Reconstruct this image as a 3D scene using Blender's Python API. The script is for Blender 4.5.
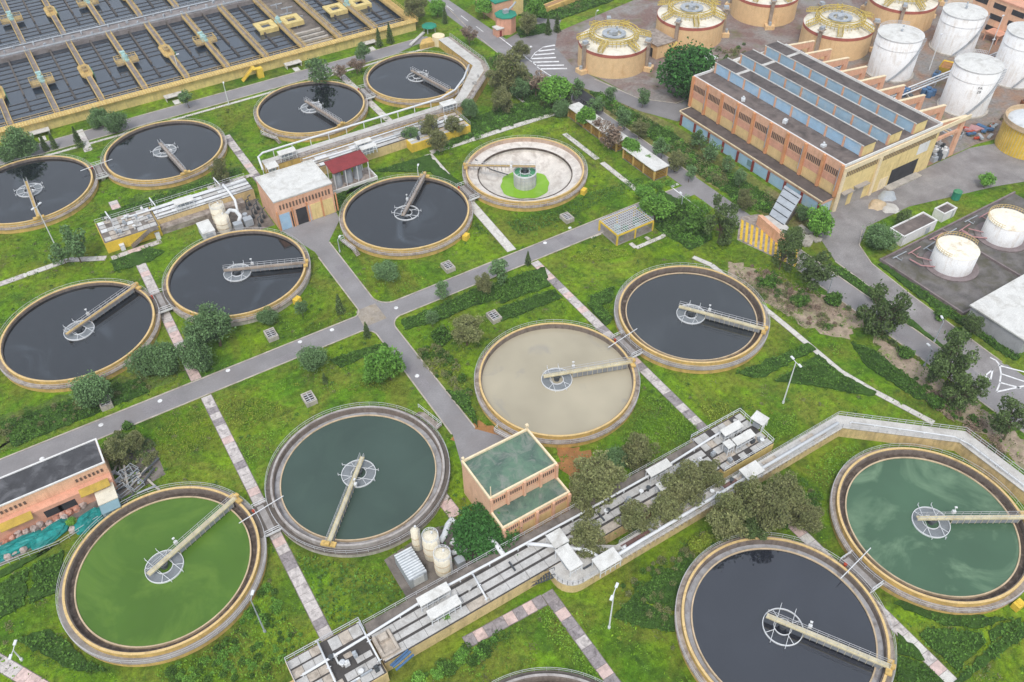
import bpy, math, random
import numpy as np
from mathutils import Matrix, Vector
PI = math.pi
rad = math.radians
for o in list(bpy.data.objects):
    bpy.data.objects.remove(o)
scene = bpy.context.scene
COL = scene.collection

# ---------------------------------------------------------------- camera
# metres; X runs along the rows of tanks, Y across them, the ground is z = 0
CAM = Vector((-66.303, -91.084, 120.774))
FW = Vector((0.377118, 0.610571, -0.696408))
RT = Vector((0.845253, -0.534259, -0.010688))
UP = Vector((0.378588, 0.584611, 0.717566))
FPX = 847.34
cd = bpy.data.cameras.new('camera')
cam = bpy.data.objects.new('camera', cd)
COL.objects.link(cam)
cd.sensor_fit = 'HORIZONTAL'
cd.sensor_width = 36.0
cd.lens = FPX * 36.0 / 1024.0
cd.clip_start = 1.0
cd.clip_end = 3000.0
cam.matrix_world = Matrix(((RT.x, UP.x, -FW.x, CAM.x), (RT.y, UP.y, -FW.y, CAM.y), (RT.z, UP.z, -FW.z, CAM.z), (0, 0, 0, 1)))
scene.camera = cam

# ---------------------------------------------------------------- sky, sun, exposure
SUN_EL, SUN_DIR = 56.0, (-0.62, -0.78)
world = bpy.data.worlds.new('World')
scene.world = world
world.use_nodes = True
wn = world.node_tree
wn.nodes.clear()
sky = wn.nodes.new('ShaderNodeTexSky')
sky.sky_type = 'NISHITA'
sky.sun_disc = False
sky.sun_elevation = rad(SUN_EL)
sky.sun_rotation = math.atan2(SUN_DIR[0], SUN_DIR[1])
sky.air_density = 1.0
sky.dust_density = 6.0
sky.ozone_density = 1.0
hs = wn.nodes.new('ShaderNodeHueSaturation')     # an overcast sky is greyer than a clear one
hs.inputs['Saturation'].default_value = 0.35
bg = wn.nodes.new('ShaderNodeBackground')
bg.inputs['Strength'].default_value = 0.15
wo = wn.nodes.new('ShaderNodeOutputWorld')
wn.links.new(sky.outputs[0], hs.inputs['Color'])
ov = wn.nodes.new('ShaderNodeMix')                # even cloud cover over most of the sky
ov.data_type = 'RGBA'
ov.inputs[0].default_value = 0.65
ov.inputs[7].default_value = (4.4, 4.95, 5.75, 1)
wn.links.new(hs.outputs[0], ov.inputs[6])
wn.links.new(ov.outputs[2], bg.inputs['Color'])
wn.links.new(bg.outputs[0], wo.inputs['Surface'])
ld = bpy.data.lights.new('sun', 'SUN')
ld.energy = 1.25
ld.angle = rad(12)
ld.color = (1.0, 0.96, 0.9)
sun = bpy.data.objects.new('sun', ld)
COL.objects.link(sun)
n = math.hypot(*SUN_DIR)
sd = Vector((SUN_DIR[0] / n * math.cos(rad(SUN_EL)), SUN_DIR[1] / n * math.cos(rad(SUN_EL)), math.sin(rad(SUN_EL))))
sun.rotation_euler = sd.to_track_quat('Z', 'Y').to_euler()
vs = scene.view_settings
vs.view_transform = 'Standard'
vs.look = 'None'
vs.exposure = 0.3
vs.gamma = 1.0
vs.use_curve_mapping = False

# ---------------------------------------------------------------- helpers
def at(px, py, z=0.0):
    """survey: the point at height z that was sighted in this direction"""
    d = FW * FPX + RT * (px - 512) + UP * (341 - py)
    t = (z - CAM.z) / d.z
    return (CAM.x + d.x * t, CAM.y + d.y * t)

def dist(x, y, z=0.0):
    return (Vector((x, y, z)) - CAM).dot(FW)

def ragged(poly, j=0.16, step=0.8):
    """an outline with an uneven edge"""
    rr = random.Random(int(abs(poly[0][0]*100))); out = []
    for i in range(len(poly)):
        (x0,y0), (x1,y1) = poly[i], poly[(i+1) % len(poly)]
        m_ = max(1, int(math.hypot(x1-x0,y1-y0)/step))
        for k in range(m_):
            q = j if k else j*0.3
            out.append((x0+(x1-x0)*k/m_+rr.gauss(0,1)*q, y0+(y1-y0)*k/m_+rr.gauss(0,1)*q))
    return out

class B:
    def __init__(s):
        s.v = []; s.f = []
    def add(s, v, f):
        n = len(s.v)
        s.v.extend(v)
        s.f.extend([tuple(i + n for i in q) for q in f])
        return s
    def box(s, x0, x1, y0, y1, z0, z1):
        return s.add([(x0,y0,z0),(x1,y0,z0),(x1,y1,z0),(x0,y1,z0),(x0,y0,z1),(x1,y0,z1),(x1,y1,z1),(x0,y1,z1)],
                     [(0,3,2,1),(4,5,6,7),(0,1,5,4),(1,2,6,5),(2,3,7,6),(3,0,4,7)])
    def obox(s, cx, cy, cz, lx, ly, lz, rz=0.0):
        c, q = math.cos(rz), math.sin(rz)
        v = []
        for dz in (-lz/2, lz/2):
            for dx, dy in ((-lx/2,-ly/2),(lx/2,-ly/2),(lx/2,ly/2),(-lx/2,ly/2)):
                v.append((cx + dx*c - dy*q, cy + dx*q + dy*c, cz + dz))
        return s.add(v, [(0,3,2,1),(4,5,6,7),(0,1,5,4),(1,2,6,5),(2,3,7,6),(3,0,4,7)])
    def beam(s, p0, p1, w, h=None):
        h = h or w
        a, b = Vector(p0), Vector(p1)
        d = (b - a).normalized()
        r = d.cross(Vector((0,0,1)))
        if r.length < 1e-4: r = Vector((1,0,0))
        r.normalize(); u = r.cross(d)
        v = []
        for p in (a, b):
            for i, j in ((-1,-1),(1,-1),(1,1),(-1,1)):
                v.append(tuple(p + r*(i*w/2) + u*(j*h/2)))
        return s.add(v, [(3,2,1,0),(4,5,6,7),(0,1,5,4),(1,2,6,5),(2,3,7,6),(3,0,4,7)])
    def tube(s, pts, r, n=8, r1=None):
        pts = [Vector(p) for p in pts]
        rings = []
        m = len(pts)
        for i, p in enumerate(pts):
            d = (pts[min(i+1, m-1)] - pts[max(i-1, 0)]).normalized()
            a = d.cross(Vector((0,0,1)))
            if a.length < 1e-3: a = Vector((1,0,0))
            a.normalize(); b = a.cross(d)
            rr = r if r1 is None else r + (r1 - r) * i / (m - 1)
            rings.append([tuple(p + a*(rr*math.cos(2*PI*k/n)) + b*(rr*math.sin(2*PI*k/n))) for k in range(n)])
        v = [q for g in rings for q in g]
        f = []
        for i in range(m - 1):
            for k in range(n):
                f.append((i*n+k, i*n+(k+1) % n, (i+1)*n+(k+1) % n, (i+1)*n+k))
        f.append(tuple(range(n))[::-1]); f.append(tuple(range((m-1)*n, m*n)))
        return s.add(v, f)
    def ring(s, r0, r1, z0, z1, n=96, a0=0.0, a1=2*PI, cx=0, cy=0):
        full = abs(a1 - a0 - 2*PI) < 1e-6
        m = n if full else n + 1
        v = []
        for i in range(m):
            a = a0 + (a1 - a0) * i / n
            c, q = math.cos(a), math.sin(a)
            v += [(cx+r0*c, cy+r0*q, z0), (cx+r1*c, cy+r1*q, z0), (cx+r1*c, cy+r1*q, z1), (cx+r0*c, cy+r0*q, z1)]
        f = []
        for i in range(n):
            p, q = i*4, ((i+1) % m)*4
            for k in range(4):
                l = (k+1) % 4
                f.append((p+k, p+l, q+l, q+k))
        if not full:
            f.append((0,3,2,1)); e = (m-1)*4; f.append((e,e+1,e+2,e+3))
        return s.add(v, [g[::-1] for g in f])
    def lathe(s, prof, n=64, cx=0, cy=0):
        v = []
        for r, z in prof:
            for k in range(n):
                a = 2*PI*k/n
                v.append((cx + r*math.cos(a), cy + r*math.sin(a), z))
        f = []
        for i in range(len(prof)-1):
            for k in range(n):
                f.append((i*n+k, i*n+(k+1) % n, (i+1)*n+(k+1) % n, (i+1)*n+k))
        if prof[-1][0] > 1e-3: f.append(tuple(range((len(prof)-1)*n, len(prof)*n)))
        return s.add(v, f)
    def cyl(s, cx, cy, r, z0, z1, n=24, r1=None):
        r1 = r if r1 is None else r1
        return s.lathe([(r, z0), (r1, z1)], n, cx, cy)
    def prism(s, poly, z0, z1):
        n = len(poly)
        ar = sum(poly[i][0]*poly[(i+1) % n][1] - poly[(i+1) % n][0]*poly[i][1] for i in range(n))
        if ar < 0: poly = poly[::-1]
        v = [(x, y, z0) for x, y in poly] + [(x, y, z1) for x, y in poly]
        f = [tuple(range(n))[::-1], tuple(range(n, 2*n))] + [(i, (i+1) % n, n+(i+1) % n, n+i) for i in range(n)]
        return s.add(v, f)
    def sheet(s, poly, z):
        n = len(poly)
        ar = sum(poly[i][0]*poly[(i+1) % n][1] - poly[(i+1) % n][0]*poly[i][1] for i in range(n))
        if ar < 0: poly = poly[::-1]
        return s.add([(x, y, z) for x, y in poly], [tuple(range(n))])
    def rail(s, pts, z, h=1.05, step=1.6, w=0.05, rails=2):
        """a post-and-rail guard along a polyline"""
        for (x0, y0), (x1, y1) in zip(pts[:-1], pts[1:]):
            L = math.hypot(x1-x0, y1-y0)
            if L < 0.05: continue
            for k in range(rails):
                zz = z + h * (k+1) / rails
                s.beam((x0,y0,zz), (x1,y1,zz), w)
            m = max(1, round(L/step))
            for i in range(m+1):
                t = i/m
                s.beam((x0+(x1-x0)*t, y0+(y1-y0)*t, z), (x0+(x1-x0)*t, y0+(y1-y0)*t, z+h), w)
        return s
    def mesh(s, name, mat, smooth=False):
        me = bpy.data.meshes.new(name)
        me.from_pydata(s.v, [], s.f)
        me.materials.append(mat)
        if smooth:
            me.polygons.foreach_set('use_smooth', [True]*len(me.polygons))
        me.update()
        return me

def put(name, me, parent=None, loc=(0,0,0), rz=0.0, scale=None):
    o = bpy.data.objects.new(name, me)
    COL.objects.link(o)
    if parent is not None: o.parent = parent
    o.location = loc
    o.rotation_euler = (0, 0, rz)
    if scale is not None: o.scale = scale if hasattr(scale, '__len__') else (scale,)*3
    return o
def obj(name, b, mat, parent=None, loc=(0,0,0), rz=0.0, smooth=False):
    return put(name, b.mesh(name, mat, smooth), parent, loc, rz)
def tag(o, label=None, cat=None, group=None, kind=None):
    if label: o['label'] = label
    if cat: o['category'] = cat
    if group: o['group'] = group
    if kind: o['kind'] = kind
    return o
def thing(name, label, cat, loc=(0,0,0), rz=0.0, group=None):
    return tag(put(name, None, None, loc, rz), label, cat, group)
def struct(name, b, mat, label=None):
    return tag(obj(name, b, mat), label, None, None, 'structure')
CACHE = {}
def shared(key, builder, mat, smooth=False):
    k = (key, mat.name)
    if k not in CACHE:
        b = B(); builder(b)
        CACHE[k] = b.mesh(key, mat, smooth)
    return CACHE[k]
def quads(name, P, mat, kind=None):
    """P: (n,4,3) array of loose quads as one mesh"""
    P = np.asarray(P, np.float32)
    m = len(P)
    me = bpy.data.meshes.new(name)
    me.vertices.add(m*4); me.vertices.foreach_set('co', P.reshape(-1))
    me.loops.add(m*4); me.loops.foreach_set('vertex_index', np.arange(m*4, dtype=np.int32))
    me.polygons.add(m)
    me.polygons.foreach_set('loop_start', np.arange(0, m*4, 4, dtype=np.int32))
    me.polygons.foreach_set('loop_total', np.full(m, 4, np.int32))
    me.materials.append(mat)
    me.update()
    me.validate()
    return me

# ---------------------------------------------------------------- materials
def lin(h):
    h = h.lstrip('#')
    c = [int(h[i:i+2], 16)/255 for i in (0,2,4)]
    return tuple(x/12.92 if x <= 0.04045 else ((x+0.055)/1.055)**2.4 for x in c)
class NT:
    def __init__(s, name):
        s.m = bpy.data.materials.new(name); s.m.use_nodes = True
        s.t = s.m.node_tree
        s.p = s.t.nodes['Principled BSDF']
        g = s.t.nodes.new('ShaderNodeNewGeometry'); s.geo = g
        s.pos = g.outputs['Position']
    def n(s, t, **kw):
        x = s.t.nodes.new(t)
        for k, v in kw.items(): setattr(x, k, v)
        return x
    def link(s, a, b): s.t.links.new(a, b)
    def noise(s, scale, detail=3.0, rough=0.55, stretch=None, dist=0.0):
        x = s.n('ShaderNodeTexNoise'); x.inputs['Scale'].default_value = scale
        x.inputs['Detail'].default_value = detail; x.inputs['Roughness'].default_value = rough
        x.inputs['Distortion'].default_value = dist
        if stretch:
            mp = s.n('ShaderNodeMapping'); mp.inputs['Scale'].default_value = stretch
            s.link(s.pos, mp.inputs['Vector']); s.link(mp.outputs[0], x.inputs['Vector'])
        else: s.link(s.pos, x.inputs['Vector'])
        return x.outputs['Fac']
    def ramp(s, fac, stops):
        r = s.n('ShaderNodeValToRGB')
        e = r.color_ramp.elements
        while len(e) < len(stops): e.new(0.5)
        for q, (p, c) in zip(e, stops):
            q.position = p; q.color = (c, c, c, 1) if not hasattr(c, '__len__') else (*c, 1)
        s.link(fac, r.inputs['Fac'])
        return r.outputs['Color']
    def mix(s, fac, a, b, blend='MIX'):
        x = s.n('ShaderNodeMix', data_type='RGBA', blend_type=blend)
        for i, q in ((0, fac), (6, a), (7, b)):
            if hasattr(q, 'is_linked') or isinstance(q, bpy.types.NodeSocket): s.link(q, x.inputs[i])
            elif i == 0: x.inputs[0].default_value = q
            else: x.inputs[i].default_value = (*q, 1) if len(q) == 3 else q
        return x.outputs[2]
    def bump(s, fac, strength, d=0.05):
        b = s.n('ShaderNodeBump'); b.inputs['Strength'].default_value = strength; b.inputs['Distance'].default_value = d
        s.link(fac, b.inputs['Height']); s.link(b.outputs[0], s.p.inputs['Normal'])
    def col(s, c):
        if isinstance(c, bpy.types.NodeSocket): s.link(c, s.p.inputs['Base Color'])
        else: s.p.inputs['Base Color'].default_value = (*c, 1)
    def done(s, rough=0.8, spec=0.3, metal=0.0):
        s.p.inputs['Roughness'].default_value = rough
        s.p.inputs['Specular IOR Level'].default_value = spec
        s.p.inputs['Metallic'].default_value = metal
        return s.m
def paint(name, c, rough=0.75, var=0.25, scale=0.6, dirt=None, damt=0.0, dscale=0.35, streak=False, fine=0.15, metal=0.0, spec=0.3, island=0.0):
    """a painted, concrete or metal surface with tone drift, fine grain, blotches and rain streaks"""
    c = lin(c) if isinstance(c, str) else c
    t = NT(name)
    k = t.ramp(t.noise(scale, 4), [(0.3, 1-var), (0.7, 1+var*0.6)])
    col = t.mix(1.0, c, k, 'MULTIPLY')
    if fine:
        col = t.mix(1.0, col, t.ramp(t.noise(scale*9+2, 3), [(0.3, 1-fine), (0.7, 1+fine)]), 'MULTIPLY')
    if island:
        r = t.ramp(t.geo.outputs['Random Per Island'], [(0, 1-island), (1, 1+island*0.6)])
        col = t.mix(1.0, col, r, 'MULTIPLY')
    if damt:
        d = lin(dirt) if isinstance(dirt, str) else dirt
        fac = t.noise(dscale, 5, 0.65, dist=0.6)
        if streak:
            f2 = t.noise(1.0, 4, 0.6, stretch=(1.6, 1.6, 0.18))
            fac = t.mix(0.5, fac, f2)
        fac = t.ramp(fac, [(0.60 - damt*0.25, 0.0), (0.72, min(1.0, 0.35+damt))])
        col = t.mix(fac, col, d)
    t.col(col)
    t.bump(t.noise(6.0, 3), 0.15, 0.02)
    return t.done(rough, spec, metal)

def leafmat(name, c1, c2, var=0.45):
    t = NT(name)
    k = t.ramp(t.noise(0.35, 3), [(0.35, 0.0), (0.65, 1.0)])
    col = t.mix(k, lin(c1), lin(c2))
    r = t.ramp(t.geo.outputs['Random Per Island'], [(0, 1-var), (1, 1+var*0.7)])
    col = t.mix(1.0, col, r, 'MULTIPLY')
    oi = t.n('ShaderNodeObjectInfo')
    col = t.mix(1.0, col, t.ramp(oi.outputs['Random'], [(0, 0.85), (1, 1.15)]), 'MULTIPLY')
    t.col(col)
    return t.done(0.7, 0.15)

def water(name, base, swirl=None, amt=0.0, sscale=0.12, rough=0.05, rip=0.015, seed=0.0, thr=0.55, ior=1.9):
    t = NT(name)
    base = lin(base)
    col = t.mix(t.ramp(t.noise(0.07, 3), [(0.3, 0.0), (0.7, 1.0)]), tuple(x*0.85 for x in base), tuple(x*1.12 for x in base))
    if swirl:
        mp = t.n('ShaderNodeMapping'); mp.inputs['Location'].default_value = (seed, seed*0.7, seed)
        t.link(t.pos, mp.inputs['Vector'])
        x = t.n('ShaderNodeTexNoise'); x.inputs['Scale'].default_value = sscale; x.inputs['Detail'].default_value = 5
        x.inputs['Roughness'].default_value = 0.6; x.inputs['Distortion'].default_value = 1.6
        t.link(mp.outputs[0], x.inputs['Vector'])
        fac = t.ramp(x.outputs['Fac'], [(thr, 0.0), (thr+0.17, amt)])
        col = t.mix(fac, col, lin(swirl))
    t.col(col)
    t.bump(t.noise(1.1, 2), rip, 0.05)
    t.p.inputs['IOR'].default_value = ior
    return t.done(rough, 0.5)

MT = {}
def m(k, *a, **kw): MT[k] = paint(k, *a, **kw)
m('yellow_paint', '#d2b06a', var=0.25, dirt='#8d7a5c', damt=0.42, dscale=0.5, streak=True)
m('pale_yellow_paint', '#dcc684', var=0.18, dirt='#9a8a6a', damt=0.4, dscale=0.4, streak=True)
m('bright_yellow_paint', '#e4c24a', var=0.15, dirt='#a08a50', damt=0.3, streak=True)
m('walkway_concrete', '#a79c93', var=0.3, scale=0.8, dirt='#5e5048', damt=0.55, dscale=0.6)
m('grey_walkway', '#9b9693', var=0.2, dirt='#7d746e', damt=0.4, dscale=0.5)
m('wall_lining', '#82766d', var=0.25, dirt='#4a4039', damt=0.5, dscale=0.6, streak=True)
m('launder_dark', '#564a42', var=0.35, scale=1.2, dirt='#8b7f74', damt=0.35, dscale=1.2)
m('launder_grey', '#a7a6a8', var=0.2, scale=0.8, dirt='#6b605a', damt=0.45, dscale=0.5)
m('weir_cream', '#c9b394', var=0.2, dirt='#8d8068', damt=0.3)
m('concrete', '#b9b2a8', var=0.22, dirt='#7c736a', damt=0.45, dscale=0.4, streak=True)
m('dark_concrete', '#7e766f', var=0.3, dirt='#4d4641', damt=0.5, dscale=0.4)
m('pale_concrete', '#c6c3be', var=0.12, dirt='#9d968e', damt=0.4, dscale=0.5)
m('rail_grey', '#c4c4c6', fine=0, var=0.1)
m('rail_white', '#dddfe1', fine=0, var=0.05)
m('white_metal', '#dcdddd', var=0.08, dirt='#a7a39c', damt=0.28, dscale=0.6, rough=0.5)
m('white_paint', '#e0dfdd', var=0.06, dirt='#b3aca2', damt=0.3, dscale=0.4, streak=True)
m('cream_metal', '#ded6c2', var=0.1, dirt='#b7a98c', damt=0.35, dscale=0.8, streak=True, rough=0.5)
m('grey_metal', '#aab0b6', var=0.15, dirt='#7b7d80', damt=0.3, rough=0.5)
m('dark_metal', '#4f5357', var=0.2)
m('bridge_cream', '#d3c8a6', var=0.15, dirt='#a08d66', damt=0.35)
m('bridge_ochre', '#c9ac70', var=0.2, dirt='#8e744e', damt=0.4)
m('bridge_brown', '#a79788', var=0.22, dirt='#74675c', damt=0.45)
m('cover_panel', '#bfbdba', var=0.14, dirt='#9b9690', damt=0.4, dscale=0.8)
m('cover_panel_warm', '#bdb2a5', var=0.18, dirt='#83786d', damt=0.5, dscale=0.8)
m('slot_dark', '#4e4a48', var=0.3)
m('beige_wall', '#d8bf8d', var=0.15, dirt='#8f7c5c', damt=0.5, dscale=0.5, streak=True)
m('asphalt', '#8f8c8d', var=0.2, scale=0.15, dirt='#868181', damt=0.5, dscale=0.12, fine=0.08, rough=0.9)
m('asphalt_dark', '#8a8788', var=0.2, scale=0.15, dirt='#7c7777', damt=0.5, dscale=0.1, fine=0.08, rough=0.9)
m('patch_concrete', '#a69c90', var=0.3, scale=0.5, dirt='#857862', damt=0.5, dscale=0.5)
m('asphalt_patch', '#8a8688', var=0.12, scale=0.3, dirt='#767273', damt=0.4)
m('kerb', '#bcb2a6', var=0.2, dirt='#867c70', damt=0.4)
m('road_white', '#e9e9ea', var=0.1, dirt='#a5a1a0', damt=0.45, dscale=0.9)
m('slab_grey', '#cfc7c3', var=0.2, scale=0.9, dirt='#716a68', damt=0.55, dscale=0.9)
m('slab_dark', '#a09899', var=0.3, scale=0.9, dirt='#5a5455', damt=0.6, dscale=0.9)
m('slab_pink', '#d6bdb6', var=0.2, scale=0.9, dirt='#9a8681', damt=0.45, dscale=0.8)
m('path_pale', '#d3cfc8', var=0.15, dirt='#948c80', damt=0.45, dscale=0.6)
m('soil', '#9c7d6c', var=0.3, scale=0.3, dirt='#64544a', damt=0.6, dscale=0.25, rough=0.95)
m('soil_red', '#80625c', var=0.3, scale=0.3, dirt='#5d4a45', damt=0.6, dscale=0.25, rough=0.95)
m('soil_orange', '#a9794b', var=0.25, scale=0.4, dirt='#7c5b3c', damt=0.5, dscale=0.4, rough=0.95)
m('brush_litter', '#a89684', var=0.35, scale=0.8, dirt='#7d8258', damt=0.5, dscale=0.35, rough=0.95, fine=0.35)
m('yard_concrete', '#928e8d', var=0.25, scale=0.2, dirt='#77706f', damt=0.55, dscale=0.12, rough=0.9)
m('bund_ground', '#74706e', var=0.4, scale=0.35, dirt='#55523f', damt=0.65, dscale=0.25, rough=0.95)
m('roof_dark', '#7a6f6a', var=0.25, scale=0.5, dirt='#4b4442', damt=0.6, dscale=0.25, rough=0.9)
m('roof_black', '#4a4a4d', var=0.3, scale=0.5, dirt='#77777a', damt=0.35, dscale=0.3, rough=0.8)
m('roof_white', '#d6d5d1', var=0.1, dirt='#a9a59d', damt=0.42, dscale=0.35)
m('roof_red', '#8a3a3c', var=0.15, dirt='#6b2d30', damt=0.3)
m('orange_wall', '#e2b294', var=0.12, dirt='#b98159', damt=0.35, dscale=0.3, streak=True)
m('orange_trim', '#d99c70', var=0.12, dirt='#a8724e', damt=0.3, streak=True)
m('peach_wall', '#e6bb9b', var=0.1, dirt='#b88c70', damt=0.35, dscale=0.3, streak=True)
m('pink_wall', '#dba48a', var=0.12, dirt='#b07f69', damt=0.35, streak=True)
m('sand_wall', '#e2c38c', var=0.1, dirt='#b3976a', damt=0.35, dscale=0.3, streak=True)
m('yellow_wall', '#e6ce92', var=0.12, dirt='#b0925a', damt=0.4, dscale=0.3, streak=True)
m('blue_panel', '#a6c6df', var=0.1, dirt='#c6d2da', damt=0.35, dscale=0.4, rough=0.45)
m('pale_blue', '#b9ccd8', var=0.1, dirt='#93a4ae', damt=0.35, streak=True)
m('red_post', '#8a3d34', var=0.15)
m('vent_dark', '#6d5b50', var=0.2)
m('opening_dark', '#3a3a3d', var=0.3)
m('roller_grey', '#a7a09a', var=0.15)
m('cream_trim', '#ecd9b6', var=0.1, dirt='#b59f7e', damt=0.3, streak=True)
m('tan_tank', '#e6c495', var=0.08, dirt='#c3935c', damt=0.3, dscale=0.2, streak=True)
m('maroon_band', '#b5695a', var=0.12, dirt='#8a5048', damt=0.3)
m('dome_cream', '#e2ddcf', var=0.1, dirt='#a99f88', damt=0.45, dscale=0.35)
m('truss_yellow', '#cdb665', var=0.2, dirt='#8d7d45', damt=0.35, fine=0)
m('silo_white', '#e8e8e8', var=0.06, dirt='#bcae9e', damt=0.42, dscale=0.35, streak=True)
m('green_pool', '#7fd000', var=0.1)
m('drained_floor', '#d9d2ca', var=0.12, scale=0.5, dirt='#a89c92', damt=0.5, dscale=0.45)
m('tarp_teal', '#1f8b86', var=0.3, scale=1.0, dirt='#125f5e', damt=0.5, dscale=0.7, rough=0.5)
m('bag_orange', '#b9816c', var=0.3, dirt='#ecd9cc', damt=0.5, dscale=0.9)
m('bag_white', '#b9aaa3', var=0.25, dirt='#a98b80', damt=0.4, dscale=0.9)
m('cyan_motor', '#a6c6c4', var=0.15)
m('green_paint', '#4f8f68', var=0.2)
m('teal_roof', '#2f8a72', var=0.2)
m('bark', '#6b5b4c', var=0.3)
m('rust', '#8f5a3c', var=0.3)
m('plastic_blue', '#4d6f94', var=0.2)
m('timber', '#a7825c', var=0.2)
MT['glass'] = paint('glass', '#7d9aa2', rough=0.12, var=0.1, fine=0, spec=0.6)
# green-stained flat roof
t = NT('silo_ground')
c = t.mix(t.ramp(t.noise(0.09, 5, 0.65, dist=0.6), [(0.4, 0.0), (0.6, 1.0)]), lin('#9b7e6b'), lin('#8f8a86'))
c = t.mix(t.ramp(t.noise(0.12, 5, 0.7), [(0.55, 0.0), (0.7, 0.85)]), c, lin('#7b7a4e'))
c = t.mix(t.ramp(t.noise(0.2, 5, 0.7, dist=0.5), [(0.58, 0.0), (0.7, 0.8)]), c, lin('#6b5148'))
c = t.mix(1.0, c, t.ramp(t.noise(1.2, 5, 0.7), [(0.25, 0.65), (0.75, 1.2)]), 'MULTIPLY')
t.col(c); t.bump(t.noise(2.0, 5, 0.7), 0.6, 0.2); MT['silo_ground'] = t.done(0.95, 0.1)
t = NT('digester_ground')
c = t.mix(t.ramp(t.noise(0.1, 5, 0.65, dist=0.6), [(0.4, 0.0), (0.6, 1.0)]), lin('#86706a'), lin('#96918d'))
c = t.mix(t.ramp(t.noise(0.15, 5, 0.7), [(0.55, 0.0), (0.7, 0.8)]), c, lin('#6f7048'))
c = t.mix(1.0, c, t.ramp(t.noise(1.2, 5, 0.7), [(0.25, 0.65), (0.75, 1.2)]), 'MULTIPLY')
t.col(c); t.bump(t.noise(2.0, 5, 0.7), 0.6, 0.2); MT['digester_ground'] = t.done(0.95, 0.1)
t = NT('roof_green')
c = t.mix(t.ramp(t.noise(0.22, 5, 0.65, dist=0.8), [(0.35, 0.0), (0.6, 1.0)]), lin('#4d6259'), lin('#64806c'))
c = t.mix(t.ramp(t.noise(0.3, 6, 0.7, dist=1.2), [(0.5, 0.0), (0.68, 0.85)]), c, lin('#8b8d86'))
c = t.mix(t.ramp(t.noise(1.6, 4, 0.7), [(0.6, 0.0), (0.75, 0.7)]), c, lin('#4b4f4a'))
t.col(c); MT['roof_green'] = t.done(0.6, 0.3)
# lawn
def grass(name, cols, bare=0.10):
    t = NT(name)
    big = t.noise(0.045, 4, 0.6, dist=0.5)
    c = t.mix(t.ramp(big, [(0.36, 0.0), (0.62, 1.0)]), lin(cols[0]), lin(cols[1]))
    c = t.mix(t.ramp(t.noise(0.16, 5, 0.65, dist=0.4), [(0.42, 0.0), (0.66, 0.75)]), c, lin(cols[2]))
    c = t.mix(t.ramp(t.noise(0.11, 5, 0.7), [(0.64, 0.0), (0.78, 0.8)]), c, lin(cols[3]))
    c = t.mix(t.ramp(t.noise(0.07, 5, 0.7, dist=1.0), [(0.45, 0.0), (0.62, 0.8)]), c, lin(cols[5]))
    c = t.mix(t.ramp(t.noise(0.28, 6, 0.75, dist=0.8), [(0.5, 0.0), (0.72, 0.7)]), c, lin(cols[4]))
    c = t.mix(1.0, c, t.ramp(t.noise(0.9, 5, 0.7), [(0.25, 0.4), (0.7, 1.35)]), 'MULTIPLY')
    c = t.mix(1.0, c, t.ramp(t.noise(0.035, 3, 0.6), [(0.3, 0.72), (0.7, 1.2)]), 'MULTIPLY')
    c = t.mix(1.0, c, t.ramp(t.noise(4.0, 3, 0.7), [(0.25, 0.7), (0.75, 1.25)]), 'MULTIPLY')
    t.col(c)
    t.bump(t.noise(2.2, 5, 0.75), 0.9, 0.25)
    return t.done(0.95, 0.05)
MT['grass'] = grass('grass', ('#86a424', '#618c22', '#446329', '#8a7f50', '#344f28', '#7d8336'))
MT['grass_dark'] = grass('grass_dark', ('#5b7636', '#688439', '#455c30', '#7f7a4c', '#334a28', '#6b7038'))
MT['grass_dry'] = grass('grass_dry', ('#8f9150', '#7a8440', '#5c6a34', '#a08c68', '#6a5f45', '#978a62'))
MT['tuft'] = leafmat('tuft', '#7a9c28', '#587f24', 0.5)
L_ = {'olive': ('#85875a', '#72794c'), 'grey': ('#62804f', '#71905f'), 'dense': ('#3a672f', '#457536'), 'bright': ('#79a845', '#64943c'),
      'brown': ('#9c8676', '#877764'), 'dark': ('#56693f', '#647a44'), 'yellow': ('#8d9838', '#778f34'), 'hedge': ('#5a7e34', '#466829'), 'lime': ('#789c32', '#668c30')}
LM = {k: leafmat('leaf_' + k, *v, var=0.6 if k == 'hedge' else 0.45) for k, v in L_.items()}
W = {
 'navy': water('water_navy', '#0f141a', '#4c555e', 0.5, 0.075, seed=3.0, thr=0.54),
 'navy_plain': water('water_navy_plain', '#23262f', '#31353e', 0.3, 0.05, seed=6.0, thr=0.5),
 'slate': water('water_slate', '#272b2e', '#3e4346', 0.45, 0.06, seed=8.0),
 'green': water('water_green', '#4d6e26', '#668534', 0.7, 0.05, seed=1.0, thr=0.48, ior=1.36),
 'deep_green': water('water_deep_green', '#41524a', '#4b5e52', 0.4, 0.06, seed=5.0, ior=1.4),
 'milky_green': water('water_milky_green', '#4a6750', '#809b7c', 0.7, 0.06, seed=12.0, thr=0.50, ior=1.4),
 'beige': water('water_beige', '#ada48f', '#8a8989', 0.65, 0.08, seed=21.0, thr=0.58, rough=0.1, ior=1.4),
 'basin': water('water_basin', '#2a3643', '#4d5966', 0.4, 0.08, seed=4.0, rough=0.08, rip=0.015, ior=2.0),
}

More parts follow.
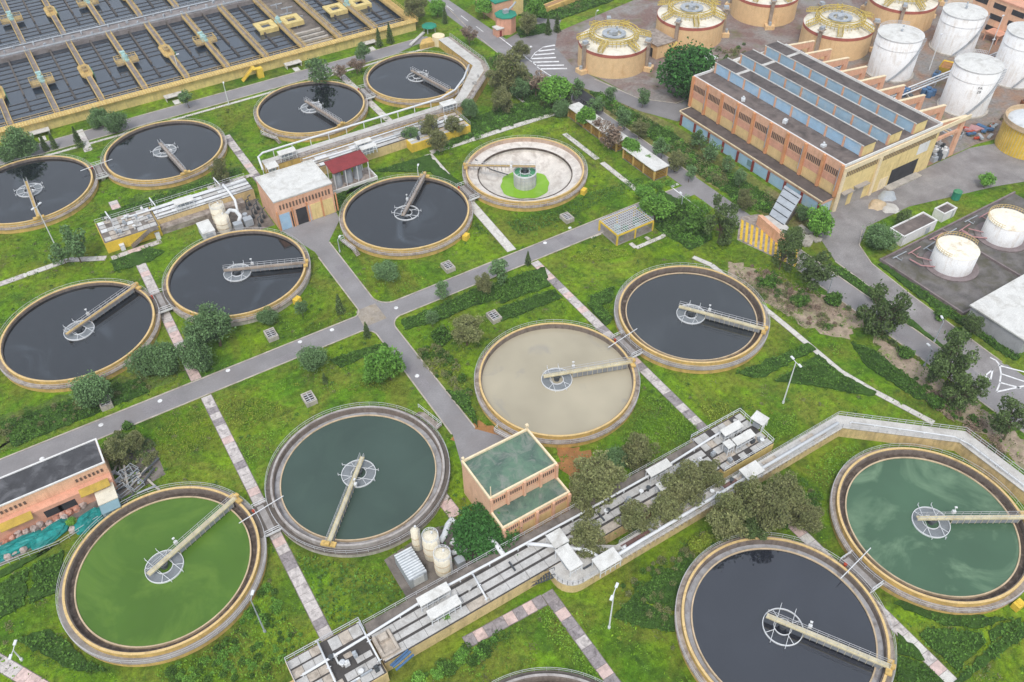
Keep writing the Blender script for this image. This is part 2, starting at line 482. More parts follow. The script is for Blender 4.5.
# ---------------------------------------------------------------- ground, roads, yards
gb = B()   # one sheet, open where the drained tank goes below grade
hx, hy, hs_ = 34.4, 64.45, 22.0
for x0_, x1_, y0_, y1_ in ((-400,hx-hs_,-300,480),(hx+hs_,460,-300,480),(hx-hs_,hx+hs_,-300,hy-hs_),(hx-hs_,hx+hs_,hy+hs_,480)): gb.sheet([(x0_,y0_),(x1_,y0_),(x1_,y1_),(x0_,y1_)], 0.0)
for k in range(64):
    q = []
    for a in (2*PI*k/64, 2*PI*(k+1)/64):
        c_, s_ = math.cos(a), math.sin(a); f_ = hs_/max(abs(c_), abs(s_))
        q.append(((hx+15.5*c_, hy+15.5*s_), (hx+f_*c_, hy+f_*s_)))
    gb.sheet([q[0][0], q[0][1], q[1][1], q[1][0]], 0.0)
struct('ground', gb, MT['grass'])
def fillet_road(rects, mat, name, z):
    b = B()
    for i, (x0, x1, y0, y1) in enumerate(rects): b.sheet([(x0,y0),(x1,y0),(x1,y1),(x0,y1)], z + 0.004*i)
    return struct(name, b, mat)
def corner(b, cx, cy, sx, sy, r, z):
    """concave road corner: the square corner minus a quarter circle"""
    pts = [(cx, cy)]
    for k in range(9):
        a = PI/2*k/8
        pts.append((cx + sx*r*(1-math.sin(a)), cy + sy*r*(1-math.cos(a))))
    # pts run from (cx+r, cy) to (cx, cy+r)
    return b.sheet(pts, z)
road = fillet_road([(-260, 65.0, 34.3, 38.9), (-23.3, -19.1, -11.0, 76.0)], MT['asphalt'], 'service_road', 0.020)
cb = B()
for cx, cy, sx, sy, r in ((-19.1,38.9,1,1,4), (-23.3,38.9,-1,1,2), (-19.1,34.3,1,-1,3), (-23.3,34.3,-1,-1,3)): corner(cb, cx, cy, sx, sy, r, 0.030)
cb.sheet([(-26.8,76.2),(-12.8,76.2),(-13.2,73.0),(-19.2,66.0),(-23.2,64.0)], 0.032)
cb.sheet([(-27.0,-12.4),(-15.2,-12.4),(-15.0,-6.5),(-18.9,-1.5),(-23.2,0.0)], 0.032)
tag(obj('junction_corner', cb, MT['asphalt'], road))
main = struct('main_road', B().sheet([(64.8,-120),(77.5,-120),(77.5,-44),(70.4,-38),(70.3,105),(72.5,112),(71.8,220),(66.8,220),(65.0,140)], 0.028), MT['asphalt'])
br = struct('branch_road', B().sheet([(70.2,133.5),(70.2,104),(73.5,96),(76.5,86),(79.5,74),(84.5,64),(104,64),(104,71.5),(91,71.5),(84,80),(81,95),(79.5,108),(82.5,121),(92,133),(110,150),(150,190),(144,196),(104,157),(88,142),(78,136)], 0.036), MT['asphalt_dark'])
yard = struct('plant_yard', B().sheet([(70.4,-44),(77.0,-44),(78.6,-20),(80.0,-8),(83,-2),(90,2),(105,2.0),(130,-4),(160,-14),(260,-40),(260,-22),(170,2),(140,10.9),(83.5,10.9),(78,6),(74.0,-3),(73.6,-12),(71.5,-30)], 0.040), MT['yard_concrete'])
for nm, poly, mt, z in (
    ('digester_yard', [(78,112),(80,128),(150,140),(240,110),(240,60),(134,60),(134,67),(92,67),(86,76),(83.5,82),(81.5,96)], 'digester_ground', 0.012),
    ('silo_yard', [(123,11.2),(143,11.2),(260,-10),(260,60),(123,66)], 'silo_ground', 0.016),
    ('planted_verge', [(70.8,104),(75.5,90),(80,74),(82.8,63),(82.8,12),(76,8),(73,20),(70.6,40)], 'grass_dry', 0.010),
    ('dirt_verge', [at(728,262), at(752,268), at(792,290), at(850,302), at(864,322), at(850,340), at(820,334), at(796,320), at(760,300), at(730,282)], 'brush_litter', 0.010),
    ('dirt_verge', [at(870,332), at(905,352), at(945,380), at(1000,420), at(1024,440), at(1024,470), at(990,440), at(930,405), at(890,372)], 'brush_litter', 0.012),
    ('dirt_patch', [at(556,445), at(590,450), at(600,470), at(575,480), at(560,470)], 'soil_orange', 0.014),
    ('dirt_patch', [at(450,440), at(480,420), at(505,436), at(492,448)], 'soil_orange', 0.014),
    ('construction_yard', [(-110,13.8),(-70.5,19.5),(-70.5,29),(-76,33),(-77,22.5),(-110,22.5)], 'dark_concrete', 0.014),
    ('equipment_slab', [(-45.5,-25.9),(-31,-25.9),(-31,-17.5),(-36,-15.9),(-45.5,-17.0)], 'dark_concrete', 0.014),
    ('equipment_slab', [(-43.5,79.4),(-27.2,79.4),(-27.2,93.0),(-40,90.2),(-43.5,87)], 'dark_concrete', 0.016),
    ('dark_lawn', [(-110,41.2),(-62,41.2),(-62,47.2),(-110,52)], 'grass_dark', 0.006),
    ('dark_lawn', [(-54,107.5),(-19,107.5),(-19,109.5),(-54,110)], 'grass_dark', 0.006),
    ('dark_lawn', [(56.5,84),(63,82),(64.6,126),(57,126),(57,112),(61,100)], 'grass_dark', 0.006)):
    struct(nm, B().sheet(ragged(poly, 0.45, 1.0) if nm.startswith('d') and 'digester' not in nm else poly, z), MT[mt])

# kerbs along the roads
def kerb(pts, parent, w=0.25, h=0.13):
    b = B()
    for (x0,y0), (x1,y1) in zip(pts[:-1], pts[1:]): b.beam((x0,y0,h/2), (x1,y1,h/2), w, h)
    return obj('kerb', b, MT['kerb'], parent)
def arc(cx, cy, r, a0, a1, n=8): return [(cx+r*math.cos(rad(a0+(a1-a0)*k/n)), cy+r*math.sin(rad(a0+(a1-a0)*k/n))) for k in range(n+1)]
kerb([(-110,39.0),(-25.3,39.0)] + arc(-25.3,40.9,2,-90,0)[1:] + [(-23.4,62)], road)
kerb([(62,39.0),(-15.1,39.0)] + arc(-15.1,42.9,4,-90,-180)[1:] + [(-19.0,66)], road)
kerb([(-110,34.2),(-26.3,34.2)] + arc(-26.3,31.3,3,90,0)[1:] + [(-23.4,0)], road)
kerb([(62,34.2),(-16.1,34.2)] + arc(-16.1,31.3,3,90,180)[1:] + [(-19.0,-1)], road)
kerb([(64.7,-60),(64.7,-12),(64.7,0)], main); kerb([(70.5,-38),(70.5,6)], main); kerb([(70.4,40),(70.4,104)], main)
kerb([(64.9,48),(64.9,127),(66,146),(69,170)], main)
kerb([(78.7,-20),(77.2,-43)], yard); kerb([(78.7,-20),(80.1,-8),(83,-1.9),(88,1.6)], yard); kerb([(71.4,-30),(73.5,-12),(73.9,-3)], yard)
kerb([(80.0,96.5),(83.6,80),(90.8,71.9),(104,71.9)], br)
# painted markings
def mark(pts, w, parent, z=0.046):
    b = B()
    for (x0,y0), (x1,y1) in zip(pts[:-1], pts[1:]):
        d = Vector((x1-x0, y1-y0)).normalized(); q = Vector((-d.y, d.x))*w/2
        b.sheet([(x0-q.x,y0-q.y),(x1-q.x,y1-q.y),(x1+q.x,y1+q.y),(x0+q.x,y0+q.y)], z)
    return obj('painted_line', b, MT['road_white'], parent)
mark([at(498,36), at(537,66)], 0.35, main); mark([at(537,67), at(560,82)], 0.3, main)
for a, b_ in (((543,47.2),(555,45.2)), ((538.5,51.2),(555,49.4)), ((534.6,55),(554.4,53.4)), ((531.5,58.8),(556,57.6)), ((532,62.4),(559,61.6)), ((536,65.8),(564,65.2)), ((541,69),(567,68.6))): mark([at(*a), at(*b_)], 0.8, br)
mark([at(530.5,59), at(535,53), at(544,46.6)], 0.25, br)
mark([at(524,48), at(532,46.5)], 0.9, br); mark([at(512,52), at(516,53)], 0.9, main)
for yy in (168, 158, 148): mark([(69.2, yy), (69.0, yy-5)], 0.25, main)
mark([at(670,186), at(706,214)], 0.3, main); mark([at(671,187), at(678,184)], 0.8, main)
for q in (((998,365.3),(1030,373.5)), ((1001.4,374),(1030,383.5)), ((999.6,382.5),(1021,388.2)), ((996.3,392),(1030,384.8))): mark([at(*q[0]), at(*q[1])], 0.35, main)
mark([at(990,357.6), at(996,360.5), at(999.5,365), at(1001,373.5), at(999.5,384), at(996.3,392)], 0.3, main)
mark([at(992.6,369.6), at(985,376), at(990.5,379.8), at(992.6,369.6)], 0.3, main)

# ---------------------------------------------------------------- paved paths, slab by slab
def path(pts, w, step, mats, z=0.03, th=0.05, seed=0, name='paved_path', gap=0.06):
    rnd = random.Random(seed)
    base = B()
    for (x0,y0), (x1,y1) in zip(pts[:-1], pts[1:]):
        base.beam((x0,y0,0.012), (x1,y1,0.012), w+0.24, 0.024)
    p = struct(name, base, MT['dark_concrete'])
    for (x0,y0), (x1,y1) in zip(pts[:-1], pts[1:]):
        L = math.hypot(x1-x0, y1-y0); m_ = max(1, round(L/step)); a = math.atan2(y1-y0, x1-x0)
        for i in range(m_):
            tt = (i+0.5)/m_; l = L/m_ - gap
            mt = mats[i % len(mats)] if isinstance(mats, tuple) else rnd.choice(mats)
            me = shared('slab_%.2f_%.2f_%.2f' % (l, w, th), lambda b: b.box(-l/2, l/2, -w/2, w/2, 0, th), MT[mt])
            put('slab', me, p, (x0+(x1-x0)*tt, y0+(y1-y0)*tt, 0.01 + rnd.random()*0.012), a + rnd.uniform(-0.008, 0.008))
    return p
PK = ['slab_grey', 'slab_grey', 'slab_pink', 'slab_dark', 'slab_grey']
path([(-58.6,33.9),(-58.6,-25.9)], 1.9, 1.7, PK, seed=1)
path([(-58.3,87.6),(-58.8,39.3)], 2.0, 1.8, ['slab_grey','slab_grey','slab_pink'], seed=2)
path([(-57.6,111),(-57.6,97.9)], 2.0, 1.8, ['slab_grey','slab_pink'], seed=3)
path([(-57.2,138.5),(-57.2,151.5)], 2.2, 2.0, ['slab_grey','path_pale'], seed=4)
path([(-23.6,97.5),(-23.6,126)], 2.0, 1.9, ['slab_grey','slab_pink','slab_dark'], seed=5)
path([(17.1,33.8),(16.3,-24.4)], 1.9, 1.8, PK, seed=6)
path([(15.0,40.0),(18.3,87.0)], 2.2, 3.2, ['path_pale','path_pale','slab_grey'], seed=7)
path([(19.4,87.4),(62,86.2)], 1.8, 2.6, ['path_pale'], seed=8)
path([(56.2,117),(54.6,87.3)], 1.5, 2.6, ['path_pale'], seed=9)
path([(54.6,75.8),(54.5,60.5)], 1.4, 2.2, ['path_pale'], seed=10)
path([(54.5,58.5),(54.2,42)], 1.4, 2.2, ['path_pale'], seed=11)
path([(14.9,-45),(14.6,-81)], 1.9, 1.7, ['slab_grey','slab_grey','slab_pink','path_pale'], seed=12)
path([(-41.5,-36.3),(-27.6,-36.8)], 1.9, 1.75, ('slab_dark','slab_pink','slab_dark','slab_dark','slab_pink'), seed=13)
path([(-26.5,-35.9),(-26.5,-55.5)], 1.9, 1.75, ('slab_dark','slab_dark','slab_pink','slab_dark','slab_dark','slab_grey'), seed=14)
path([(-31.9,-6.5),(-31.5,-16)], 2.2, 1.8, PK, seed=15)
path([(48.2,15.6),(49.8,11.2),(49.2,-13.6),(48.6,-27.5),(50.0,-34.8),(52.9,-46.0)], 1.2, 2.4, ['path_pale'], seed=16)
path([(-96.5,91.5),(-72,92.6),(-64.5,88.5)], 1.6, 2.4, ['path_pale','slab_grey'], seed=17)
path([(-63.5,87.7),(-52,88.0)], 1.6, 2.0, ['slab_grey','slab_pink'], seed=18)
path([(-96,41.5),(-96,48)], 2.6, 2.0, ['slab_grey','slab_pink'], seed=19)
path([at(-18,652), at(46,690)], 2.0, 2.0, ['slab_grey','slab_pink'], seed=20)
path([(17.5,108),(17.5,146)], 2.0, 2.0, ['slab_grey','path_pale'], seed=21)
path([(-24,103.2),(-36,103.5)], 1.3, 2.2, ['slab_grey'], seed=22)
path([(33,34.1),(36,34.1)], 0.6, 1.5, ['path_pale'], seed=23)
path([(39.5,27.4),(39.5,25.3),(47.5,25.3),(50.2,27.0),(50.2,33.6)], 1.0, 2.2, ['path_pale'], seed=24)
path([(44.0,27.4),(44.0,26.0)], 0.8, 1.4, ['path_pale'], seed=25)
# the road and footway in front of the aeration basin
r2 = struct('basin_road', B().sheet([(-260,144.2),(38,144.6),(46,146.8),(52.0,147),(52.0,150.6),(38,150.4),(-260,149.6)], 0.022), MT['asphalt'])
kerb([(-110,149.8),(38,150.5),(51,150.7)], r2); kerb([(-110,144.0),(40,144.4)], r2)
path([(-100,142.3),(52,142.8)], 0.9, 3.0, ['path_pale'], seed=26, name='footway')

for k, (px, py) in enumerate(((42,459),(101,425),(228,370.5),(332,330),(396,308),(417,376),(570,228),(545,243),(300,342),(160,401))):
    x, y = at(px, py); put('manhole_cover', shared('manhole', lambda q: q.cyl(0,0,0.45,0.03,0.06,16), MT['road_white']), road, (x, y, 0.01))
obj('road_patch', B().sheet([(-24.6,35.0),(-19.4,35.0),(-19.4,40.6),(-24.0,40.6)], 0.042), MT['patch_concrete'], road)
for q in (((-70,35.2),(-63,37.6)),((-44,34.6),(-38,36.2)),((2,36.2),(9,38.5)),((26,34.8),(30,38.6)),((-22.6,12),(-20.8,20)),((-21.6,52),(-19.6,57))): obj('road_patch', B().sheet([(q[0][0],q[0][1]),(q[1][0],q[0][1]),(q[1][0],q[1][1]),(q[0][0],q[1][1])], 0.038), MT['asphalt_patch'], road)
for q in (((65.4,60),(67.5,74)),((66.5,10),(69.6,18)),((65.6,-30),(67.2,-18)),((67,84),(69.8,92))): obj('road_patch', B().sheet([(q[0][0],q[0][1]),(q[1][0],q[0][1]),(q[1][0],q[1][1]),(q[0][0],q[1][1])], 0.040), MT['asphalt_patch'], main)

# ---------------------------------------------------------------- clarifier tanks
def rail_ring(b, r, z, h=1.05, n=56, w=0.05, a0=0, a1=2*PI):
    b.ring(r-w/2, r+w/2, z+h-w/2, z+h+w/2, n*2, a0, a1); b.ring(r-w/2, r+w/2, z+h*0.5-w/2, z+h*0.5+w/2, n*2, a0, a1)
    for k in range(n):
        a = a0+(a1-a0)*k/n; x, y = r*math.cos(a), r*math.sin(a)
        b.beam((x,y,z), (x,y,z+h), w)
def tank(cx, cy, ang, label, wmat, style='plain', rim='yellow_paint', outer='yellow_paint', walk='walkway_concrete', launder='launder_dark', deck='bridge_cream',
         zw=1.55, stairs=(), blocks=(), plate=True):
    T = thing('clarifier_tank', label, 'water tank', (cx, cy, 0), 0, 'round clarifier tanks of the plant')
    put('outer_wall', shared('outer_wall', lambda b: b.ring(15.62, 15.8, -0.3, 1.12, 128), MT[outer]), T)
    put('walkway', shared('walkway', lambda b: b.ring(15.03, 15.98, 1.121, 1.25, 128), MT[walk]), T)
    put('rim_wall', shared('rim_wall', lambda b: b.ring(14.72, 15.02, 1.0, 2.2, 128), MT[rim]), T)
    put('inner_lining', shared('inner_lining', lambda b: b.ring(14.52, 14.715, -2.4 if style == 'drained' else -0.2, 2.1, 128), MT['wall_lining']) if style != 'drained' else
        shared('inner_lining_deep', lambda b: b.ring(14.52, 14.715, 0.9, 2.1, 128), MT['drained_wall']), T)
    put('rim_cap', shared('rim_cap', lambda b: b.ring(14.68, 15.06, 2.202, 2.27, 128), MT['rim_cream'] if rim == 'yellow_paint' else MT[rim]), T)
    put('railing', shared('tank_railing', lambda b: rail_ring(b, 15.92, 1.25), MT['rail_grey']), T)
    if style == 'weir':
        put('launder_floor', shared('launder_floor', lambda b: b.ring(13.56, 14.51, 0.9, 1.0, 128), MT[launder]), T)
        put('weir', shared('weir', lambda b: b.ring(13.34, 13.56, 0.3, 1.5, 128), MT['weir_cream']), T)
        rw, zw = 13.34, 1.32
    else: rw = 14.52
    if style != 'drained':
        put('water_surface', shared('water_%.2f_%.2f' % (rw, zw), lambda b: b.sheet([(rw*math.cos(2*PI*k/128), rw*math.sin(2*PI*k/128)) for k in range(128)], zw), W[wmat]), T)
    else:
        zw = -0.6
        put('floor_cone', shared('floor_cone', lambda b: b.lathe([(14.5, 1.2), (12.15, 0.75), (12.1, -0.5), (6.3, -2.9), (0.001, -3.5)], 96), MT['drained_floor']), T)
        put('floor_kerb', shared('floor_kerb', lambda b: b.ring(11.9, 12.12, 0.35, 0.85, 96), MT['launder_dark']), T)
        put('algae_pool', shared('algae_pool', lambda b: b.sheet([((6.4+0.25*math.sin(k*0.39+1)+0.15*math.sin(k*0.98))*math.cos(2*PI*k/64), (6.4+0.25*math.sin(k*0.39+1)+0.15*math.sin(k*0.98))*math.sin(2*PI*k/64)) for k in range(64)], -2.72), W['algae']), T)
    # rotating half bridge
    br = put('bridge', None, T, (0,0,0), rad(ang))
    dm = MT[deck]
    put('deck', shared('bridge_deck', lambda b: b.box(-2.7, 15.2, -0.3, 0.3, 2.72, 2.8), dm), br)
    def girders(b):
        for s in (-0.34, 0.34):
            b.box(-2.7, 15.2, s-0.035, s+0.035, 2.55, 2.86)
            for k in range(16):
                if k > 3: b.box(-1.0+k*1.0, -0.94+k*1.0, s-0.06, s+0.06, max(zw+0.05, 1.2)+0.1, 2.55)
            pass
    put('girder', shared('girder_%.2f' % zw, girders, MT['bridge_brown'] if deck != 'bridge_cream' else MT['bridge_cream']), br)
    if style != 'drained': put('scraper_plate', shared('scraper_plate_%.2f' % zw, lambda b: (b.box(3.1, 14.2, -0.345, -0.305, max(zw, 1.0)+0.3, 2.56), b.box(3.1, 14.2, 0.305, 0.345, max(zw, 1.0)+0.3, 2.56)), MT['plate_grey']), br)
    put('handrail', shared('bridge_handrail', lambda b: (b.rail([(-2.7,-0.34),(15.0,-0.34)], 2.86, 1.0, 1.5, 0.045), b.rail([(-2.7,0.34),(15.0,0.34)], 2.86, 1.0, 1.5, 0.045)), MT['rail_grey']), br)
    put('end_carriage', shared('end_carriage', lambda b: (b.box(14.6, 15.5, -1.25, 1.25, 2.35, 2.7), b.box(14.75, 15.05, -1.15, -0.75, 2.2, 2.45), b.box(14.75, 15.05, 0.75, 1.15, 2.2, 2.45), b.box(15.0, 15.7, -0.35, 0.35, 2.85, 3.3)), MT['yellow_paint']), br)
    put('control_box', shared('control_box', lambda b: (b.box(3.2, 3.75, 0.6, 1.05, 2.9, 3.5), b.beam((3.4,0.8,3.5),(3.4,0.8,4.4),0.06), b.box(3.2,3.6,0.65,0.95,4.4,4.55)), MT['white_metal']), br)
    # feed well in the middle
    fw_ = put('feed_well', None, T, (0,0,0), rad(ang))
    zz = max(zw, 1.1)
    hz = zz - 2.4 if style == 'drained' else zz - 0.5
    put('well_ring', shared('well_ring_%.2f' % zz, lambda b: (b.ring(2.9, 3.0, zz-0.1, zz+0.3, 64), b.ring(1.27, 1.35, zz+0.05, zz+0.3, 40)), MT['rail_white']), fw_)
    def spokes(b):
        for s in (-1.1, 1.1):
            b.beam((s,-3.4,zz+0.5), (s,3.4,zz+0.5), 0.07)
            for q in (-3.3, 3.3): b.beam((s,q,zz+0.2), (s,q,zz+0.95), 0.07)
        for k in range(4):
            a = PI/4+k*PI/2; b.beam((1.3*math.cos(a),1.3*math.sin(a),zz+0.3), (2.95*math.cos(a),2.95*math.sin(a),zz+0.3), 0.07)
    put('spokes', shared('spokes_%.2f' % zz, spokes, MT['rail_white']), fw_)
    put('centre_column', shared('centre_column', lambda b: (b.cyl(0,0,0.5,-3.4,2.5,24), b.cyl(0,0,0.75,2.2,2.5,24)), MT['dark_metal']), fw_)
    if plate and style != 'drained':
        put('scum_plate', shared('scum_plate_%.2f' % zz, lambda b: b.ring(1.38, 2.86, zz+0.02, zz+0.06, 48), MT['scum_grey']), fw_)
    if style == 'drained':
        put('feed_drum', shared('feed_drum', lambda b: (b.ring(2.7, 2.85, -3.3, 1.3, 64)), MT['grey_white_drum']), fw_)
        db = B()
        for k in range(16):
            a = 2*PI*k/16; db.beam((2.88*math.cos(a),2.88*math.sin(a),-3.2), (2.88*math.cos(a),2.88*math.sin(a),1.35), 0.06)
        for z in (-2.0,-1.0,0.0): db.ring(2.85, 2.9, z, z+0.06, 48)
        obj('drum_rib', db, MT['grey_metal'], fw_)
        obj('drum_top', B().ring(1.3, 2.88, 0.95, 1.0, 48), MT['green_paint'], fw_)
        sb = B(); sb.tube([(4.5,-3.6,-2.2),(9,-4.4,-1.2),(13.2,-5.0,1.4)], 0.13, 6)
        for q in (6, 8, 10, 12): sb.beam((q,-0.5,2.4),(q,-3.9,-3.2+q*0.27),0.05)
        obj('scraper', sb, MT['dark_metal'], br)
    for a in stairs:
        s = put('access_stair', None, T, (0,0,0), rad(a))
        put('steps', shared('access_steps', lambda b: (b.box(16.3,17.5,-2.4,2.4,1.1,1.22), [b.box(16.35,17.45,2.4+k*0.3,2.7+k*0.3,0.9-k*0.2,1.0-k*0.2) for k in range(5)]), MT['walkway_concrete']), s)
        put('stair_rail', shared('access_rail', lambda b: b.rail([(16.35,-2.4),(17.5,-2.4),(17.5,2.4),(17.5,4.0)], 1.2, 1.05, 1.2, 0.06), MT['rail_white']), s)
    for a in blocks:
        put('valve_box', shared('valve_box', lambda b: (b.box(16.16,17.3,-0.8,0.8,-0.1,1.3), b.box(16.3,17.1,-0.3,0.3,1.3,1.42)), MT['bright_yellow_paint']), T, (0,0,0), rad(a))
    return T
m('rim_cream', '#dbbd85', var=0.15, dirt='#a88c62', damt=0.4, dscale=0.6)
m('plate_grey', '#8d9094', var=0.2, dirt='#6a6a6a', damt=0.4, dscale=0.8, streak=True)
m('grey_white_drum', '#c3c3c0', var=0.15, dirt='#8d8a80', damt=0.45, streak=True)
m('scum_grey', '#7f8488', var=0.2)
m('drained_wall', '#c4ab98', var=0.15, dirt='#8d7a6d', damt=0.5, dscale=0.5, streak=True)
W['algae'] = water('water_algae', '#82b02c', '#9bbf55', 0.6, 0.25, seed=2.0, ior=1.35)
TK = dict(L=(-75.8,0.0), K=(-41.9,0.0), J=(0,0), I=(33.9,0.05), M=(33.3,-60.2), N=(-0.5,-60.35), O=(-42.4,-60.3), F=(0.55,64.35), E=(34.4,64.45), G=(-41.2,64.7), H=(-75.0,64.5), A=(-74.05,124.6), B=(-40.35,124.45), C=(1.2,124.5), D=(35.0,124.3))
tank(*TK['L'], 22, 'round tank of bright green water at the lower left', 'green', 'weir', walk='grey_walkway')
tank(*TK['K'], -133, 'round tank of dark grey-green water with pale grey rim beside the green-roofed building', 'deep_green', 'weir', rim='rim_pale', outer='concrete', walk='walkway_dark', launder='launder_grey') if False else None
m('rim_pale', '#b0aaa6', var=0.2, dirt='#7b716b', damt=0.45, dscale=0.5)
m('walkway_dark', '#716962', var=0.3, dirt='#4a433e', damt=0.5, dscale=0.6)
tank(*TK['K'], -133, 'round tank of dark grey-green water with pale grey rim beside the green-roofed building', 'deep_green', 'weir', rim='rim_pale', outer='concrete', walk='walkway_dark', launder='launder_grey', stairs=(14,))
tank(*TK['J'], -20, 'round tank of milky beige water in the centre', 'beige', 'plain', zw=1.1, stairs=(203,))
tank(*TK['I'], -56, 'round tank of slate grey water right of the beige tank', 'slate', 'weir', walk='grey_walkway')
tank(*TK['M'], -32, 'round tank of cloudy pale green water at the right edge', 'milky_green', 'weir', blocks=(-92,))
tank(*TK['N'], -59, 'big round tank of nearly black water at the lower right', 'navy_plain', 'weir', launder='launder_grey', plate=False, stairs=(205,))
tank(*TK['O'], 200, 'round tank cut off by the bottom edge, only its far rim showing', 'navy_plain', 'weir', rim='rim_pale', launder='launder_dark', walk='walkway_dark')
tank(*TK['F'], 45, 'round dark tank with a bridge to its far rim, left of the drained tank', 'navy', deck='bridge_brown', stairs=(190,), blocks=(-62,), plate=False)
tank(*TK['E'], 145, 'drained white-floored tank with a bright green pool round its drum', 'navy', 'drained', deck='bridge_ochre', blocks=(-62,))
tank(*TK['G'], -24, 'round dark tank with a pale foam streak before the white-roofed building', 'navy', deck='bridge_brown', blocks=(-62,), outer='concrete')
tank(*TK['H'], 26, 'round dark tank with an ochre bridge at the left edge, mid height', 'navy', deck='bridge_ochre')
tank(*TK['A'], -91, 'round dark tank cut off by the left edge below the basin road', 'navy', deck='bridge_ochre')
tank(*TK['B'], -85, 'round dark tank under the long basin, second from the left edge', 'navy', deck='bridge_brown')
tank(*TK['C'], -79, 'round dark tank with dark tree reflection, left of the farthest tank', 'navy', deck='bridge_brown', stairs=(205,))
tank(*TK['D'], -79, 'farthest round dark tank, in the bend of the white-topped channel', 'navy', deck='bridge_brown', plate=False)

# footbridges that join the tanks of a pair
def link(a, b_, label, pole=1):
    x = (TK[a][0]+TK[b_][0])/2; y = (TK[a][1]+TK[b_][1])/2
    T = thing('link_bridge', label, 'footbridge', (x, y, 0), 0, 'footbridges between paired tanks')
    put('deck', shared('link_deck', lambda b: (b.box(-2.1,2.1,-3.2,3.2,1.262,1.36)), MT['walkway_dark']), T)
    put('support', shared('link_support', lambda b: (b.box(-0.5,0.5,-2.8,-2.2,0,1.26), b.box(-0.5,0.5,2.2,2.8,0,1.26)), MT['concrete']), T)
    put('grating', shared('link_grating', lambda b: (b.box(-0.55,0.55,-2.9,2.9,1.361,1.40)), MT['grey_walkway']), T)
    for s in (-3.15, 3.15): put('guard_rail', shared('link_rail', lambda b: b.rail([(-1.2,0),(1.2,0)], 1.36, 1.0, 1.2, 0.07), MT['rail_white']), T, (0, s, 0))
    put('side_plate', shared('link_plate', lambda b: b.box(-1.6,1.6,-3.3,-3.22,1.0,1.5), MT['rail_white']), T)
    if pole:
        put('scum_pipe', shared('scum_pipe', lambda b: (b.tube([(-4.2,0.6,2.55),(4.0,1.8,2.55)], 0.075, 8), b.tube([(-2.2,0.3,1.4),(-2.2,0.9,2.55)],0.06,6), b.tube([(1.8,1.4,1.4),(1.8,1.5,2.55)],0.06,6)), MT['rail_white']), T)
    put('valve_wheel', shared('valve_wheel', lambda b: (b.box(-1.45,-1.15,1.9,2.2,1.36,2.1), b.cyl(-1.3,2.05,0.28,2.1,2.16,12)), MT['valve_red']), T)
m('valve_red', '#b0482f', var=0.1)
link('L','K','stained footbridge joining the green tank to the grey-green tank'); link('J','I','footbridge joining the beige tank to the slate grey tank')
link('N','M','dark footbridge joining the black tank to the cloudy green tank'); link('F','E','footbridge joining the drained tank to the dark tank on its left', 0)
link('H','G','footbridge joining the left-edge dark tank to the foam-streaked tank', 0); link('A','B','footbridge joining the two upper left dark tanks'); link('C','D','footbridge joining the two farthest dark tanks', 0)

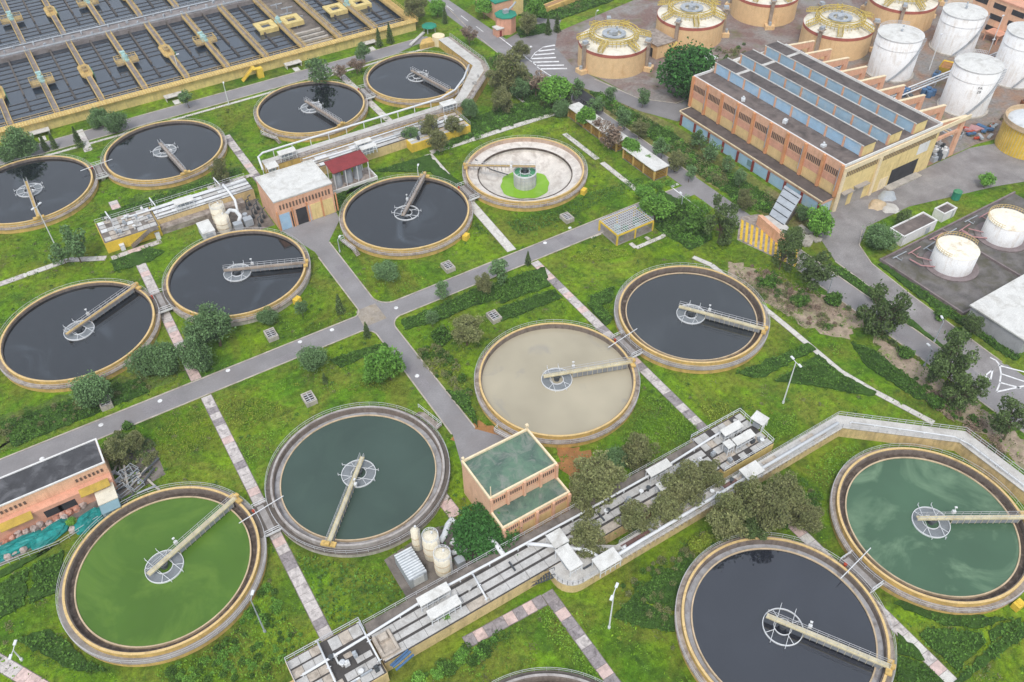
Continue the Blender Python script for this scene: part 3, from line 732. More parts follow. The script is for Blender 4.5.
# ---------------------------------------------------------------- aeration basin
def aeration():
    X0, X1, YF, YB = -84.7, 50.6, 158.3, 203.0
    T = thing('aeration_basin', 'long rectangular aeration basin with yellow walkways across dark water at the top left', 'water basin', (0,0,0))
    zt = 3.0
    bw = [X0 + 12.25*k for k in range(12)]
    obj('front_wall', B().box(X0-0.3, X1+0.6, 156.4, 158.3, 0, zt-0.01), MT['pale_yellow_paint'], T)
    obj('end_wall', B().box(X1, X1+0.6, 158.3, 262, 0, zt-0.012), MT['pale_yellow_paint'], T)
    obj('front_walkway', B().box(X0, X1+1.4, 155.7, 158.6, zt, zt+0.15), MT['yellow_paint'], T)
    wb = B()
    for k in range(int((X1-X0)/0.75)): wb.box(X0+k*0.75, X0+k*0.75+0.3, 155.75, 158.5, zt+0.152, zt+0.17)
    tag(obj('walkway_slats', wb, MT['pale_yellow_paint'], T), kind='stuff')
    obj('end_walkway', B().box(X1-0.9, X1+1.4, 158.6, 262, zt, zt+0.14), MT['bridge_ochre'], T)
    obj('walkway_rail', B().rail([(X0,155.7),(X1+1.4,155.7),(X1+1.4,262)], zt+0.15, 1.05, 2.2, 0.07).rail([(X0,158.55),(X1-1,158.55)], zt+0.17, 1.05, 2.2, 0.06), MT['rail_ochre'], T)
    kb = B()
    for k in range(22): kb.box(X0+3+k*6.1, X0+3.3+k*6.1, 155.9, 156.398, 2.3, 2.99)
    tag(obj('walkway_bracket', kb, MT['pale_yellow_paint'], T), kind='stuff')
    obj('middle_deck', B().box(X0, X1-0.95, 203.0, 210.5, 0.5, zt+0.1), MT['deck_mauve'], T)
    db = B().rail([(X0,203.1),(X1-1,203.1)], zt+0.1, 1.05, 2.5, 0.08).rail([(X0,210.4),(X1-1,210.4)], zt+0.1, 1.05, 2.5, 0.08)
    for k in range(46): db.obox(X0+1+k*2.9, 205.2+(k*7 % 5)*0.8, zt+0.5, 0.5+(k % 3)*0.3, 0.4, 0.8, k)
    db.tube([(X0,204.2,zt+0.4),(X1-1,204.2,zt+0.4)], 0.18, 6); db.tube([(X0,209.4,zt+0.4),(X1-1,209.4,zt+0.4)], 0.25, 6)
    obj('deck_pipework', db, MT['grey_metal'], T)
    dry = 8
    for row, (y0, y1) in enumerate(((158.3,203.0),(210.5,262))):
        obj('water_surface', B().sheet([(X0,y0),(bw[8],y0),(bw[8],y1),(X0,y1)], 1.7), W['basin'], T)
        obj('water_surface', B().sheet([(bw[9],y0),(X1,y0),(X1,y1),(bw[9],y1)], 1.7), W['basin'], T)
        obj('drained_floor', B().sheet([(bw[8],y0),(bw[9],y0),(bw[9],y1),(bw[8],y1)], 0.9), MT['dark_concrete'], T)
        ym = 180.7 if row == 0 else 232.5
        for k in range(1, 12):
            x = bw[k]
            if row == 1 and x > 40: continue
            A = put('aerator_bridge', None, T, (x, 0, 0))
            L = y1-y0
            put('deck', shared('ae_deck_%d' % row, lambda b: b.box(-0.6,0.6,y0+0.3,y1,zt-0.25,zt+0.05), MT['deck_mauve']), A)
            put('kerb', shared('ae_kerb_%d' % row, lambda b: (b.box(-0.82,-0.602,y0+0.3,y1,zt-0.5,zt+0.3), b.box(0.602,0.82,y0+0.3,y1,zt-0.5,zt+0.3)), MT['bridge_ochre']), A)
            put('handrail', shared('ae_rail_%d' % row, lambda b: b.rail([(-0.75,y0+0.6),(-0.75,y1)], zt+0.3, 0.85, 2.2, 0.06).rail([(0.75,y0+0.6),(0.75,y1)], zt+0.3, 0.85, 2.2, 0.06), MT['rail_ochre']), A)
            put('pier', shared('ae_pier_%d' % row, lambda b: [b.box(-0.3,0.3,y0+q*L,y0+q*L+0.6,0,zt-0.25) for q in (0.25,0.5,0.75)], MT['dark_concrete']), A)
            if k in (7, 8, 9, 10, 11) and row == 0:
                if k in (8, 10):
                    for s in (-1, 1):
                        put('platform', shared('ae_box', lambda b: (b.box(-3.2,3.2,-3.4,-1.6,2.6,3.2), b.box(-3.2,3.2,1.6,3.4,2.6,3.2), b.box(-3.2,-1.5,-1.6,1.6,2.6,3.2), b.box(1.5,3.2,-1.6,1.6,2.6,3.2), b.box(-3.2,3.2,-3.4,-3.2,1.8,2.6)), MT['pale_yellow_paint']), A, (s*4.4, ym, 0))
                    put('motor', shared('ae_motor', lambda b: (b.cyl(0,0,0.8,zt,zt+1.6,16), b.box(-0.9,0.9,-1.2,1.2,zt,zt+0.5), b.cyl(0,0,0.4,zt+1.6,zt+2.1,12)), MT['cyan_motor']), A, (0, ym, 0))
            elif k % 2 == 0:
                put('platform', shared('ae_oct', lambda b: (b.box(-3.3,-0.83,-2.2,2.0,zt-0.3,zt+0.12), b.box(0.83,3.3,-2.2,2.0,zt-0.3,zt+0.12), b.box(-3.3,-3.2,-2.2,2.0,zt+0.12,zt+0.5), b.box(3.2,3.3,-2.2,2.0,zt+0.12,zt+0.5)), MT['platform_brown']), A, (0, ym, 0))
                put('guard_rail', shared('ae_octrail', lambda b: b.rail([(0.9,-2.1),(3.2,-2.1),(3.2,2.1),(0.9,2.1)], zt+0.12, 1.05, 1.2, 0.09), MT['rail_ochre']), A, (0, ym-0.1, 0))
                put('guard_rail', CACHE[('ae_octrail', 'rail_ochre')], A, (0, ym-0.1, 0), PI)
                put('motor', shared('ae_motor', lambda b: (b.cyl(0,0,0.8,zt,zt+1.6,16), b.box(-0.9,0.9,-1.2,1.2,zt,zt+0.5), b.cyl(0,0,0.4,zt+1.6,zt+2.1,12)), MT['cyan_motor']), A, (0, ym, 0))
                put('gearbox', shared('ae_gear', lambda b: (b.box(-0.9,0.9,-0.7,0.7,zt+0.1,zt+0.9), b.box(-0.5,0.5,-1.0,4.4,zt+0.1,zt+0.7), b.box(-0.8,0.8,2.6,3.6,zt+0.7,zt+1.2)), MT['cyan_motor']), A, (0, ym+1.2, 0))
            else:
                put('platform', shared('ae_hex', lambda b: b.prism([(-1.1,-4.5),(1.1,-4.5),(1.7,-3),(1.7,3),(1.1,4.5),(-1.1,4.5),(-1.7,3),(-1.7,-3)], zt-0.4, zt+0.1), MT['bridge_ochre']), A, (0, ym, 0))
                put('gearbox', shared('ae_gear2', lambda b: (b.box(-0.8,0.8,-1.4,1.4,zt+0.1,zt+0.8), b.cyl(0,0,0.5,zt+0.8,zt+1.3,12)), MT['platform_brown']), A, (0, ym, 0))
                put('side_plate', shared('ae_side', lambda b: b.box(1.72,1.85,-4,1.5,zt-1.2,zt+0.1), MT['green_paint']), A, (0, ym, 0))
        # baffles along each bay and the pipes that cross it
        for k in range(11):
            xc = (bw[k]+bw[k+1])/2 if k < 11 else 0
            if k == 8:
                if row == 0:
                    for q in range(4):
                        put('settling_trough', shared('trough', lambda b: (b.box(-4.6,4.6,-0.5,0.5,1.2,2.0), b.box(-4.6,4.6,-0.28,0.28,2.0,2.02)), MT['concrete']), T, (xc, 162+q*3.2, 0))
                    for q in range(5):
                        put('standpipe', shared('standp', lambda b: (b.tube([(0,0,0.9),(0,0,2.6)],0.25,8), b.box(-2,2,-0.15,0.15,2.2,2.5)), MT['grey_metal']), T, (xc-1+q % 2*2, 178+q*4.6, 0))
                continue
            put('baffle', shared('baffle_%d' % row, lambda b: b.box(-0.24,0.24,y0+18,y1,0,2.5), MT['baffle_brown']), T, (xc, 0, 0))
            put('baffle', shared('baffle2_%d' % row, lambda b: b.box(-0.3,0.3,y0+8.5,y0+16,0,2.15), MT['slot_dark']), T, (xc, 0, 0))
            for q in range(14):
                if 5 <= q <= 6: continue
                put('air_pipe', shared('air_pipe', lambda b: b.beam((-5.1,0,1.76),(5.1,0,1.76),0.26,0.14), MT['slot_dark']), T, (xc, y0+2.0+q*3.1, 0))
    # stairs and little porches on the front
    for x in (-66.5, -29.5, 7.5, 33.0):
        put('porch', shared('porch', lambda b: (b.box(-2.6,2.6,153.4,155.65,1.1,1.3), b.box(-0.9,0.9,150.8,153.4,0.05,0.12), b.box(-2.4,-2.2,153.5,155.6,0,1.1), b.box(2.2,2.4,153.5,155.6,0,1.1)), MT['path_pale']), T, (x, 0, 0))
    st = put('stair', None, T, (-5.5, 0, 0))
    sb = B()
    for k in range(11): sb.box(-3.6+k*0.33, -3.2+k*0.33, 153.0, 154.8, 0.15+k*0.27, 0.3+k*0.27)
    obj('steps', sb, MT['bright_yellow_paint'], st)
    obj('stair_post', B().box(1.2,3.0,152.7,154.4,0,2.9).box(0.2,1.2,152.9,155.6,2.8,3.0), MT['bright_yellow_paint'], st)
    obj('stair_rail', B().beam((-3.6,153.0,1.3),(0.2,153.0,4.1),0.09).beam((-3.6,154.8,1.3),(0.2,154.8,4.1),0.09), MT['yellow_paint'], st)
m('rail_ochre', '#d3b778', var=0.1, fine=0)
m('deck_mauve', '#8d8684', var=0.25, dirt='#6e625e', damt=0.45, dscale=0.4)
m('platform_brown', '#a8946f', var=0.2, dirt='#7d6a4c', damt=0.4)
m('baffle_brown', '#5d5650', var=0.2)
aeration()

# ---------------------------------------------------------------- covered channels
def lanes(T, x0, x1, ys, step, z, mats, seed, th=0.08):
    rnd = random.Random(seed)
    n_ = max(1, round((x1-x0)/step)); l = (x1-x0)/n_
    for (y0, y1) in ys:
        for i in range(n_):
            mt = rnd.choice(mats)
            if mt is None: continue
            me = shared('cover_%.2f_%.2f' % (l, y1-y0), lambda b: b.box(-l/2+0.03, l/2-0.03, -(y1-y0)/2, (y1-y0)/2, 0, th), MT[mt])
            put('cover_panel', me, T, (x0+(i+0.5)*l, (y0+y1)/2, z+0.004+rnd.random()*0.03))
def canopy(px, py, lx, ly, label, z=5.0, rz=0.0, slope=0.25):
    x, y = at(px, py, z)
    T = thing('canopy', label, 'canopy', (x, y, 0), rz, 'white equipment canopies on the channels')
    b = B().add([(-lx/2,-ly/2,z-slope),(lx/2,-ly/2,z-slope),(lx/2,ly/2,z),(-lx/2,ly/2,z),(-lx/2,-ly/2,z-slope+0.12),(lx/2,-ly/2,z-slope+0.12),(lx/2,ly/2,z+0.12),(-lx/2,ly/2,z+0.12)],
                [(0,3,2,1),(4,5,6,7),(0,1,5,4),(1,2,6,5),(2,3,7,6),(3,0,4,7)])
    obj('roof', b, MT['roof_white'], T)
    for i, j in ((-1,-1),(1,-1),(1,1),(-1,1)): put('post', shared('canopy_post', lambda q: q.box(-0.06,0.06,-0.06,0.06,2.85,4.8), MT['rail_white']), T, (i*(lx/2-0.15), j*(ly/2-0.15), 0))
    k = max(2, round(lx/1.1))
    fb = B()
    for i in range(k+1): fb.box(-lx/2+0.2+i*(lx-0.4)/k-0.05, -lx/2+0.2+i*(lx-0.4)/k+0.05, -ly/2+0.1, -ly/2+0.2, 2.9, 4.75)
    fb.box(-lx/2+0.2, lx/2-0.2, -ly/2+0.11, -ly/2+0.19, 3.8, 3.9)
    obj('front_frame', fb, MT['rail_white'], T)
    obj('machine', B().box(-lx*0.3,lx*0.3,-ly*0.2,ly*0.3,2.95,3.9).cyl(0,0,0.35,3.9,4.3,12), MT['grey_metal'], T)
    return T
def pipe(pts, r, label, mat='rail_white', stand=None, name='white_pipe', cat='pipe'):
    T = thing(name, label, cat, (0,0,0))
    obj('pipe_run', B().tube(pts, r, 10), MT[mat], T, smooth=True)
    if stand is not None:
        a, c = Vector(pts[0]), Vector(pts[-1])
        n_ = max(2, int((c-a).length/5))
        for i in range(n_+1):
            p = a.lerp(c, i/n_)
            # stay under the run: nearest point of the polyline
            best = None
            for u, v in zip(pts[:-1], pts[1:]):
                u, v = Vector(u), Vector(v); d = v-u; tt = max(0, min(1, (p-u).dot(d)/d.length_squared)); q = u+d*tt
                if best is None or (q-p).length < (best-p).length: best = q
            put('pipe_stand', shared('stand_%.2f' % (best.z-r-stand), lambda b: b.box(-0.09,0.09,-0.09,0.09,0,best.z-r*0.5-stand).box(-0.35,0.35,-0.05,0.05,best.z-stand-0.1,best.z-stand), MT['rail_white']), T, (best.x, best.y, stand))
    return T
def gear(T, x0, x1, y0, y1, z, n, seed, mats=('grey_metal','cover_panel','dark_metal','white_metal')):
    """valves, motors and boxes standing on a deck"""
    rnd = random.Random(seed)
    for i in range(n):
        x, y = rnd.uniform(x0,x1), rnd.uniform(y0,y1)
        k = rnd.randrange(3); mt = MT[rnd.choice(mats)]
        if k == 0: me = shared('gear_box', lambda b: b.box(-0.4,0.4,-0.3,0.3,0,0.8).box(-0.2,0.2,-0.2,0.2,0.8,1.1), mt)
        elif k == 1: me = shared('gear_valve', lambda b: b.cyl(0,0,0.18,0,1.0,8).cyl(0,0,0.4,1.0,1.08,12), mt)
        else: me = shared('gear_beam', lambda b: b.box(-0.9,0.9,-0.12,0.12,0.1,0.4), mt)
        put('sluice_gear', me, T, (x,y,z), rnd.choice((0, PI/2)))

C1 = thing('covered_channel', 'long grey covered channel with slab lids in front of the green-roofed building', 'channel', (0,0,0))
obj('channel_wall', B().box(-53.4,10.9,-34.0,-27.7,0,2.7), MT['beige_wall'], C1)
obj('channel_bed', B().box(-53.4,10.9,-33.98,-27.72,2.701,2.79), MT['slot_dark'], C1)
obj('side_walkway', B().box(-53.4,10.9,-28.6,-26.9,2.8,2.9), MT['dark_concrete'], C1)
obj('walkway_rail', B().rail([(-53.4,-26.95),(10.8,-26.95)], 2.9, 1.05, 1.8, 0.06), MT['rail_grey'], C1)
lanes(C1, -53.2, 10.8, [(-30.4,-29.1),(-31.95,-30.8),(-33.8,-32.4)], 3.6, 2.79, ['cover_panel']*9+['cover_panel_warm'], 1)
gear(C1, -52, 10, -30.7, -30.9, 2.87, 16, 2)
K1 = thing('channel_chamber', 'wide slab-covered end of the long channel at the bottom edge', 'channel', (0,0,0))
obj('block_wall', B().box(-65.4,-53.6,-35.4,-25.9,0,2.6).box(-67.6,-65.41,-34,-28.5,0,1.6), MT['beige_wall'], K1)
obj('block_bed', B().box(-65.3,-53.7,-35.3,-26.0,2.601,2.7), MT['slot_dark'], K1)
lanes(K1, -65.2, -60.2, [(-27.5,-26.2),(-29.2,-27.8),(-30.8,-29.5),(-32.4,-31.1),(-35.2,-34.0)], 1.7, 2.7, ['cover_panel','cover_panel','cover_panel_warm'], 3)
lanes(K1, -59.0, -54.0, [(-28.2,-26.3),(-33.6,-32.4),(-35.2,-33.9)], 1.7, 2.7, ['cover_panel','cover_panel','cover_panel_warm'], 4)
lanes(K1, -59.2, -54.2, [(-30.4,-29.6),(-31.9,-31.0)], 1.3, 2.7, ['cover_panel','cover_panel_warm',None], 5)
lanes(K1, -65.0, -59.4, [(-33.8,-32.7)], 2.8, 2.7, ['cover_panel_warm'], 6)
gear(K1, -64, -54.5, -34.5, -29, 2.8, 14, 7)
obj('guard_rail', B().rail([(-65.3,-35.2),(-65.3,-25.95),(-53.7,-25.95),(-53.7,-28.0)], 2.7, 1.1, 1.5, 0.08), MT['rail_grey'], K1)
gb = B().box(-53.4,-50.4,-33.6,-29.6,2.9,2.96).box(-53.3,-52.9,-33.4,-29.8,2.96,3.5).box(-51.0,-50.6,-33.4,-29.8,2.96,3.5).box(-52.9,-51.0,-33.4,-33.0,2.96,3.4).box(-52.6,-51.3,-31.2,-30.2,2.96,3.9)
obj('screen_machine', gb, MT['cover_panel_warm'], K1)
obj('pipe_bundle', B().tube([(-52.6,-35.0,2.6),(-49.4,-34.4,2.8)],0.22,8).tube([(-52.8,-34.6,2.5),(-49.6,-33.95,2.7)],0.18,8).tube([(-52.4,-35.5,2.3),(-49.2,-34.9,2.5)],0.18,8), MT['plastic_blue'], K1)
K2 = thing('channel_chamber', 'slab-covered far end of the long channel with white canopies', 'channel', (0,0,0))
obj('block_wall', B().box(10.95,22.7,-34.8,-26.0,0,2.6), MT['pale_yellow_paint'], K2)
obj('block_bed', B().box(11.0,22.6,-34.7,-26.1,2.601,2.7), MT['slot_dark'], K2)
lanes(K2, 11.2, 22.5, [(-27.9,-26.4),(-29.7,-28.3),(-31.3,-30.0),(-33.0,-31.6),(-34.6,-33.3)], 1.5, 2.7, ['cover_panel']*4+['cover_panel_warm',None], 8)
gear(K2, 11.5, 22, -34, -27, 2.8, 12, 9)
obj('guard_rail', B().rail([(11.0,-26.05),(22.6,-26.05),(22.6,-34.7),(11.0,-34.7)], 2.7, 1.1, 1.5, 0.07), MT['rail_white'], K2)
pipe([(-64,-29.6,3.6),(-53.5,-29.2,3.6),(-41,-28.5,3.7),(-16,-28.9,3.7),(4,-28.9,3.7),(14,-28.4,3.7),(20,-28.2,3.7)], 0.2, 'long thin white pipe running along the covered channel lids', stand=2.85)
pipe([(-60.3,-26.0,3.7),(-60.6,-35.3,3.7)], 0.14, 'white cross pipe over the slab-covered bottom channel end', stand=2.7)
pipe([(-53.9,-26.6,3.7),(-53.9,-33.6,3.7)], 0.14, 'white cross pipe at the step down to the narrower channel', stand=2.7)
pipe([(-35.6,-28.5,3.7),(-36.0,-33.6,3.7)], 0.14, 'white cross pipe on the channel below the cream cylinders', stand=2.7)
canopy(433.5, 594, 5.2, 1.5, 'white canopy on the near channel, the farther of a pair')
canopy(444, 607, 5.2, 1.6, 'white canopy on the near channel, the nearer of a pair')
canopy(659, 467.5, 4.6, 1.6, 'narrow white canopy beside the beige tank shrubs on the channel')
canopy(665, 484, 2.8, 1.6, 'small white canopy half hidden behind the olive trees')
canopy(732, 428, 4.4, 1.5, 'left white canopy on the far channel end')
canopy(744, 437, 4.4, 1.5, 'middle white canopy on the far channel end')
canopy(729, 444, 1.6, 1.6, 'tiny square white hood on the far channel end', slope=0.1)
canopy(760, 418, 2.4, 2.6, 'white boxed canopy at the tip of the far channel end', rz=0.3)
canopy(557.6, 538, 2.7, 2.7, 'square white canopy where the channels join')
canopy(569, 557, 2.5, 4.2, 'long white canopy at the rounded channel corner')
canopy(607, 559, 4.2, 2.4, 'white canopy beside the olive tree on the rounded corner')
canopy(752, 470, 3.8, 2.4, 'white canopy on the right channel above the olive grove')

C2 = thing('covered_channel', 'white-topped raised channel bending round the cloudy green tank', 'channel', (0,0,0))
arc2 = [(-24.8+3.2*(1-math.cos(PI/2*k/6)), -35.4-3.2*math.sin(PI/2*k/6)) for k in range(7)]
poly2 = [(-24.8,-34.05)] + arc2 + [(35.7,-38.7),(50.5,-52.2),(50.9,-120),(53.1,-120),(53.0,-51.4),(37.0,-36.6),(-13.5,-36.6),(-17,-34.05)]
obj('channel_wall', B().prism(poly2, 0, 2.65), MT['beige_wall'], C2)
sc = lambda k: [(x+(0.18 if x < -20 else 0)*k, y) for x, y in poly2]
obj('channel_top', B().prism([(-25.05,-34.07)] + [(x-0.25, y-0.25) for x, y in arc2] + [(35.6,-38.95),(50.25,-52.3),(50.65,-120),(53.4,-120),(53.3,-51.3),(37.1,-36.3),(-13.5,-36.3),(-16.8,-34.07)], 2.651, 2.8), MT['pale_concrete'], C2)
obj('guard_rail', B().rail([(37.1,-36.4),(53.2,-51.3),(53.2,-110)], 2.8, 1.05, 1.5, 0.06).rail([(-13,-36.4),(37.1,-36.4)], 2.8, 1.05, 1.6, 0.05).rail([(50.7,-52.4),(50.7,-110)], 2.8, 1.05, 1.8, 0.05), MT['rail_grey'], C2)
obj('outer_rail', B().rail([(-24.95,-35)] + [(x-0.2,y-0.2) for x, y in arc2] + [(35.5,-38.85),(50.2,-52.3)], 2.8, 1.05, 1.5, 0.05), MT['rail_grey'], C2)
lanes(C2, -13, 36, [(-37.9,-36.8)], 3.0, 2.8, ['cover_panel','cover_panel_warm','cover_panel','soil_red'], 11)
lanes(C2, -20, 35, [(-38.55,-38.05)], 3.0, 2.8, ['cover_panel','cover_panel','cover_panel_warm'], 12)
gear(C2, -22, 12, -38.2, -36.9, 2.85, 12, 13)
cb = B()
for k in range(60):
    x = -20+k*0.95; cb.box(x, x+0.3, -38.93, -38.705, 2.05, 2.6)
tag(obj('wall_bracket', cb, MT['weir_cream'], C2), kind='stuff')
pipe([(-25.5,-29.0,3.7),(-23.4,-30.6,3.7),(-18.2,-35.2,3.9),(-17.3,-37.6,3.7),(-15.0,-38.3,3.7),(-10,-38.2,3.7),(35.0,-38.1,3.6)], 0.3, 'thick white pipe crossing to the rounded channel corner and running along it', stand=2.85)
pipe([(37.5,-39.0,3.2),(50.2,-51.2,3.2),(51.0,-54,3.2),(51.2,-110,3.2)], 0.12, 'thin white pipe on the channel bend at the right edge', stand=2.8)
obj('stair', B().add([], []).box(0,0.01,0,0.01,0,0.01), MT['dark_concrete'], C1) if False else None
S1 = thing('channel_stair', 'dark metal stair leaning on the channel wall by the pink-slab path', 'stairs', (-24.6,-35.2,0), rad(-28))
for k in range(10): put('step', shared('stair_step', lambda b: b.box(-0.15,0.15,-0.55,0.55,-0.04,0.04), MT['dark_metal']), S1, (-4.2+k*0.42, 0, 0.2+k*0.25))
for s in (-0.55, 0.55): put('handrail', shared('stair_hand', lambda b: b.beam((-4.3,0,1.1),(0,0,3.6),0.08).beam((-4.3,0,0.1),(0,0,2.6),0.12).beam((-4.3,0,0.1),(-4.3,0,1.1),0.07).beam((0,0,2.6),(0,0,3.6),0.07), MT['dark_metal']), S1, (0, s, 0))

# upper channels
C3 = thing('covered_channel', 'white-piped channel with a yellow end wall at the upper left', 'channel', (0,0,0))
obj('end_block_wall', B().box(-63.6,-51.0,90.0,99.2,0,2.75), MT['bright_yellow_paint'], C3)
obj('end_block_top', B().box(-63.5,-51.1,90.1,99.1,2.751,2.82), MT['dark_concrete'], C3)
obj('channel_wall', B().box(-50.95,-27.2,92.6,98.6,0,2.7), MT['beige_wall'], C3)
obj('channel_bed', B().box(-50.9,-27.2,92.7,98.5,2.701,2.78), MT['slot_dark'], C3)
obj('side_ledge', B().box(-51.0,-30.5,90.3,92.55,0,1.5), MT['walkway_concrete'], C3)
lanes(C3, -63.2, -51.4, [(90.5,92.0),(92.4,93.9),(94.3,95.6),(96.0,97.3),(97.6,98.9)], 1.5, 2.82, ['cover_panel','cover_panel','white_metal','cover_panel_warm',None], 21)
lanes(C3, -50.8, -27.3, [(97.0,98.3),(95.3,96.6),(93.8,94.9),(92.8,93.5)], 3.9, 2.78, ['white_metal','cover_panel','white_metal'], 22)
gear(C3, -62, -52, 91, 98.5, 2.9, 14, 23, ('white_metal','cover_panel','grey_metal'))
obj('guard_rail', B().rail([(-63.5,99.1),(-27.2,98.9)], 2.8, 1.05, 1.8, 0.06), MT['rail_grey'], C3)
gr = B()
for x in (-60.5,-50.2,-34.5): gr.tube([(x,99.2,2.8),(x,99.2,5.0),(x+0.3,95.5,5.0),(x+0.3,95.5,2.8)], 0.15, 8)
tag(obj('pipe_gantry', gr, MT['rail_white'], C3))
st = B()
for k in range(11): st.box(-58.4+k*0.45, -57.9+k*0.45, 88.7, 89.9, 0.1+k*0.25, 0.25+k*0.25)
st.beam((-58.4,88.7,1.1),(-53.4,88.7,3.8),0.12); st.box(-53.4,-51.5,88.7,89.95,2.75,2.9)
obj('stair', st, MT['dark_concrete'], C3)
for x in (-60.3,-52.2): put('meter_box', shared('meter_box', lambda b: b.box(-0.5,0.5,-0.4,0.4,0,1.5).box(-0.55,0.55,-0.45,0.45,1.5,1.56), MT['white_metal']), C3, (x, 89.5 if x < -55 else 89.4, 0))
canopy(183, 200, 4.6, 2.2, 'white canopy on the upper left channel')
pipe([(-58,96.9,3.3),(-27.5,96.4,3.3)], 0.22, 'white pipe on the upper left channel, the farther of two')
pipe([(-50,93.4,3.3),(-27.5,93.2,3.3)], 0.22, 'white pipe on the upper left channel, the nearer of two')
C4 = thing('covered_channel', 'white-topped channel bending round the farthest tank', 'channel', (0,0,0))
poly4 = [(-21,100.3),(39,100.3),(53.6,113.6),(55.6,120),(55.4,141),(51.4,141),(51.5,119.5),(40.0,107.2),(36,103.8),(-21,103.8)]
obj('channel_wall', B().prism(poly4, 0, 2.6), MT['yellow_paint'], C4)
obj('channel_top', B().prism([(-21,102.0),(38.2,102.0),(52.6,115),(54.6,120.5),(54.6,141),(51.3,141),(51.4,119.6),(39.8,107.3),(35.8,103.9),(-21,103.9)], 2.601, 2.75), MT['pale_concrete'], C4)
obj('side_walkway', B().prism([(-21,100.2),(39.1,100.2),(53.8,113.5),(55.8,120),(55.6,141),(54.62,141),(54.62,120.4),(52.7,114.9),(38.3,101.98),(-21,101.98)], 2.603, 2.7), MT['walkway_concrete'], C4)
obj('guard_rail', B().rail([(-21,100.3),(39,100.3),(53.7,113.6),(55.7,120),(55.5,141)], 2.75, 1.05, 1.6, 0.06), MT['rail_grey'], C4)
obj('round_end', B().cyl(52.4,143.0,2.0,0,3.0,32), MT['cream_trim'], C4)
gear(C4, 45, 52, 108, 117, 2.75, 5, 31)
pipe([(-22.4,98.5,3.6),(-21.6,103.6,4.2),(-20,104.6,4.4),(32,104.4,4.4),(38,106.5,4.4),(44,112.0,4.0),(49.5,118.6,3.8)], 0.26, 'white pipe on posts in front of the two farthest tanks', stand=0.0)
canopy(286.6, 151, 4.6, 2.0, 'white canopy at the left of the upper middle channel')
canopy(271.5, 165, 3.0, 2.6, 'white canopy by the corner of the white-roofed building')
canopy(363, 141, 4.4, 1.6, 'white canopy above the red shed roof, the farther of two')
canopy(368, 146, 4.4, 1.6, 'white canopy above the red shed roof, the nearer of two')
canopy(448, 102.5, 4.4, 2.4, 'white canopy in front of the farthest tank')
C5 = thing('covered_channel', 'grey piped channel behind the red-roofed shed', 'channel', (0,0,0))
obj('channel_wall', B().box(-12.4,33.2,93.0,98.4,0,2.5), MT['beige_wall'], C5)
obj('end_wall', B().box(15.2,33.3,90.0,92.95,0,2.4), MT['bright_yellow_paint'], C5)
obj('channel_bed', B().box(-12.3,33.1,93.1,98.3,2.501,2.58), MT['slot_dark'], C5)
lanes(C5, -12.2, 33.0, [(96.9,98.2),(95.2,96.4),(93.4,94.7)], 3.2, 2.58, ['white_metal','cover_panel','cover_panel_warm'], 33)
lanes(C5, 15.4, 33.0, [(91.6,92.8),(90.2,91.3)], 2.0, 2.41, ['cover_panel','cover_panel_warm','white_metal'], 34)
gear(C5, 15, 33, 90.5, 98, 2.6, 14, 35, ('white_metal','cover_panel','grey_metal','dark_metal'))
obj('guard_rail', B().rail([(-12.4,98.4),(33.2,98.4),(33.2,90.0)], 2.55, 1.05, 1.7, 0.06), MT['rail_grey'], C5)
pipe([(-12,95.9,3.1),(18,95.7,3.1)], 0.22, 'white pipe lying on the grey channel behind the red shed')
pipe([(-12,97.8,3.3),(24,97.6,3.3)], 0.16, 'thin white pipe on the far side of the grey channel')

m('roof_cream', '#efe9d8', var=0.08, dirt='#b89a6a', damt=0.32, dscale=0.5)
m('bund_kerb', '#887c7c', var=0.2, dirt='#62584f', damt=0.4)
m('pipe_pink', '#b98d8d', var=0.2)
m('awning_ochre', '#b89a44', var=0.2, dirt='#94803f', damt=0.4)
m('yellow_stripe', '#e0b93e', var=0.12, dirt='#a08a4c', damt=0.3)
m('grey_wall', '#a9a9ad', var=0.12, dirt='#84848a', damt=0.3, streak=True)
m('grey_white', '#d5d8da', var=0.1, dirt='#9aa0a3', damt=0.35)
m('roof_black2', '#635b58', var=0.25, dirt='#3d3838', damt=0.5, dscale=0.3)

# ---------------------------------------------------------------- buildings
def slots(T, x0, x1, n_, y, z0, z1, face='y', mat='vent_dark', w=None, name='vent_slot'):
    w = w or (x1-x0)/n_*0.5
    for i in range(n_):
        c = x0+(i+0.5)*(x1-x0)/n_
        if face == 'y': put(name, shared('%s_%.2f_%.2f' % (name, w, z1-z0), lambda b: b.box(-w/2,w/2,-0.05,0.05,0,z1-z0), MT[mat]), T, (c, y, z0))
        else: put(name, shared('%s_%.2f_%.2f' % (name, w, z1-z0), lambda b: b.box(-w/2,w/2,-0.05,0.05,0,z1-z0), MT[mat]), T, (y, c, z0), PI/2)
def parapet(T, x0, x1, y0, y1, z, h, w, mat, name='parapet'):
    b = B().box(x0,x1,y0,y0+w,z,z+h).box(x0,x1,y1-w,y1,z,z+h).box(x0,x0+w,y0+w,y1-w,z,z+h).box(x1-w,x1,y0+w,y1-w,z,z+h)
    return obj(name, b, MT[mat], T)

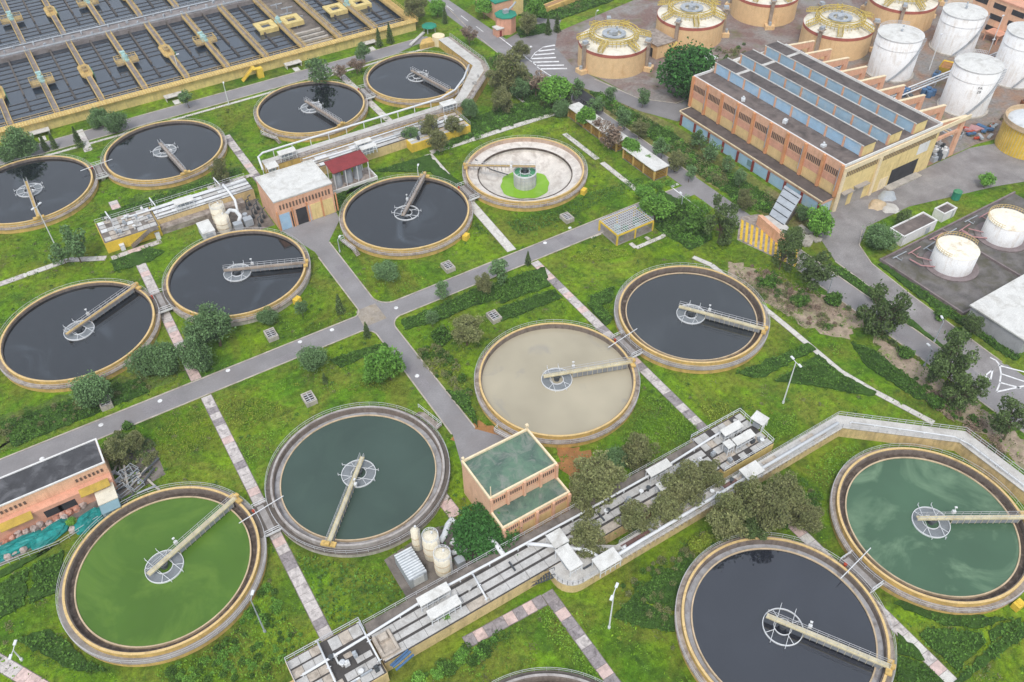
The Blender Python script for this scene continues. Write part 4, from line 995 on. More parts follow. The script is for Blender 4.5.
# pump house with the mossy green roof
T = thing('pump_house', 'peach two-level building with mossy green flat roofs beside the channel', 'building', (0,0,0))
hx0, hx1, hy0, hy1, hz = -28.0, -15.0, -21.6, -12.6, 8.6
ly0, lz = -25.4, 5.2
obj('high_wall', B().box(hx0,hx1,hy0,hy1,0,hz), MT['peach_wall'], T)
obj('low_wall', B().box(hx0,hx1,ly0,hy0-0.003,0,lz), MT['sand_wall'], T)
obj('high_roof', B().box(hx0+0.3,hx1-0.3,hy0+0.3,hy1-0.3,hz+0.003,hz+0.06), MT['roof_green'], T)
obj('low_roof', B().box(hx0+0.3,hx1-0.3,ly0+0.3,hy0-0.02,lz+0.003,lz+0.06), MT['roof_green'], T)
parapet(T, hx0-0.05, hx1+0.05, hy0-0.05, hy1+0.05, hz+0.001, 0.45, 0.32, 'cream_trim')
obj('parapet', B().box(hx0-0.05,hx1+0.05,ly0-0.05,ly0+0.27,lz+0.001,lz+0.4).box(hx0-0.05,hx0+0.27,ly0+0.27,hy0-0.06,lz+0.001,lz+0.4).box(hx1-0.27,hx1+0.05,ly0+0.27,hy0-0.06,lz+0.001,lz+0.4), MT['cream_trim'], T)
for i in range(5):
    x = hx0+0.15+(hx1-hx0-0.3)*i/4
    put('pilaster', shared('ph_pil_low', lambda b: b.box(-0.25,0.25,-0.35,0,0,lz+0.1), MT['orange_wall']), T, (x, ly0-0.06, 0))
    put('pilaster', shared('ph_pil_high', lambda b: b.box(-0.22,0.22,-0.3,0,lz+0.07,hz+0.3), MT['orange_wall']), T, (x, hy0-0.06, 0))
    if i < 4:
        xa, xb = x+0.4, x+(hx1-hx0-0.3)/4-0.4
        put('orange_band', shared('ph_band', lambda b: b.box(0,xb-xa,-0.06,0,3.6,5.0), MT['orange_wall']), T, (xa, ly0-0.002, 0))
        put('orange_band', shared('ph_band2', lambda b: b.box(0,xb-xa,-0.06,0,6.6,8.4), MT['orange_wall']), T, (xa, hy0-0.002, 0))
        slots(T, xa, xb, 6, ly0-0.08, 4.1, 4.8, w=0.2)
        slots(T, xa, xb, 6, hy0-0.08, 7.3, 8.1, w=0.2)
obj('roof_post', B().cyl(hx0+0.2,hy1-0.2,0.1,hz,hz+1.2,8).cyl(hx1-0.2,hy1-0.2,0.12,hz,hz+1.4,8).cyl(hx0+0.3,hy0+0.1,0.08,hz,hz+3.2,8).box(hx1-0.5,hx1,hy1-0.5,hy1,hz+1.2,hz+1.7).box(hx0,hx0+0.4,hy1-0.4,hy1,hz+0.9,hz+1.3), MT['cream_trim'], T)

# blower house with the white roof
T = thing('blower_house', 'orange building with a flat white roof and blue doors by the road end', 'building', (0,0,0))
x0, x1, y0, y1, z = -27.0, -12.6, 76.3, 88.2, 8.0
obj('wall', B().box(x0,x1,y0,y1,0,z), MT['orange_wall'], T)
obj('roof', B().box(x0-0.1,x1+0.1,y0-0.1,y1+0.1,z+0.002,z+0.2), MT['roof_white'], T)
parapet(T, x0-0.15, x1+0.15, y0-0.15, y1+0.15, z+0.203, 0.2, 0.25, 'roof_white')
slots(T, x0+0.8, x1-0.6, 16, y0-0.06, 5.6, 6.9, w=0.35)
for i, (a, c, mt) in enumerate(((x0+0.5,x0+3.0,'blue_panel'), (x0+3.3,x0+4.0,'opening_dark'), (x0+4.6,x0+7.2,'opening_dark'), (x0+7.3,x0+7.9,'pale_blue'), (x0+8.3,x0+10.9,'yellow_wall'), (x0+11.3,x1-0.4,'yellow_wall'))):
    obj('door_panel', B().box(a,c,y0-0.09,y0-0.005,0.05,4.4), MT[mt], T)
for i in range(5): obj('pilaster', B().box(x0+0.0+i*3.7-0.1,x0+i*3.7+0.2,y0-0.25,y0-0.003,0,5.4), MT['orange_trim'], T)
# red-roofed shed
T = thing('equipment_shed', 'open shed with a dark red metal roof over grey tanks', 'shed', (0,0,0))
b = B().add([(-9.2,84.4,5.0),(0.9,84.9,5.0),(0.9,90.0,5.6),(-9.2,89.8,5.6),(-9.2,84.4,5.15),(0.9,84.9,5.15),(0.9,90.0,5.75),(-9.2,89.8,5.75)], [(0,3,2,1),(4,5,6,7),(0,1,5,4),(1,2,6,5),(2,3,7,6),(3,0,4,7)])
obj('roof', b, MT['roof_red'], T)
for x in (-8.8,-5.8,-2.6,0.5):
    for y in (84.9,89.4): put('post', shared('shed_post', lambda q: q.box(-0.1,0.1,-0.1,0.1,0,5.0), MT['rail_white']), T, (x,y,0))
obj('low_wall', B().box(-10.2,2.0,83.4,83.7,0,1.0).box(1.7,2.0,83.7,89,0,1.0), MT['white_paint'], T)
obj('floor', B().box(-10.2,2.0,83.7,90.2,0.02,0.15), MT['walkway_concrete'], T)
for i, x in enumerate((-7.6,-4.6,-1.8)):
    put('storage_tank', shared('shed_tank', lambda q: q.lathe([(1.1,0.15),(1.1,3.4),(0.7,3.8),(0.2,4.0),(0.001,4.0)],24), MT['grey_metal']), T, (x, 86.4+0.3*i, 0))
# long workshop on the left
T = thing('workshop', 'long peach workshop with a black roof and yellow awnings at the left edge', 'building', (0,0,0))
x0, x1, y0, y1, z = -125, -78.4, 22.1, 28.2, 6.0
obj('wall', B().box(x0,x1,y0,y1,0,z), MT['peach_wall'], T)
obj('roof', B().box(x0+0.2,x1-0.25,y0+0.2,y1-0.2,z+0.003,z+0.08), MT['roof_black'], T)
parapet(T, x0-0.05, x1+0.1, y0-0.1, y1+0.1, z+0.001, 0.25, 0.28, 'white_paint')
obj('lower_front', B().box(x0,x1,20.4,22.05,0,3.4), MT['pink_wall'], T)
for a, c in ((-96.4,-91.4),(-83.8,-79.0)):
    b = B().add([(a,19.3,3.2),(c,19.3,3.2),(c,20.6,3.8),(a,20.6,3.8),(a,19.3,3.3),(c,19.3,3.3),(c,20.6,3.92),(a,20.6,3.92)], [(0,3,2,1),(4,5,6,7),(0,1,5,4),(1,2,6,5),(2,3,7,6),(3,0,4,7)])
    obj('awning', b, MT['awning_ochre'], T)
    slots(T, a, c, 7, 22.04, 4.3, 5.0, w=0.35)
for x in (-99,-88.5,-86.3): obj('window', B().box(x-1.4,x+1.4,20.33,20.39,1.0,2.6), MT['opening_dark'], T)
T = thing('site_booth', 'white site booth with a glazed front beside the workshop', 'booth', (0,0,0))
obj('wall', B().box(-81.6,-78.8,14.8,20.2,0.05,2.5), MT['pale_blue'], T)
obj('roof', B().box(-81.8,-78.6,16.6,20.4,2.502,2.72), MT['cream_metal'], T)
obj('canopy_frame', B().rail([(-81.7,16.5),(-81.7,14.5),(-78.7,14.5),(-78.7,16.5)],0.1,2.5,1.0,0.08).box(-81.7,-78.7,14.5,16.5,2.55,2.62), MT['glass'], T)
obj('window', B().box(-81.3,-80.4,14.72,14.79,1.0,2.1).box(-80.1,-79.2,14.72,14.79,1.0,2.1), MT['glass'], T)

# ---------------------------------------------------------------- big orange plant building
T = thing('dewatering_building', 'big orange and yellow building with stepped clerestory roofs', 'building', (0,0,0))
X0, X1, Y0, Y1, Z = 88.0, 122.3, 11.0, 63.5, 12.2
obj('wall', B().box(X0,X1,Y0,Y1,0,Z), MT['sand_wall'], T)
obj('roof', B().box(X0+0.25,X1-0.1,Y0+0.25,Y1-0.25,Z+0.003,Z+0.1), MT['roof_dark'], T)
parapet(T, X0-0.12, X1+0.1, Y0-0.12, Y1+0.12, Z+0.001, 0.7, 0.3, 'white_paint')
# long side: bays with pilasters, upper orange band with vent slots, pale lower wall
nb = 9; bl = (Y1-Y0)/nb
for i in range(nb+1):
    put('pilaster', shared('big_pil', lambda b: b.box(-0.55,0,-0.35,0.35,4.1,Z+0.55), MT['orange_trim']), T, (X0-0.13, Y0+i*bl+(0.3 if i == 0 else -0.3 if i == nb else 0), 0))
for i in range(nb):
    ya, yb = Y0+i*bl+0.4, Y0+(i+1)*bl-0.4
    put('upper_band', shared('big_band', lambda b: b.box(-0.1,0,0,yb-ya,8.6,Z+0.6), MT['orange_wall']), T, (X0-0.125, ya, 0))
    put('lower_panel', shared('big_low', lambda b: b.box(-0.06,0,0,yb-ya,4.2,6.8), MT['sand_wall']), T, (X0-0.125, ya, 0))
    put('middle_panel', shared('big_mid', lambda b: b.box(-0.08,0,0,yb-ya,6.81,8.59), MT['pink_wall']), T, (X0-0.125, ya, 0))
    slots(T, ya+0.3, yb-0.3, 8, X0-0.26, 9.1, 10.7, 'x', w=0.32)
# monitors
for k, (a, c) in enumerate(((94.5,98.6),(103.7,107.8),(112.9,117.0))):
    M_ = put('clerestory', None, T)
    z0, z1 = Z+0.1, Z+2.9
    obj('monitor_wall', B().box(a,c,Y0+1.0,Y1-0.8,z0,z1), MT['yellow_wall'], M_)
    obj('monitor_roof', B().box(a-0.1,c+0.1,Y0+0.9,Y1-0.7,z1+0.002,z1+0.12), MT['roof_black2'], M_)
    obj('roof_edge', B().box(c+0.1,c+0.3,Y0+0.9,Y1-0.7,z1,z1+0.3).box(a-0.22,a-0.101,Y0+0.9,Y1-0.7,z1-0.05,z1+0.2), MT['roof_white'], M_)
    L = Y1-Y0-1.8; nn = 9
    for i in range(nn):
        ya = Y0+1.0+i*L/nn
        put('blue_pane', shared('blue_pane', lambda b: b.box(-0.06,0,0.3,L/nn-0.3,z0+0.05,z1-0.1), MT['blue_panel']), M_, (a-0.003, ya, 0))
        put('mullion', shared('big_mull', lambda b: b.box(-0.22,0,-0.26,0.26,z0,z1), MT['orange_wall']), M_, (a-0.002, ya+(0.32 if i == 0 else 0), 0))
    put('mullion', shared('big_mull', lambda b: b.box(-0.22,0,-0.26,0.26,z0,z1), MT['orange_wall']), M_, (a-0.002, Y1-0.8-0.33, 0))
    obj('cross_walk', B().box(a-0.1,c+0.1,Y1-9.6,Y1-8.6,z1+0.121,z1+0.2), MT['pale_concrete'], M_)
# yellow end wall
obj('end_wall', B().box(X0-0.1,X1,Y0-0.18,Y0-0.121,0,Z-1.4), MT['yellow_wall'], T)
obj('cornice', B().box(X0-0.2,X1+11.2,Y0-0.5,Y0-0.13,Z-1.35,Z-0.2), MT['cream_trim'], T)
slots(T, X0+1.2, X0+12.0, 18, Y0-0.2, Z-3.0, Z-1.7, w=0.28)
slots(T, X0+13.2, X1-1.0, 34, Y0-0.2, Z-3.0, Z-1.7, w=0.28)
for x in (X0+0.2, X0+12.6): obj('column', B().box(x-0.45,x+0.45,Y0-0.62,Y0-0.19,0,Z-1.36), MT['cream_trim'], T)
for a, c, h, mt in ((X0+1.4,X0+4.2,4.6,'roller_grey'), (X0+6.0,X0+9.6,4.8,'roller_grey'), (X0+15.4,X0+18.4,3.4,'cream_trim'), (X0+19.2,X0+29.0,4.8,'opening_dark')):
    obj('doorway', B().box(a,c,Y0-0.25,Y0-0.181,0,h), MT[mt], T)
obj('door_hood', B().box(X0+1.0,X0+4.6,Y0-1.4,Y0-0.2,4.7,4.95).box(X0+5.6,X0+10,Y0-1.4,Y0-0.2,4.9,5.15), MT['roller_grey'], T)
obj('loading_step', B().box(X0+18,X0+30,Y0-2.2,Y0-0.26,0.05,0.5), MT['concrete'], T)
obj('light_patch', B().box(X0+27.4,X0+31.5,Y0-0.21,Y0-0.182,6.2,9.2), MT['white_paint'], T)  # bright patch of light on the end wall, put in as a white panel
# frames along the far side
for i in range(9):
    y = Y0+0.6+i*(Y1-Y0-1.2)/8
    put('side_frame', shared('side_frame', lambda b: b.add([(X1+0.1,-0.35,10.4),(X1+0.1,0.35,10.4),(X1+0.1,0.35,12.6),(X1+0.1,-0.35,12.6),(133.2,-0.35,9.8),(133.2,0.35,9.8),(133.2,0.35,11.2),(133.2,-0.35,11.2)], [(0,1,2,3)[::-1],(4,5,6,7),(0,4,7,3)[::-1],(1,2,6,5)[::-1],(3,7,6,2)[::-1],(0,1,5,4)[::-1]]).box(131.6,133.2,-0.35,0.35,0,9.8).box(X1+0.1,131.6,-0.3,0.3,7.2,8.0), MT['orange_wall']), T, (0, y, 0))
    put('frame_cap', shared('frame_cap', lambda b: b.beam((X1,0,12.72),(133.3,0,11.3),0.8,0.16), MT['cream_trim']), T, (0, y, 0))
# annexe with blue bays
A_ = put('annexe', None, T)
obj('annexe_wall', B().box(84.1,X0-0.14,Y0+0.6,Y1-1.0,-0.5,3.8), MT['pale_blue'], A_)
obj('annexe_fascia', B().box(83.95,X0-0.14,Y0+0.4,Y1-0.8,3.1,3.85), MT['orange_wall'], A_)
obj('annexe_roof', B().box(83.9,X0-0.145,Y0+0.35,Y1-0.75,3.852,3.95), MT['roof_black2'], A_)
obj('roof_edge', B().box(83.7,83.899,Y0+0.3,Y1-0.7,3.75,4.05).box(83.899,X0-0.15,Y1-0.749,Y1-0.55,3.75,4.05), MT['cream_trim'], A_)
for i in range(nb+1): put('red_post', shared('red_post', lambda b: b.box(-0.35,0,-0.28,0.28,0,3.09), MT['red_post']), A_, (84.09, Y0+1.0+i*(Y1-Y0-2.6)/nb, 0))
for i in range(nb): put('bay_panel', shared('bay_panel', lambda b: b.box(-0.05,0,0.5,(Y1-Y0-2.6)/nb-0.5,0.1,3.05), MT['blue_panel']), A_, (84.095, Y0+1.0+i*(Y1-Y0-2.6)/nb, 0))
obj('window', B().box(83.95,84.04,34.0,36.2,1.0,2.6), MT['glass'], A_)
# low white-walled lobby at the far end
obj('far_lobby', B().box(94,112,Y1+0.15,Y1+5,0,9.5), MT['white_paint'], T)
parapet(T, 94, 112, Y1+0.15, Y1+5, 9.501, 0.8, 0.3, 'white_paint')

# stair tower and striped ramp beside the annexe
T = thing('covered_stair', 'grey roofed stair with an orange end wall beside the annexe', 'stairs', (0,0,0))
b = B().add([(70.5,10.6,1.6),(70.5,15.4,1.6),(80.5,20.4,4.4),(80.5,15.0,4.4),(70.5,10.6,2.0),(70.5,15.4,2.0),(80.5,20.4,4.8),(80.5,15.0,4.8)], [(0,3,2,1)[::-1],(4,5,6,7)[::-1],(0,1,5,4)[::-1],(1,2,6,5)[::-1],(2,3,7,6)[::-1],(3,0,4,7)[::-1]])
obj('roof', b, MT['grey_metal'], T)
for k in range(5): obj('roof_batten', B().beam((71.5+k*2,11.2+k*0.9,2.4+k*0.56),(71.5+k*2,15.8+k*1.0,2.4+k*0.56),0.14), MT['dark_metal'], T)
obj('side_wall', B().prism([(70.6,10.8),(80.4,15.2),(80.4,20.2),(70.6,15.2)],0,1.7), MT['dark_concrete'], T)
obj('end_wall', B().prism([(67.6,7.8),(68.6,7.4),(69.8,16.4),(68.8,16.8)],0,2.8), MT['orange_wall'], T)
obj('parapet_slab', B().prism([(68.7,7.6),(72.0,10.0),(72.0,15.6),(69.9,16.4)],1.9,2.3), MT['pale_concrete'], T)
T = thing('striped_ramp', 'ramp painted in yellow and grey diagonal stripes below the covered stair', 'ramp', (0,0,0))
obj('ramp_slab', B().sheet([at(737,240), at(740,217), at(759,214), at(800,250), at(799,269)],0.05), MT['walkway_concrete'], T)
for k in range(12):
    px, py = 739.5+k*4.9, 239+k*2.5
    obj('stripe', B().sheet([at(px,py), at(px+2.6,py+1.3), at(px+4.4,py-18), at(px+1.8,py-19.5)],0.06), MT['yellow_stripe'], T)
T = thing('rubble_slab', 'broken grey concrete slab and rubble beside the covered stair', 'rubble', (0,0,0))
rnd = random.Random(4)
for k in range(14): put('chunk', shared('chunk%d' % (k % 3), lambda b: b.obox(0,0,0.25,1.6+k % 3*0.6,1.1,0.4,0.3*k), MT['concrete']), T, (72+rnd.uniform(0,5), 4+rnd.uniform(0,6), rnd.uniform(-0.1,0.3)), rnd.uniform(0,3))

# ---------------------------------------------------------------- digesters
def digester(x, y, label, a0=0.0):
    T = thing('digester', label, 'tank', (x, y, 0), a0, 'tan sludge digesters with yellow roof trusses')
    R, H = 10.6, 7.3
    put('wall', shared('dig_wall', lambda b: b.lathe([(R+0.05,0),(R,H-0.9)],96), MT['tan_tank']), T)
    put('band', shared('dig_band', lambda b: b.ring(R-0.6,R+0.06,H-0.898,H,96), MT['maroon_band']), T)
    put('dome', shared('dig_dome', lambda b: b.lathe([(R-0.02,H+0.003),(R-0.3,H+0.12),(7.5,H+0.75),(4.0,H+1.15),(0.001,H+1.3)],96), MT['dome_cream']), T)
    def truss(b):
        n_ = 36
        def ringtube(r, z, w):
            for k in range(n_):
                a, c = 2*PI*k/n_, 2*PI*(k+1)/n_
                b.beam((r*math.cos(a),r*math.sin(a),z),(r*math.cos(c),r*math.sin(c),z),w)
        for r, z in ((7.4,H+1.9),(7.4,H+2.9),(6.2,H+1.9),(6.2,H+2.9)): ringtube(r, z, 0.2)
        for k in range(n_):
            a = 2*PI*k/n_
            b.beam((7.4*math.cos(a),7.4*math.sin(a),H+0.6),(7.4*math.cos(a),7.4*math.sin(a),H+2.9),0.12)
            b.beam((6.2*math.cos(a),6.2*math.sin(a),H+1.9),(7.4*math.cos(a),7.4*math.sin(a),H+1.9),0.2)
        for k in range(6):
            a = 2*PI*k/6+0.4; c, s = math.cos(a), math.sin(a)
            for q in (-0.7, 0.7):
                p0 = (7.3*c-q*s, 7.3*s+q*c); p1 = (11.2*c-q*s, 11.2*s+q*c)
                for z0, z1 in ((1.9,0.8),(2.9,1.8)): b.beam((*p0,H+z0),(*p1,H+z1),0.2)
                for w in range(6):
                    tt = w/5; xx, yy = p0[0]+(p1[0]-p0[0])*tt, p0[1]+(p1[1]-p0[1])*tt
                    b.beam((xx,yy,H+1.9-1.1*tt),(xx,yy,H+2.9-1.1*tt),0.12)
            for w in range(8):
                tt = w/7; rr = 7.3+3.9*tt; b.beam((rr*c-0.7*s,rr*s+0.7*c,H+1.9-1.1*tt),(rr*c+0.7*s,rr*s-0.7*c,H+1.9-1.1*tt),0.22,0.06)
    put('roof_truss', shared('dig_truss', truss, MT['truss_yellow']), T)
    put('crown_platform', shared('dig_crown', lambda b: b.ring(2.2,3.6,H+2.1,H+2.2,32).cyl(0,0,1.1,H+1.9,H+2.9,24).cyl(1.6,0.5,0.3,H+1.9,H+3.4,10).box(-2.0,-1.2,-0.6,0.4,H+1.9,H+3.0), MT['grey_metal']), T)
    for k in range(3):
        a = 2*PI*k/3+0.4+PI/6
        s = put('side_duct', None, T, (0,0,0), a)
        put('duct', shared('dig_duct', lambda b: b.box(R+0.15,R+1.0,-0.5,0.5,0,H+1.4).box(R-0.8,R+1.4,-0.9,0.9,H+1.4,H+1.7), MT['bridge_brown']), s)
        put('plinth', shared('dig_plinth', lambda b: b.box(R+0.1,R+2.4,-1.5,1.5,0,1.3), MT['tan_tank']), s)
        put('valve', shared('dig_valve', lambda b: b.cyl(R+1.5,0,0.5,1.3,2.3,12).box(R-0.5,R+1.0,-0.6,0.6,H+1.7,H+2.5), MT['grey_metal']), s)
digester(90.9, 102.3, 'tan digester nearest the hatched road junction', 0.15)
digester(122.6, 103.6, 'tan digester behind the big dark green tree', 0.6)
digester(154.8, 103, 'tan digester at the top edge between two others', 1.1)
digester(155.8, 72.8, 'tan digester directly behind the stepped orange building', 0.35)
digester(188, 74.6, 'tan digester left of the rear white silo at the top edge', 0.8)
digester(222, 78, 'tan digester cut off at the top edge behind the white silos', 0.5)
T = thing('valve_house', 'tan valve house with a grey roof between the two front digesters', 'building', (0,0,0))
obj('wall', B().box(103.5,110.5,96.5,106.5,0,4.2), MT['tan_tank'], T)
obj('roof', B().box(103.2,110.8,96.2,106.8,4.202,4.45), MT['walkway_concrete'], T)
obj('doorway', B().box(103.42,103.49,98.4,101.5,0,2.8), MT['opening_dark'], T)
obj('stair', B().beam((106.5,95.5,0.2),(110.5,95.5,4.3),0.9,0.15).rail([(106.5,95.0),(110.5,95.0)],2.2,1.0,1.0,0.07), MT['truss_yellow'], T)
obj('red_panel', B().box(110.55,110.62,97.4,98.6,0.6,3.4), MT['valve_red'], T)
T = thing('site_tent', 'small white pop-up tent beside the second digester', 'tent', at(708,64)+(0,))
obj('roof', B().add([(-2,-2,2.2),(2,-2,2.2),(2,2,2.2),(-2,2,2.2),(0,0,3.0)],[(0,1,4),(1,2,4),(2,3,4),(3,0,4)]), MT['white_metal'], T)
for i, j in ((-1.9,-1.9),(1.9,-1.9),(1.9,1.9),(-1.9,1.9)): put('post', shared('tent_post', lambda b: b.box(-0.06,0.06,-0.06,0.06,0,2.25), MT['rail_white']), T, (i,j,0))

# ---------------------------------------------------------------- silos and storage tanks
def silo(x, y, R, H, label, mat='silo_white', n_rail=True, text=False):
    T = thing('storage_silo', label, 'silo', (x,y,0), 0, 'white steel storage silos')
    put('shell', shared('silo_%.1f_%.1f' % (R,H), lambda b: b.lathe([(R,0),(R,H)],72), MT[mat], True), T)
    put('roof', shared('silo_roof_%.1f_%.1f' % (R,H), lambda b: b.lathe([(R+0.05,H+0.002),(R*0.5,H+0.35),(0.001,H+0.6)],72), MT['roof_white']), T)
    put('rim', shared('silo_rim_%.1f_%.1f' % (R,H), lambda b: b.ring(R,R+0.12,H-0.25,H,72).ring(R+0.005,R+0.07,H*0.75,H*0.75+0.12,72), MT['white_metal']), T)
    put('rail', shared('silo_rail_%.1f' % R, lambda b: rail_ring(b, R-0.1, H+0.05, 1.0, 24, 0.07, rad(20), rad(120)), MT['rail_grey']), T)
    put('foot', shared('silo_foot_%.1f' % R, lambda b: b.ring(R+0.01,R+0.6,0,0.35,48), MT['concrete']), T)
    put('vent', shared('silo_vent', lambda b: b.cyl(0,0,0.35,H+0.5,H+1.1,12).cyl(R*0.5,R*0.3,0.25,H+0.2,H+0.8,10), MT['grey_metal']), T)
    lb = B()
    a = rad(215)
    for k in range(40):
        t0 = k/40; aa = a+t0*1.5; lb.obox((R+0.45)*math.cos(aa),(R+0.45)*math.sin(aa),0.3+t0*(H-0.3),0.8,0.34,0.07,aa)
    tag(obj('spiral_stair', lb, MT['grey_metal'], T))
    return T
silo(156.3, 51.3, 6.4, 12.2, 'white silo nearest the stepped orange building frames')
silo(185.8, 51.5, 6.3, 11.8, 'rear white silo beside the peach building at the top edge')
S3 = silo(156.7, 25.9, 6.2, 13.2, 'white silo with small dark stencilled marks behind the yellow end wall')
silo(182.6, 28.6, 6.2, 14.8, 'white silo at the right edge behind the marked one')
fc = bpy.data.curves.new('stencil', 'FONT'); fc.body = 'FA\n2B'; fc.size = 1.1; fc.align_x = 'CENTER'; fc.extrude = 0.01
fo = bpy.data.objects.new('stencil', fc); COL.objects.link(fo); dg = bpy.context.evaluated_depsgraph_get()
me = bpy.data.meshes.new_from_object(fo.evaluated_get(dg)); bpy.data.objects.remove(fo); me.materials.clear(); me.materials.append(MT['dark_metal'])
aa = rad(232); so = put('stencil', me, S3, (6.24*math.cos(aa), 6.24*math.sin(aa), 8.6)); so.rotation_euler = (PI/2, 0, aa+PI/2)
T = thing('gas_holder', 'yellow ribbed tank with a pale domed top at the right edge', 'tank', (152.0,3.6,0))
obj('shell', B().lathe([(6.9,0),(6.9,7.2)],72), MT['bright_yellow_paint'], T)
rb = B()
for k in range(60):
    a = 2*PI*k/60; rb.obox(6.95*math.cos(a),6.95*math.sin(a),3.6,0.12,0.2,7.0,a)
tag(obj('rib', rb, MT['pale_yellow_paint'], T), kind='stuff')
obj('collar', B().ring(6.4,7.4,7.2,7.6,72).ring(7.2,7.3,7.6,8.5,72), MT['weir_cream'], T)
obj('dome', B().lathe([(6.4,7.6),(5.0,8.3),(2.5,8.9),(0.001,9.1)],64), MT['grey_white'], T, smooth=True)
def oiltank(x, y, label):
    T = thing('oil_tank', label, 'tank', (x,y,0), 0, 'squat white storage tanks in the bund')
    put('shell', shared('oil_shell', lambda b: b.lathe([(4.5,0.3),(4.5,4.9)],72), MT['silo_white'], True), T)
    put('roof', shared('oil_roof', lambda b: b.lathe([(4.55,4.902),(2.0,5.1),(0.001,5.2)],64), MT['roof_cream'] , True), T)
    put('base', shared('oil_base', lambda b: b.ring(0.1,5.9,0,0.3,64), MT['bund_kerb']), T)
    put('rail', shared('oil_rail', lambda b: rail_ring(b, 4.6, 4.9, 1.0, 28, 0.06, rad(-20), rad(200)), MT['rail_ochre']), T)
    put('pipe', shared('oil_pipe', lambda b: b.tube([(-4.3,1.0,0.8),(-6.5,3.0,0.8),(-6.5,6.0,0.6)],0.16,8).tube([(-3.6,2.6,1.2),(-5.0,5.5,1.0)],0.12,8), MT['pipe_pink']), T)
oiltank(94.3, -17.9, 'squat white oil tank in the near half of the bund')
oiltank(112.9, -17.6, 'squat white oil tank at the right edge in the far half of the bund')
bnd = struct('bund_floor', B().sheet([(82.5,-29.8),(82.5,-8.3),(131,-8.3),(131,-29.8)],0.044), MT['bund_ground'])
obj('bund_wall', B().box(82.3,82.7,-30,-8.2,0,0.7).box(82.7,131,-30.1,-29.7,0,0.7).box(82.7,131,-8.6,-8.2,0,0.6).box(103.2,103.6,-29.7,-8.6,0,0.6), MT['bund_kerb'], bnd)
T = thing('pipe_manifold', 'tangle of pink and grey pipes along the bund beside the white kiosks', 'pipework', (0,0,0))
rnd = random.Random(9)
for k in range(9):
    x = 85+k*4.2
    put('pipe_run', shared('mani%d' % (k % 3), lambda b: b.tube([(0,0,0.5),(4.5,0.2*(k % 3),0.5)],0.14,8).tube([(1,0,0.5),(1,-1.6,0.5),(1,-1.6,1.2)],0.1,8), MT['pipe_pink' if k % 2 else 'grey_metal']), T, (x, -9.6-(k % 3)*0.8, 0))
def kiosk(x0, x1, y0, y1, h, label):
    T = thing('kiosk', label, 'kiosk', (0,0,0))
    obj('wall', B().box(x0,x1,y0,y1,0,h), MT['white_paint'], T)
    obj('roof', B().box(x0+0.3,x1-0.3,y0+0.3,y1-0.3,h+0.002,h+0.05), MT['roof_dark'], T)
    parapet(T, x0-0.05, x1+0.05, y0-0.05, y1+0.05, h+0.001, 0.3, 0.3, 'white_paint')
    obj('doorway', B().box(x0+(x1-x0)*0.7,x0+(x1-x0)*0.82,y0-0.06,y0-0.004,0,2.0), MT['grey_metal'], T)
kiosk(90.5, 102.0, -7.4, -3.4, 2.6, 'long white kiosk with a dark flat roof beside the bund')
kiosk(106.0, 110.6, -6.4, -3.6, 2.2, 'small white kiosk right of the long one beside the bund')
T = thing('warehouse', 'white-roofed warehouse cut off by the right edge', 'building', (0,0,0))
obj('wall', B().box(81.2,125,-43.5,-31.4,0,4.2), MT['grey_wall'], T)
obj('roof', B().box(80.9,125,-43.9,-31.0,4.202,4.5), MT['roof_white'], T)
obj('window', B().box(83.2,85.0,-43.58,-43.51,1.4,3.0), MT['plastic_blue'], T)
T = thing('office_block', 'peach office block with dark window bands at the top right corner', 'building', (0,0,0))
obj('wall', B().box(203,240,20,60,0,11), MT['peach_wall'], T)
obj('roof', B().box(202.8,240.2,19.8,60.2,11.002,11.5), MT['pink_wall'], T)
for k in range(6):
    y = 23+k*6.4
    for z in (1.4,5.0,8.4): put('window', shared('office_window', lambda b: b.box(-0.08,0,0,4.2,0,1.6), MT['opening_dark']), T, (202.99, y, z))
obj('porch', B().box(198.5,202.95,45,50,2.6,2.9).box(198.6,198.9,45.2,45.5,0,2.6).box(198.6,198.9,49.5,49.8,0,2.6), MT['pink_wall'], T)

# pipework and clutter of the silo yard
T = thing('pipe_rack', 'white pipe rack running between the white silos', 'pipework', (0,0,0))
for k, y in enumerate((38.0, 39.0, 40.0)): put('pipe_run', shared('rack_run', lambda b: b.tube([(140,0,1.6),(200,0,1.6)],0.2,8), MT['grey_metal' if k == 1 else 'rail_white']), T, (0,y,0))
for k in range(10): put('rack_post', shared('rack_post', lambda b: b.box(-0.12,0.12,-1.4,1.4,1.2,1.4).box(-0.12,0.12,-1.2,-1.0,0,1.2).box(-0.12,0.12,1.0,1.2,0,1.2), MT['rail_grey']), T, (142+k*6,39,0))
T = thing('pipe_rack', 'pipe rack behind the frames of the stepped building', 'pipework', (0,0,0))
for k, x in enumerate((139, 140, 141.2)): put('pipe_run', shared('rack_run2', lambda b: b.tube([(0,16,1.2),(0,60,1.2)],0.22,8), MT['weir_cream' if k == 1 else 'grey_metal']), T, (x,0,0))
for k in range(8): put('rack_post', shared('rack_post2', lambda b: b.box(-1.6,1.6,-0.12,0.12,0.8,1.0).box(-1.4,-1.2,-0.12,0.12,0,0.8).box(1.2,1.4,-0.12,0.12,0,0.8), MT['rail_grey']), T, (140,18+k*5.8,0))
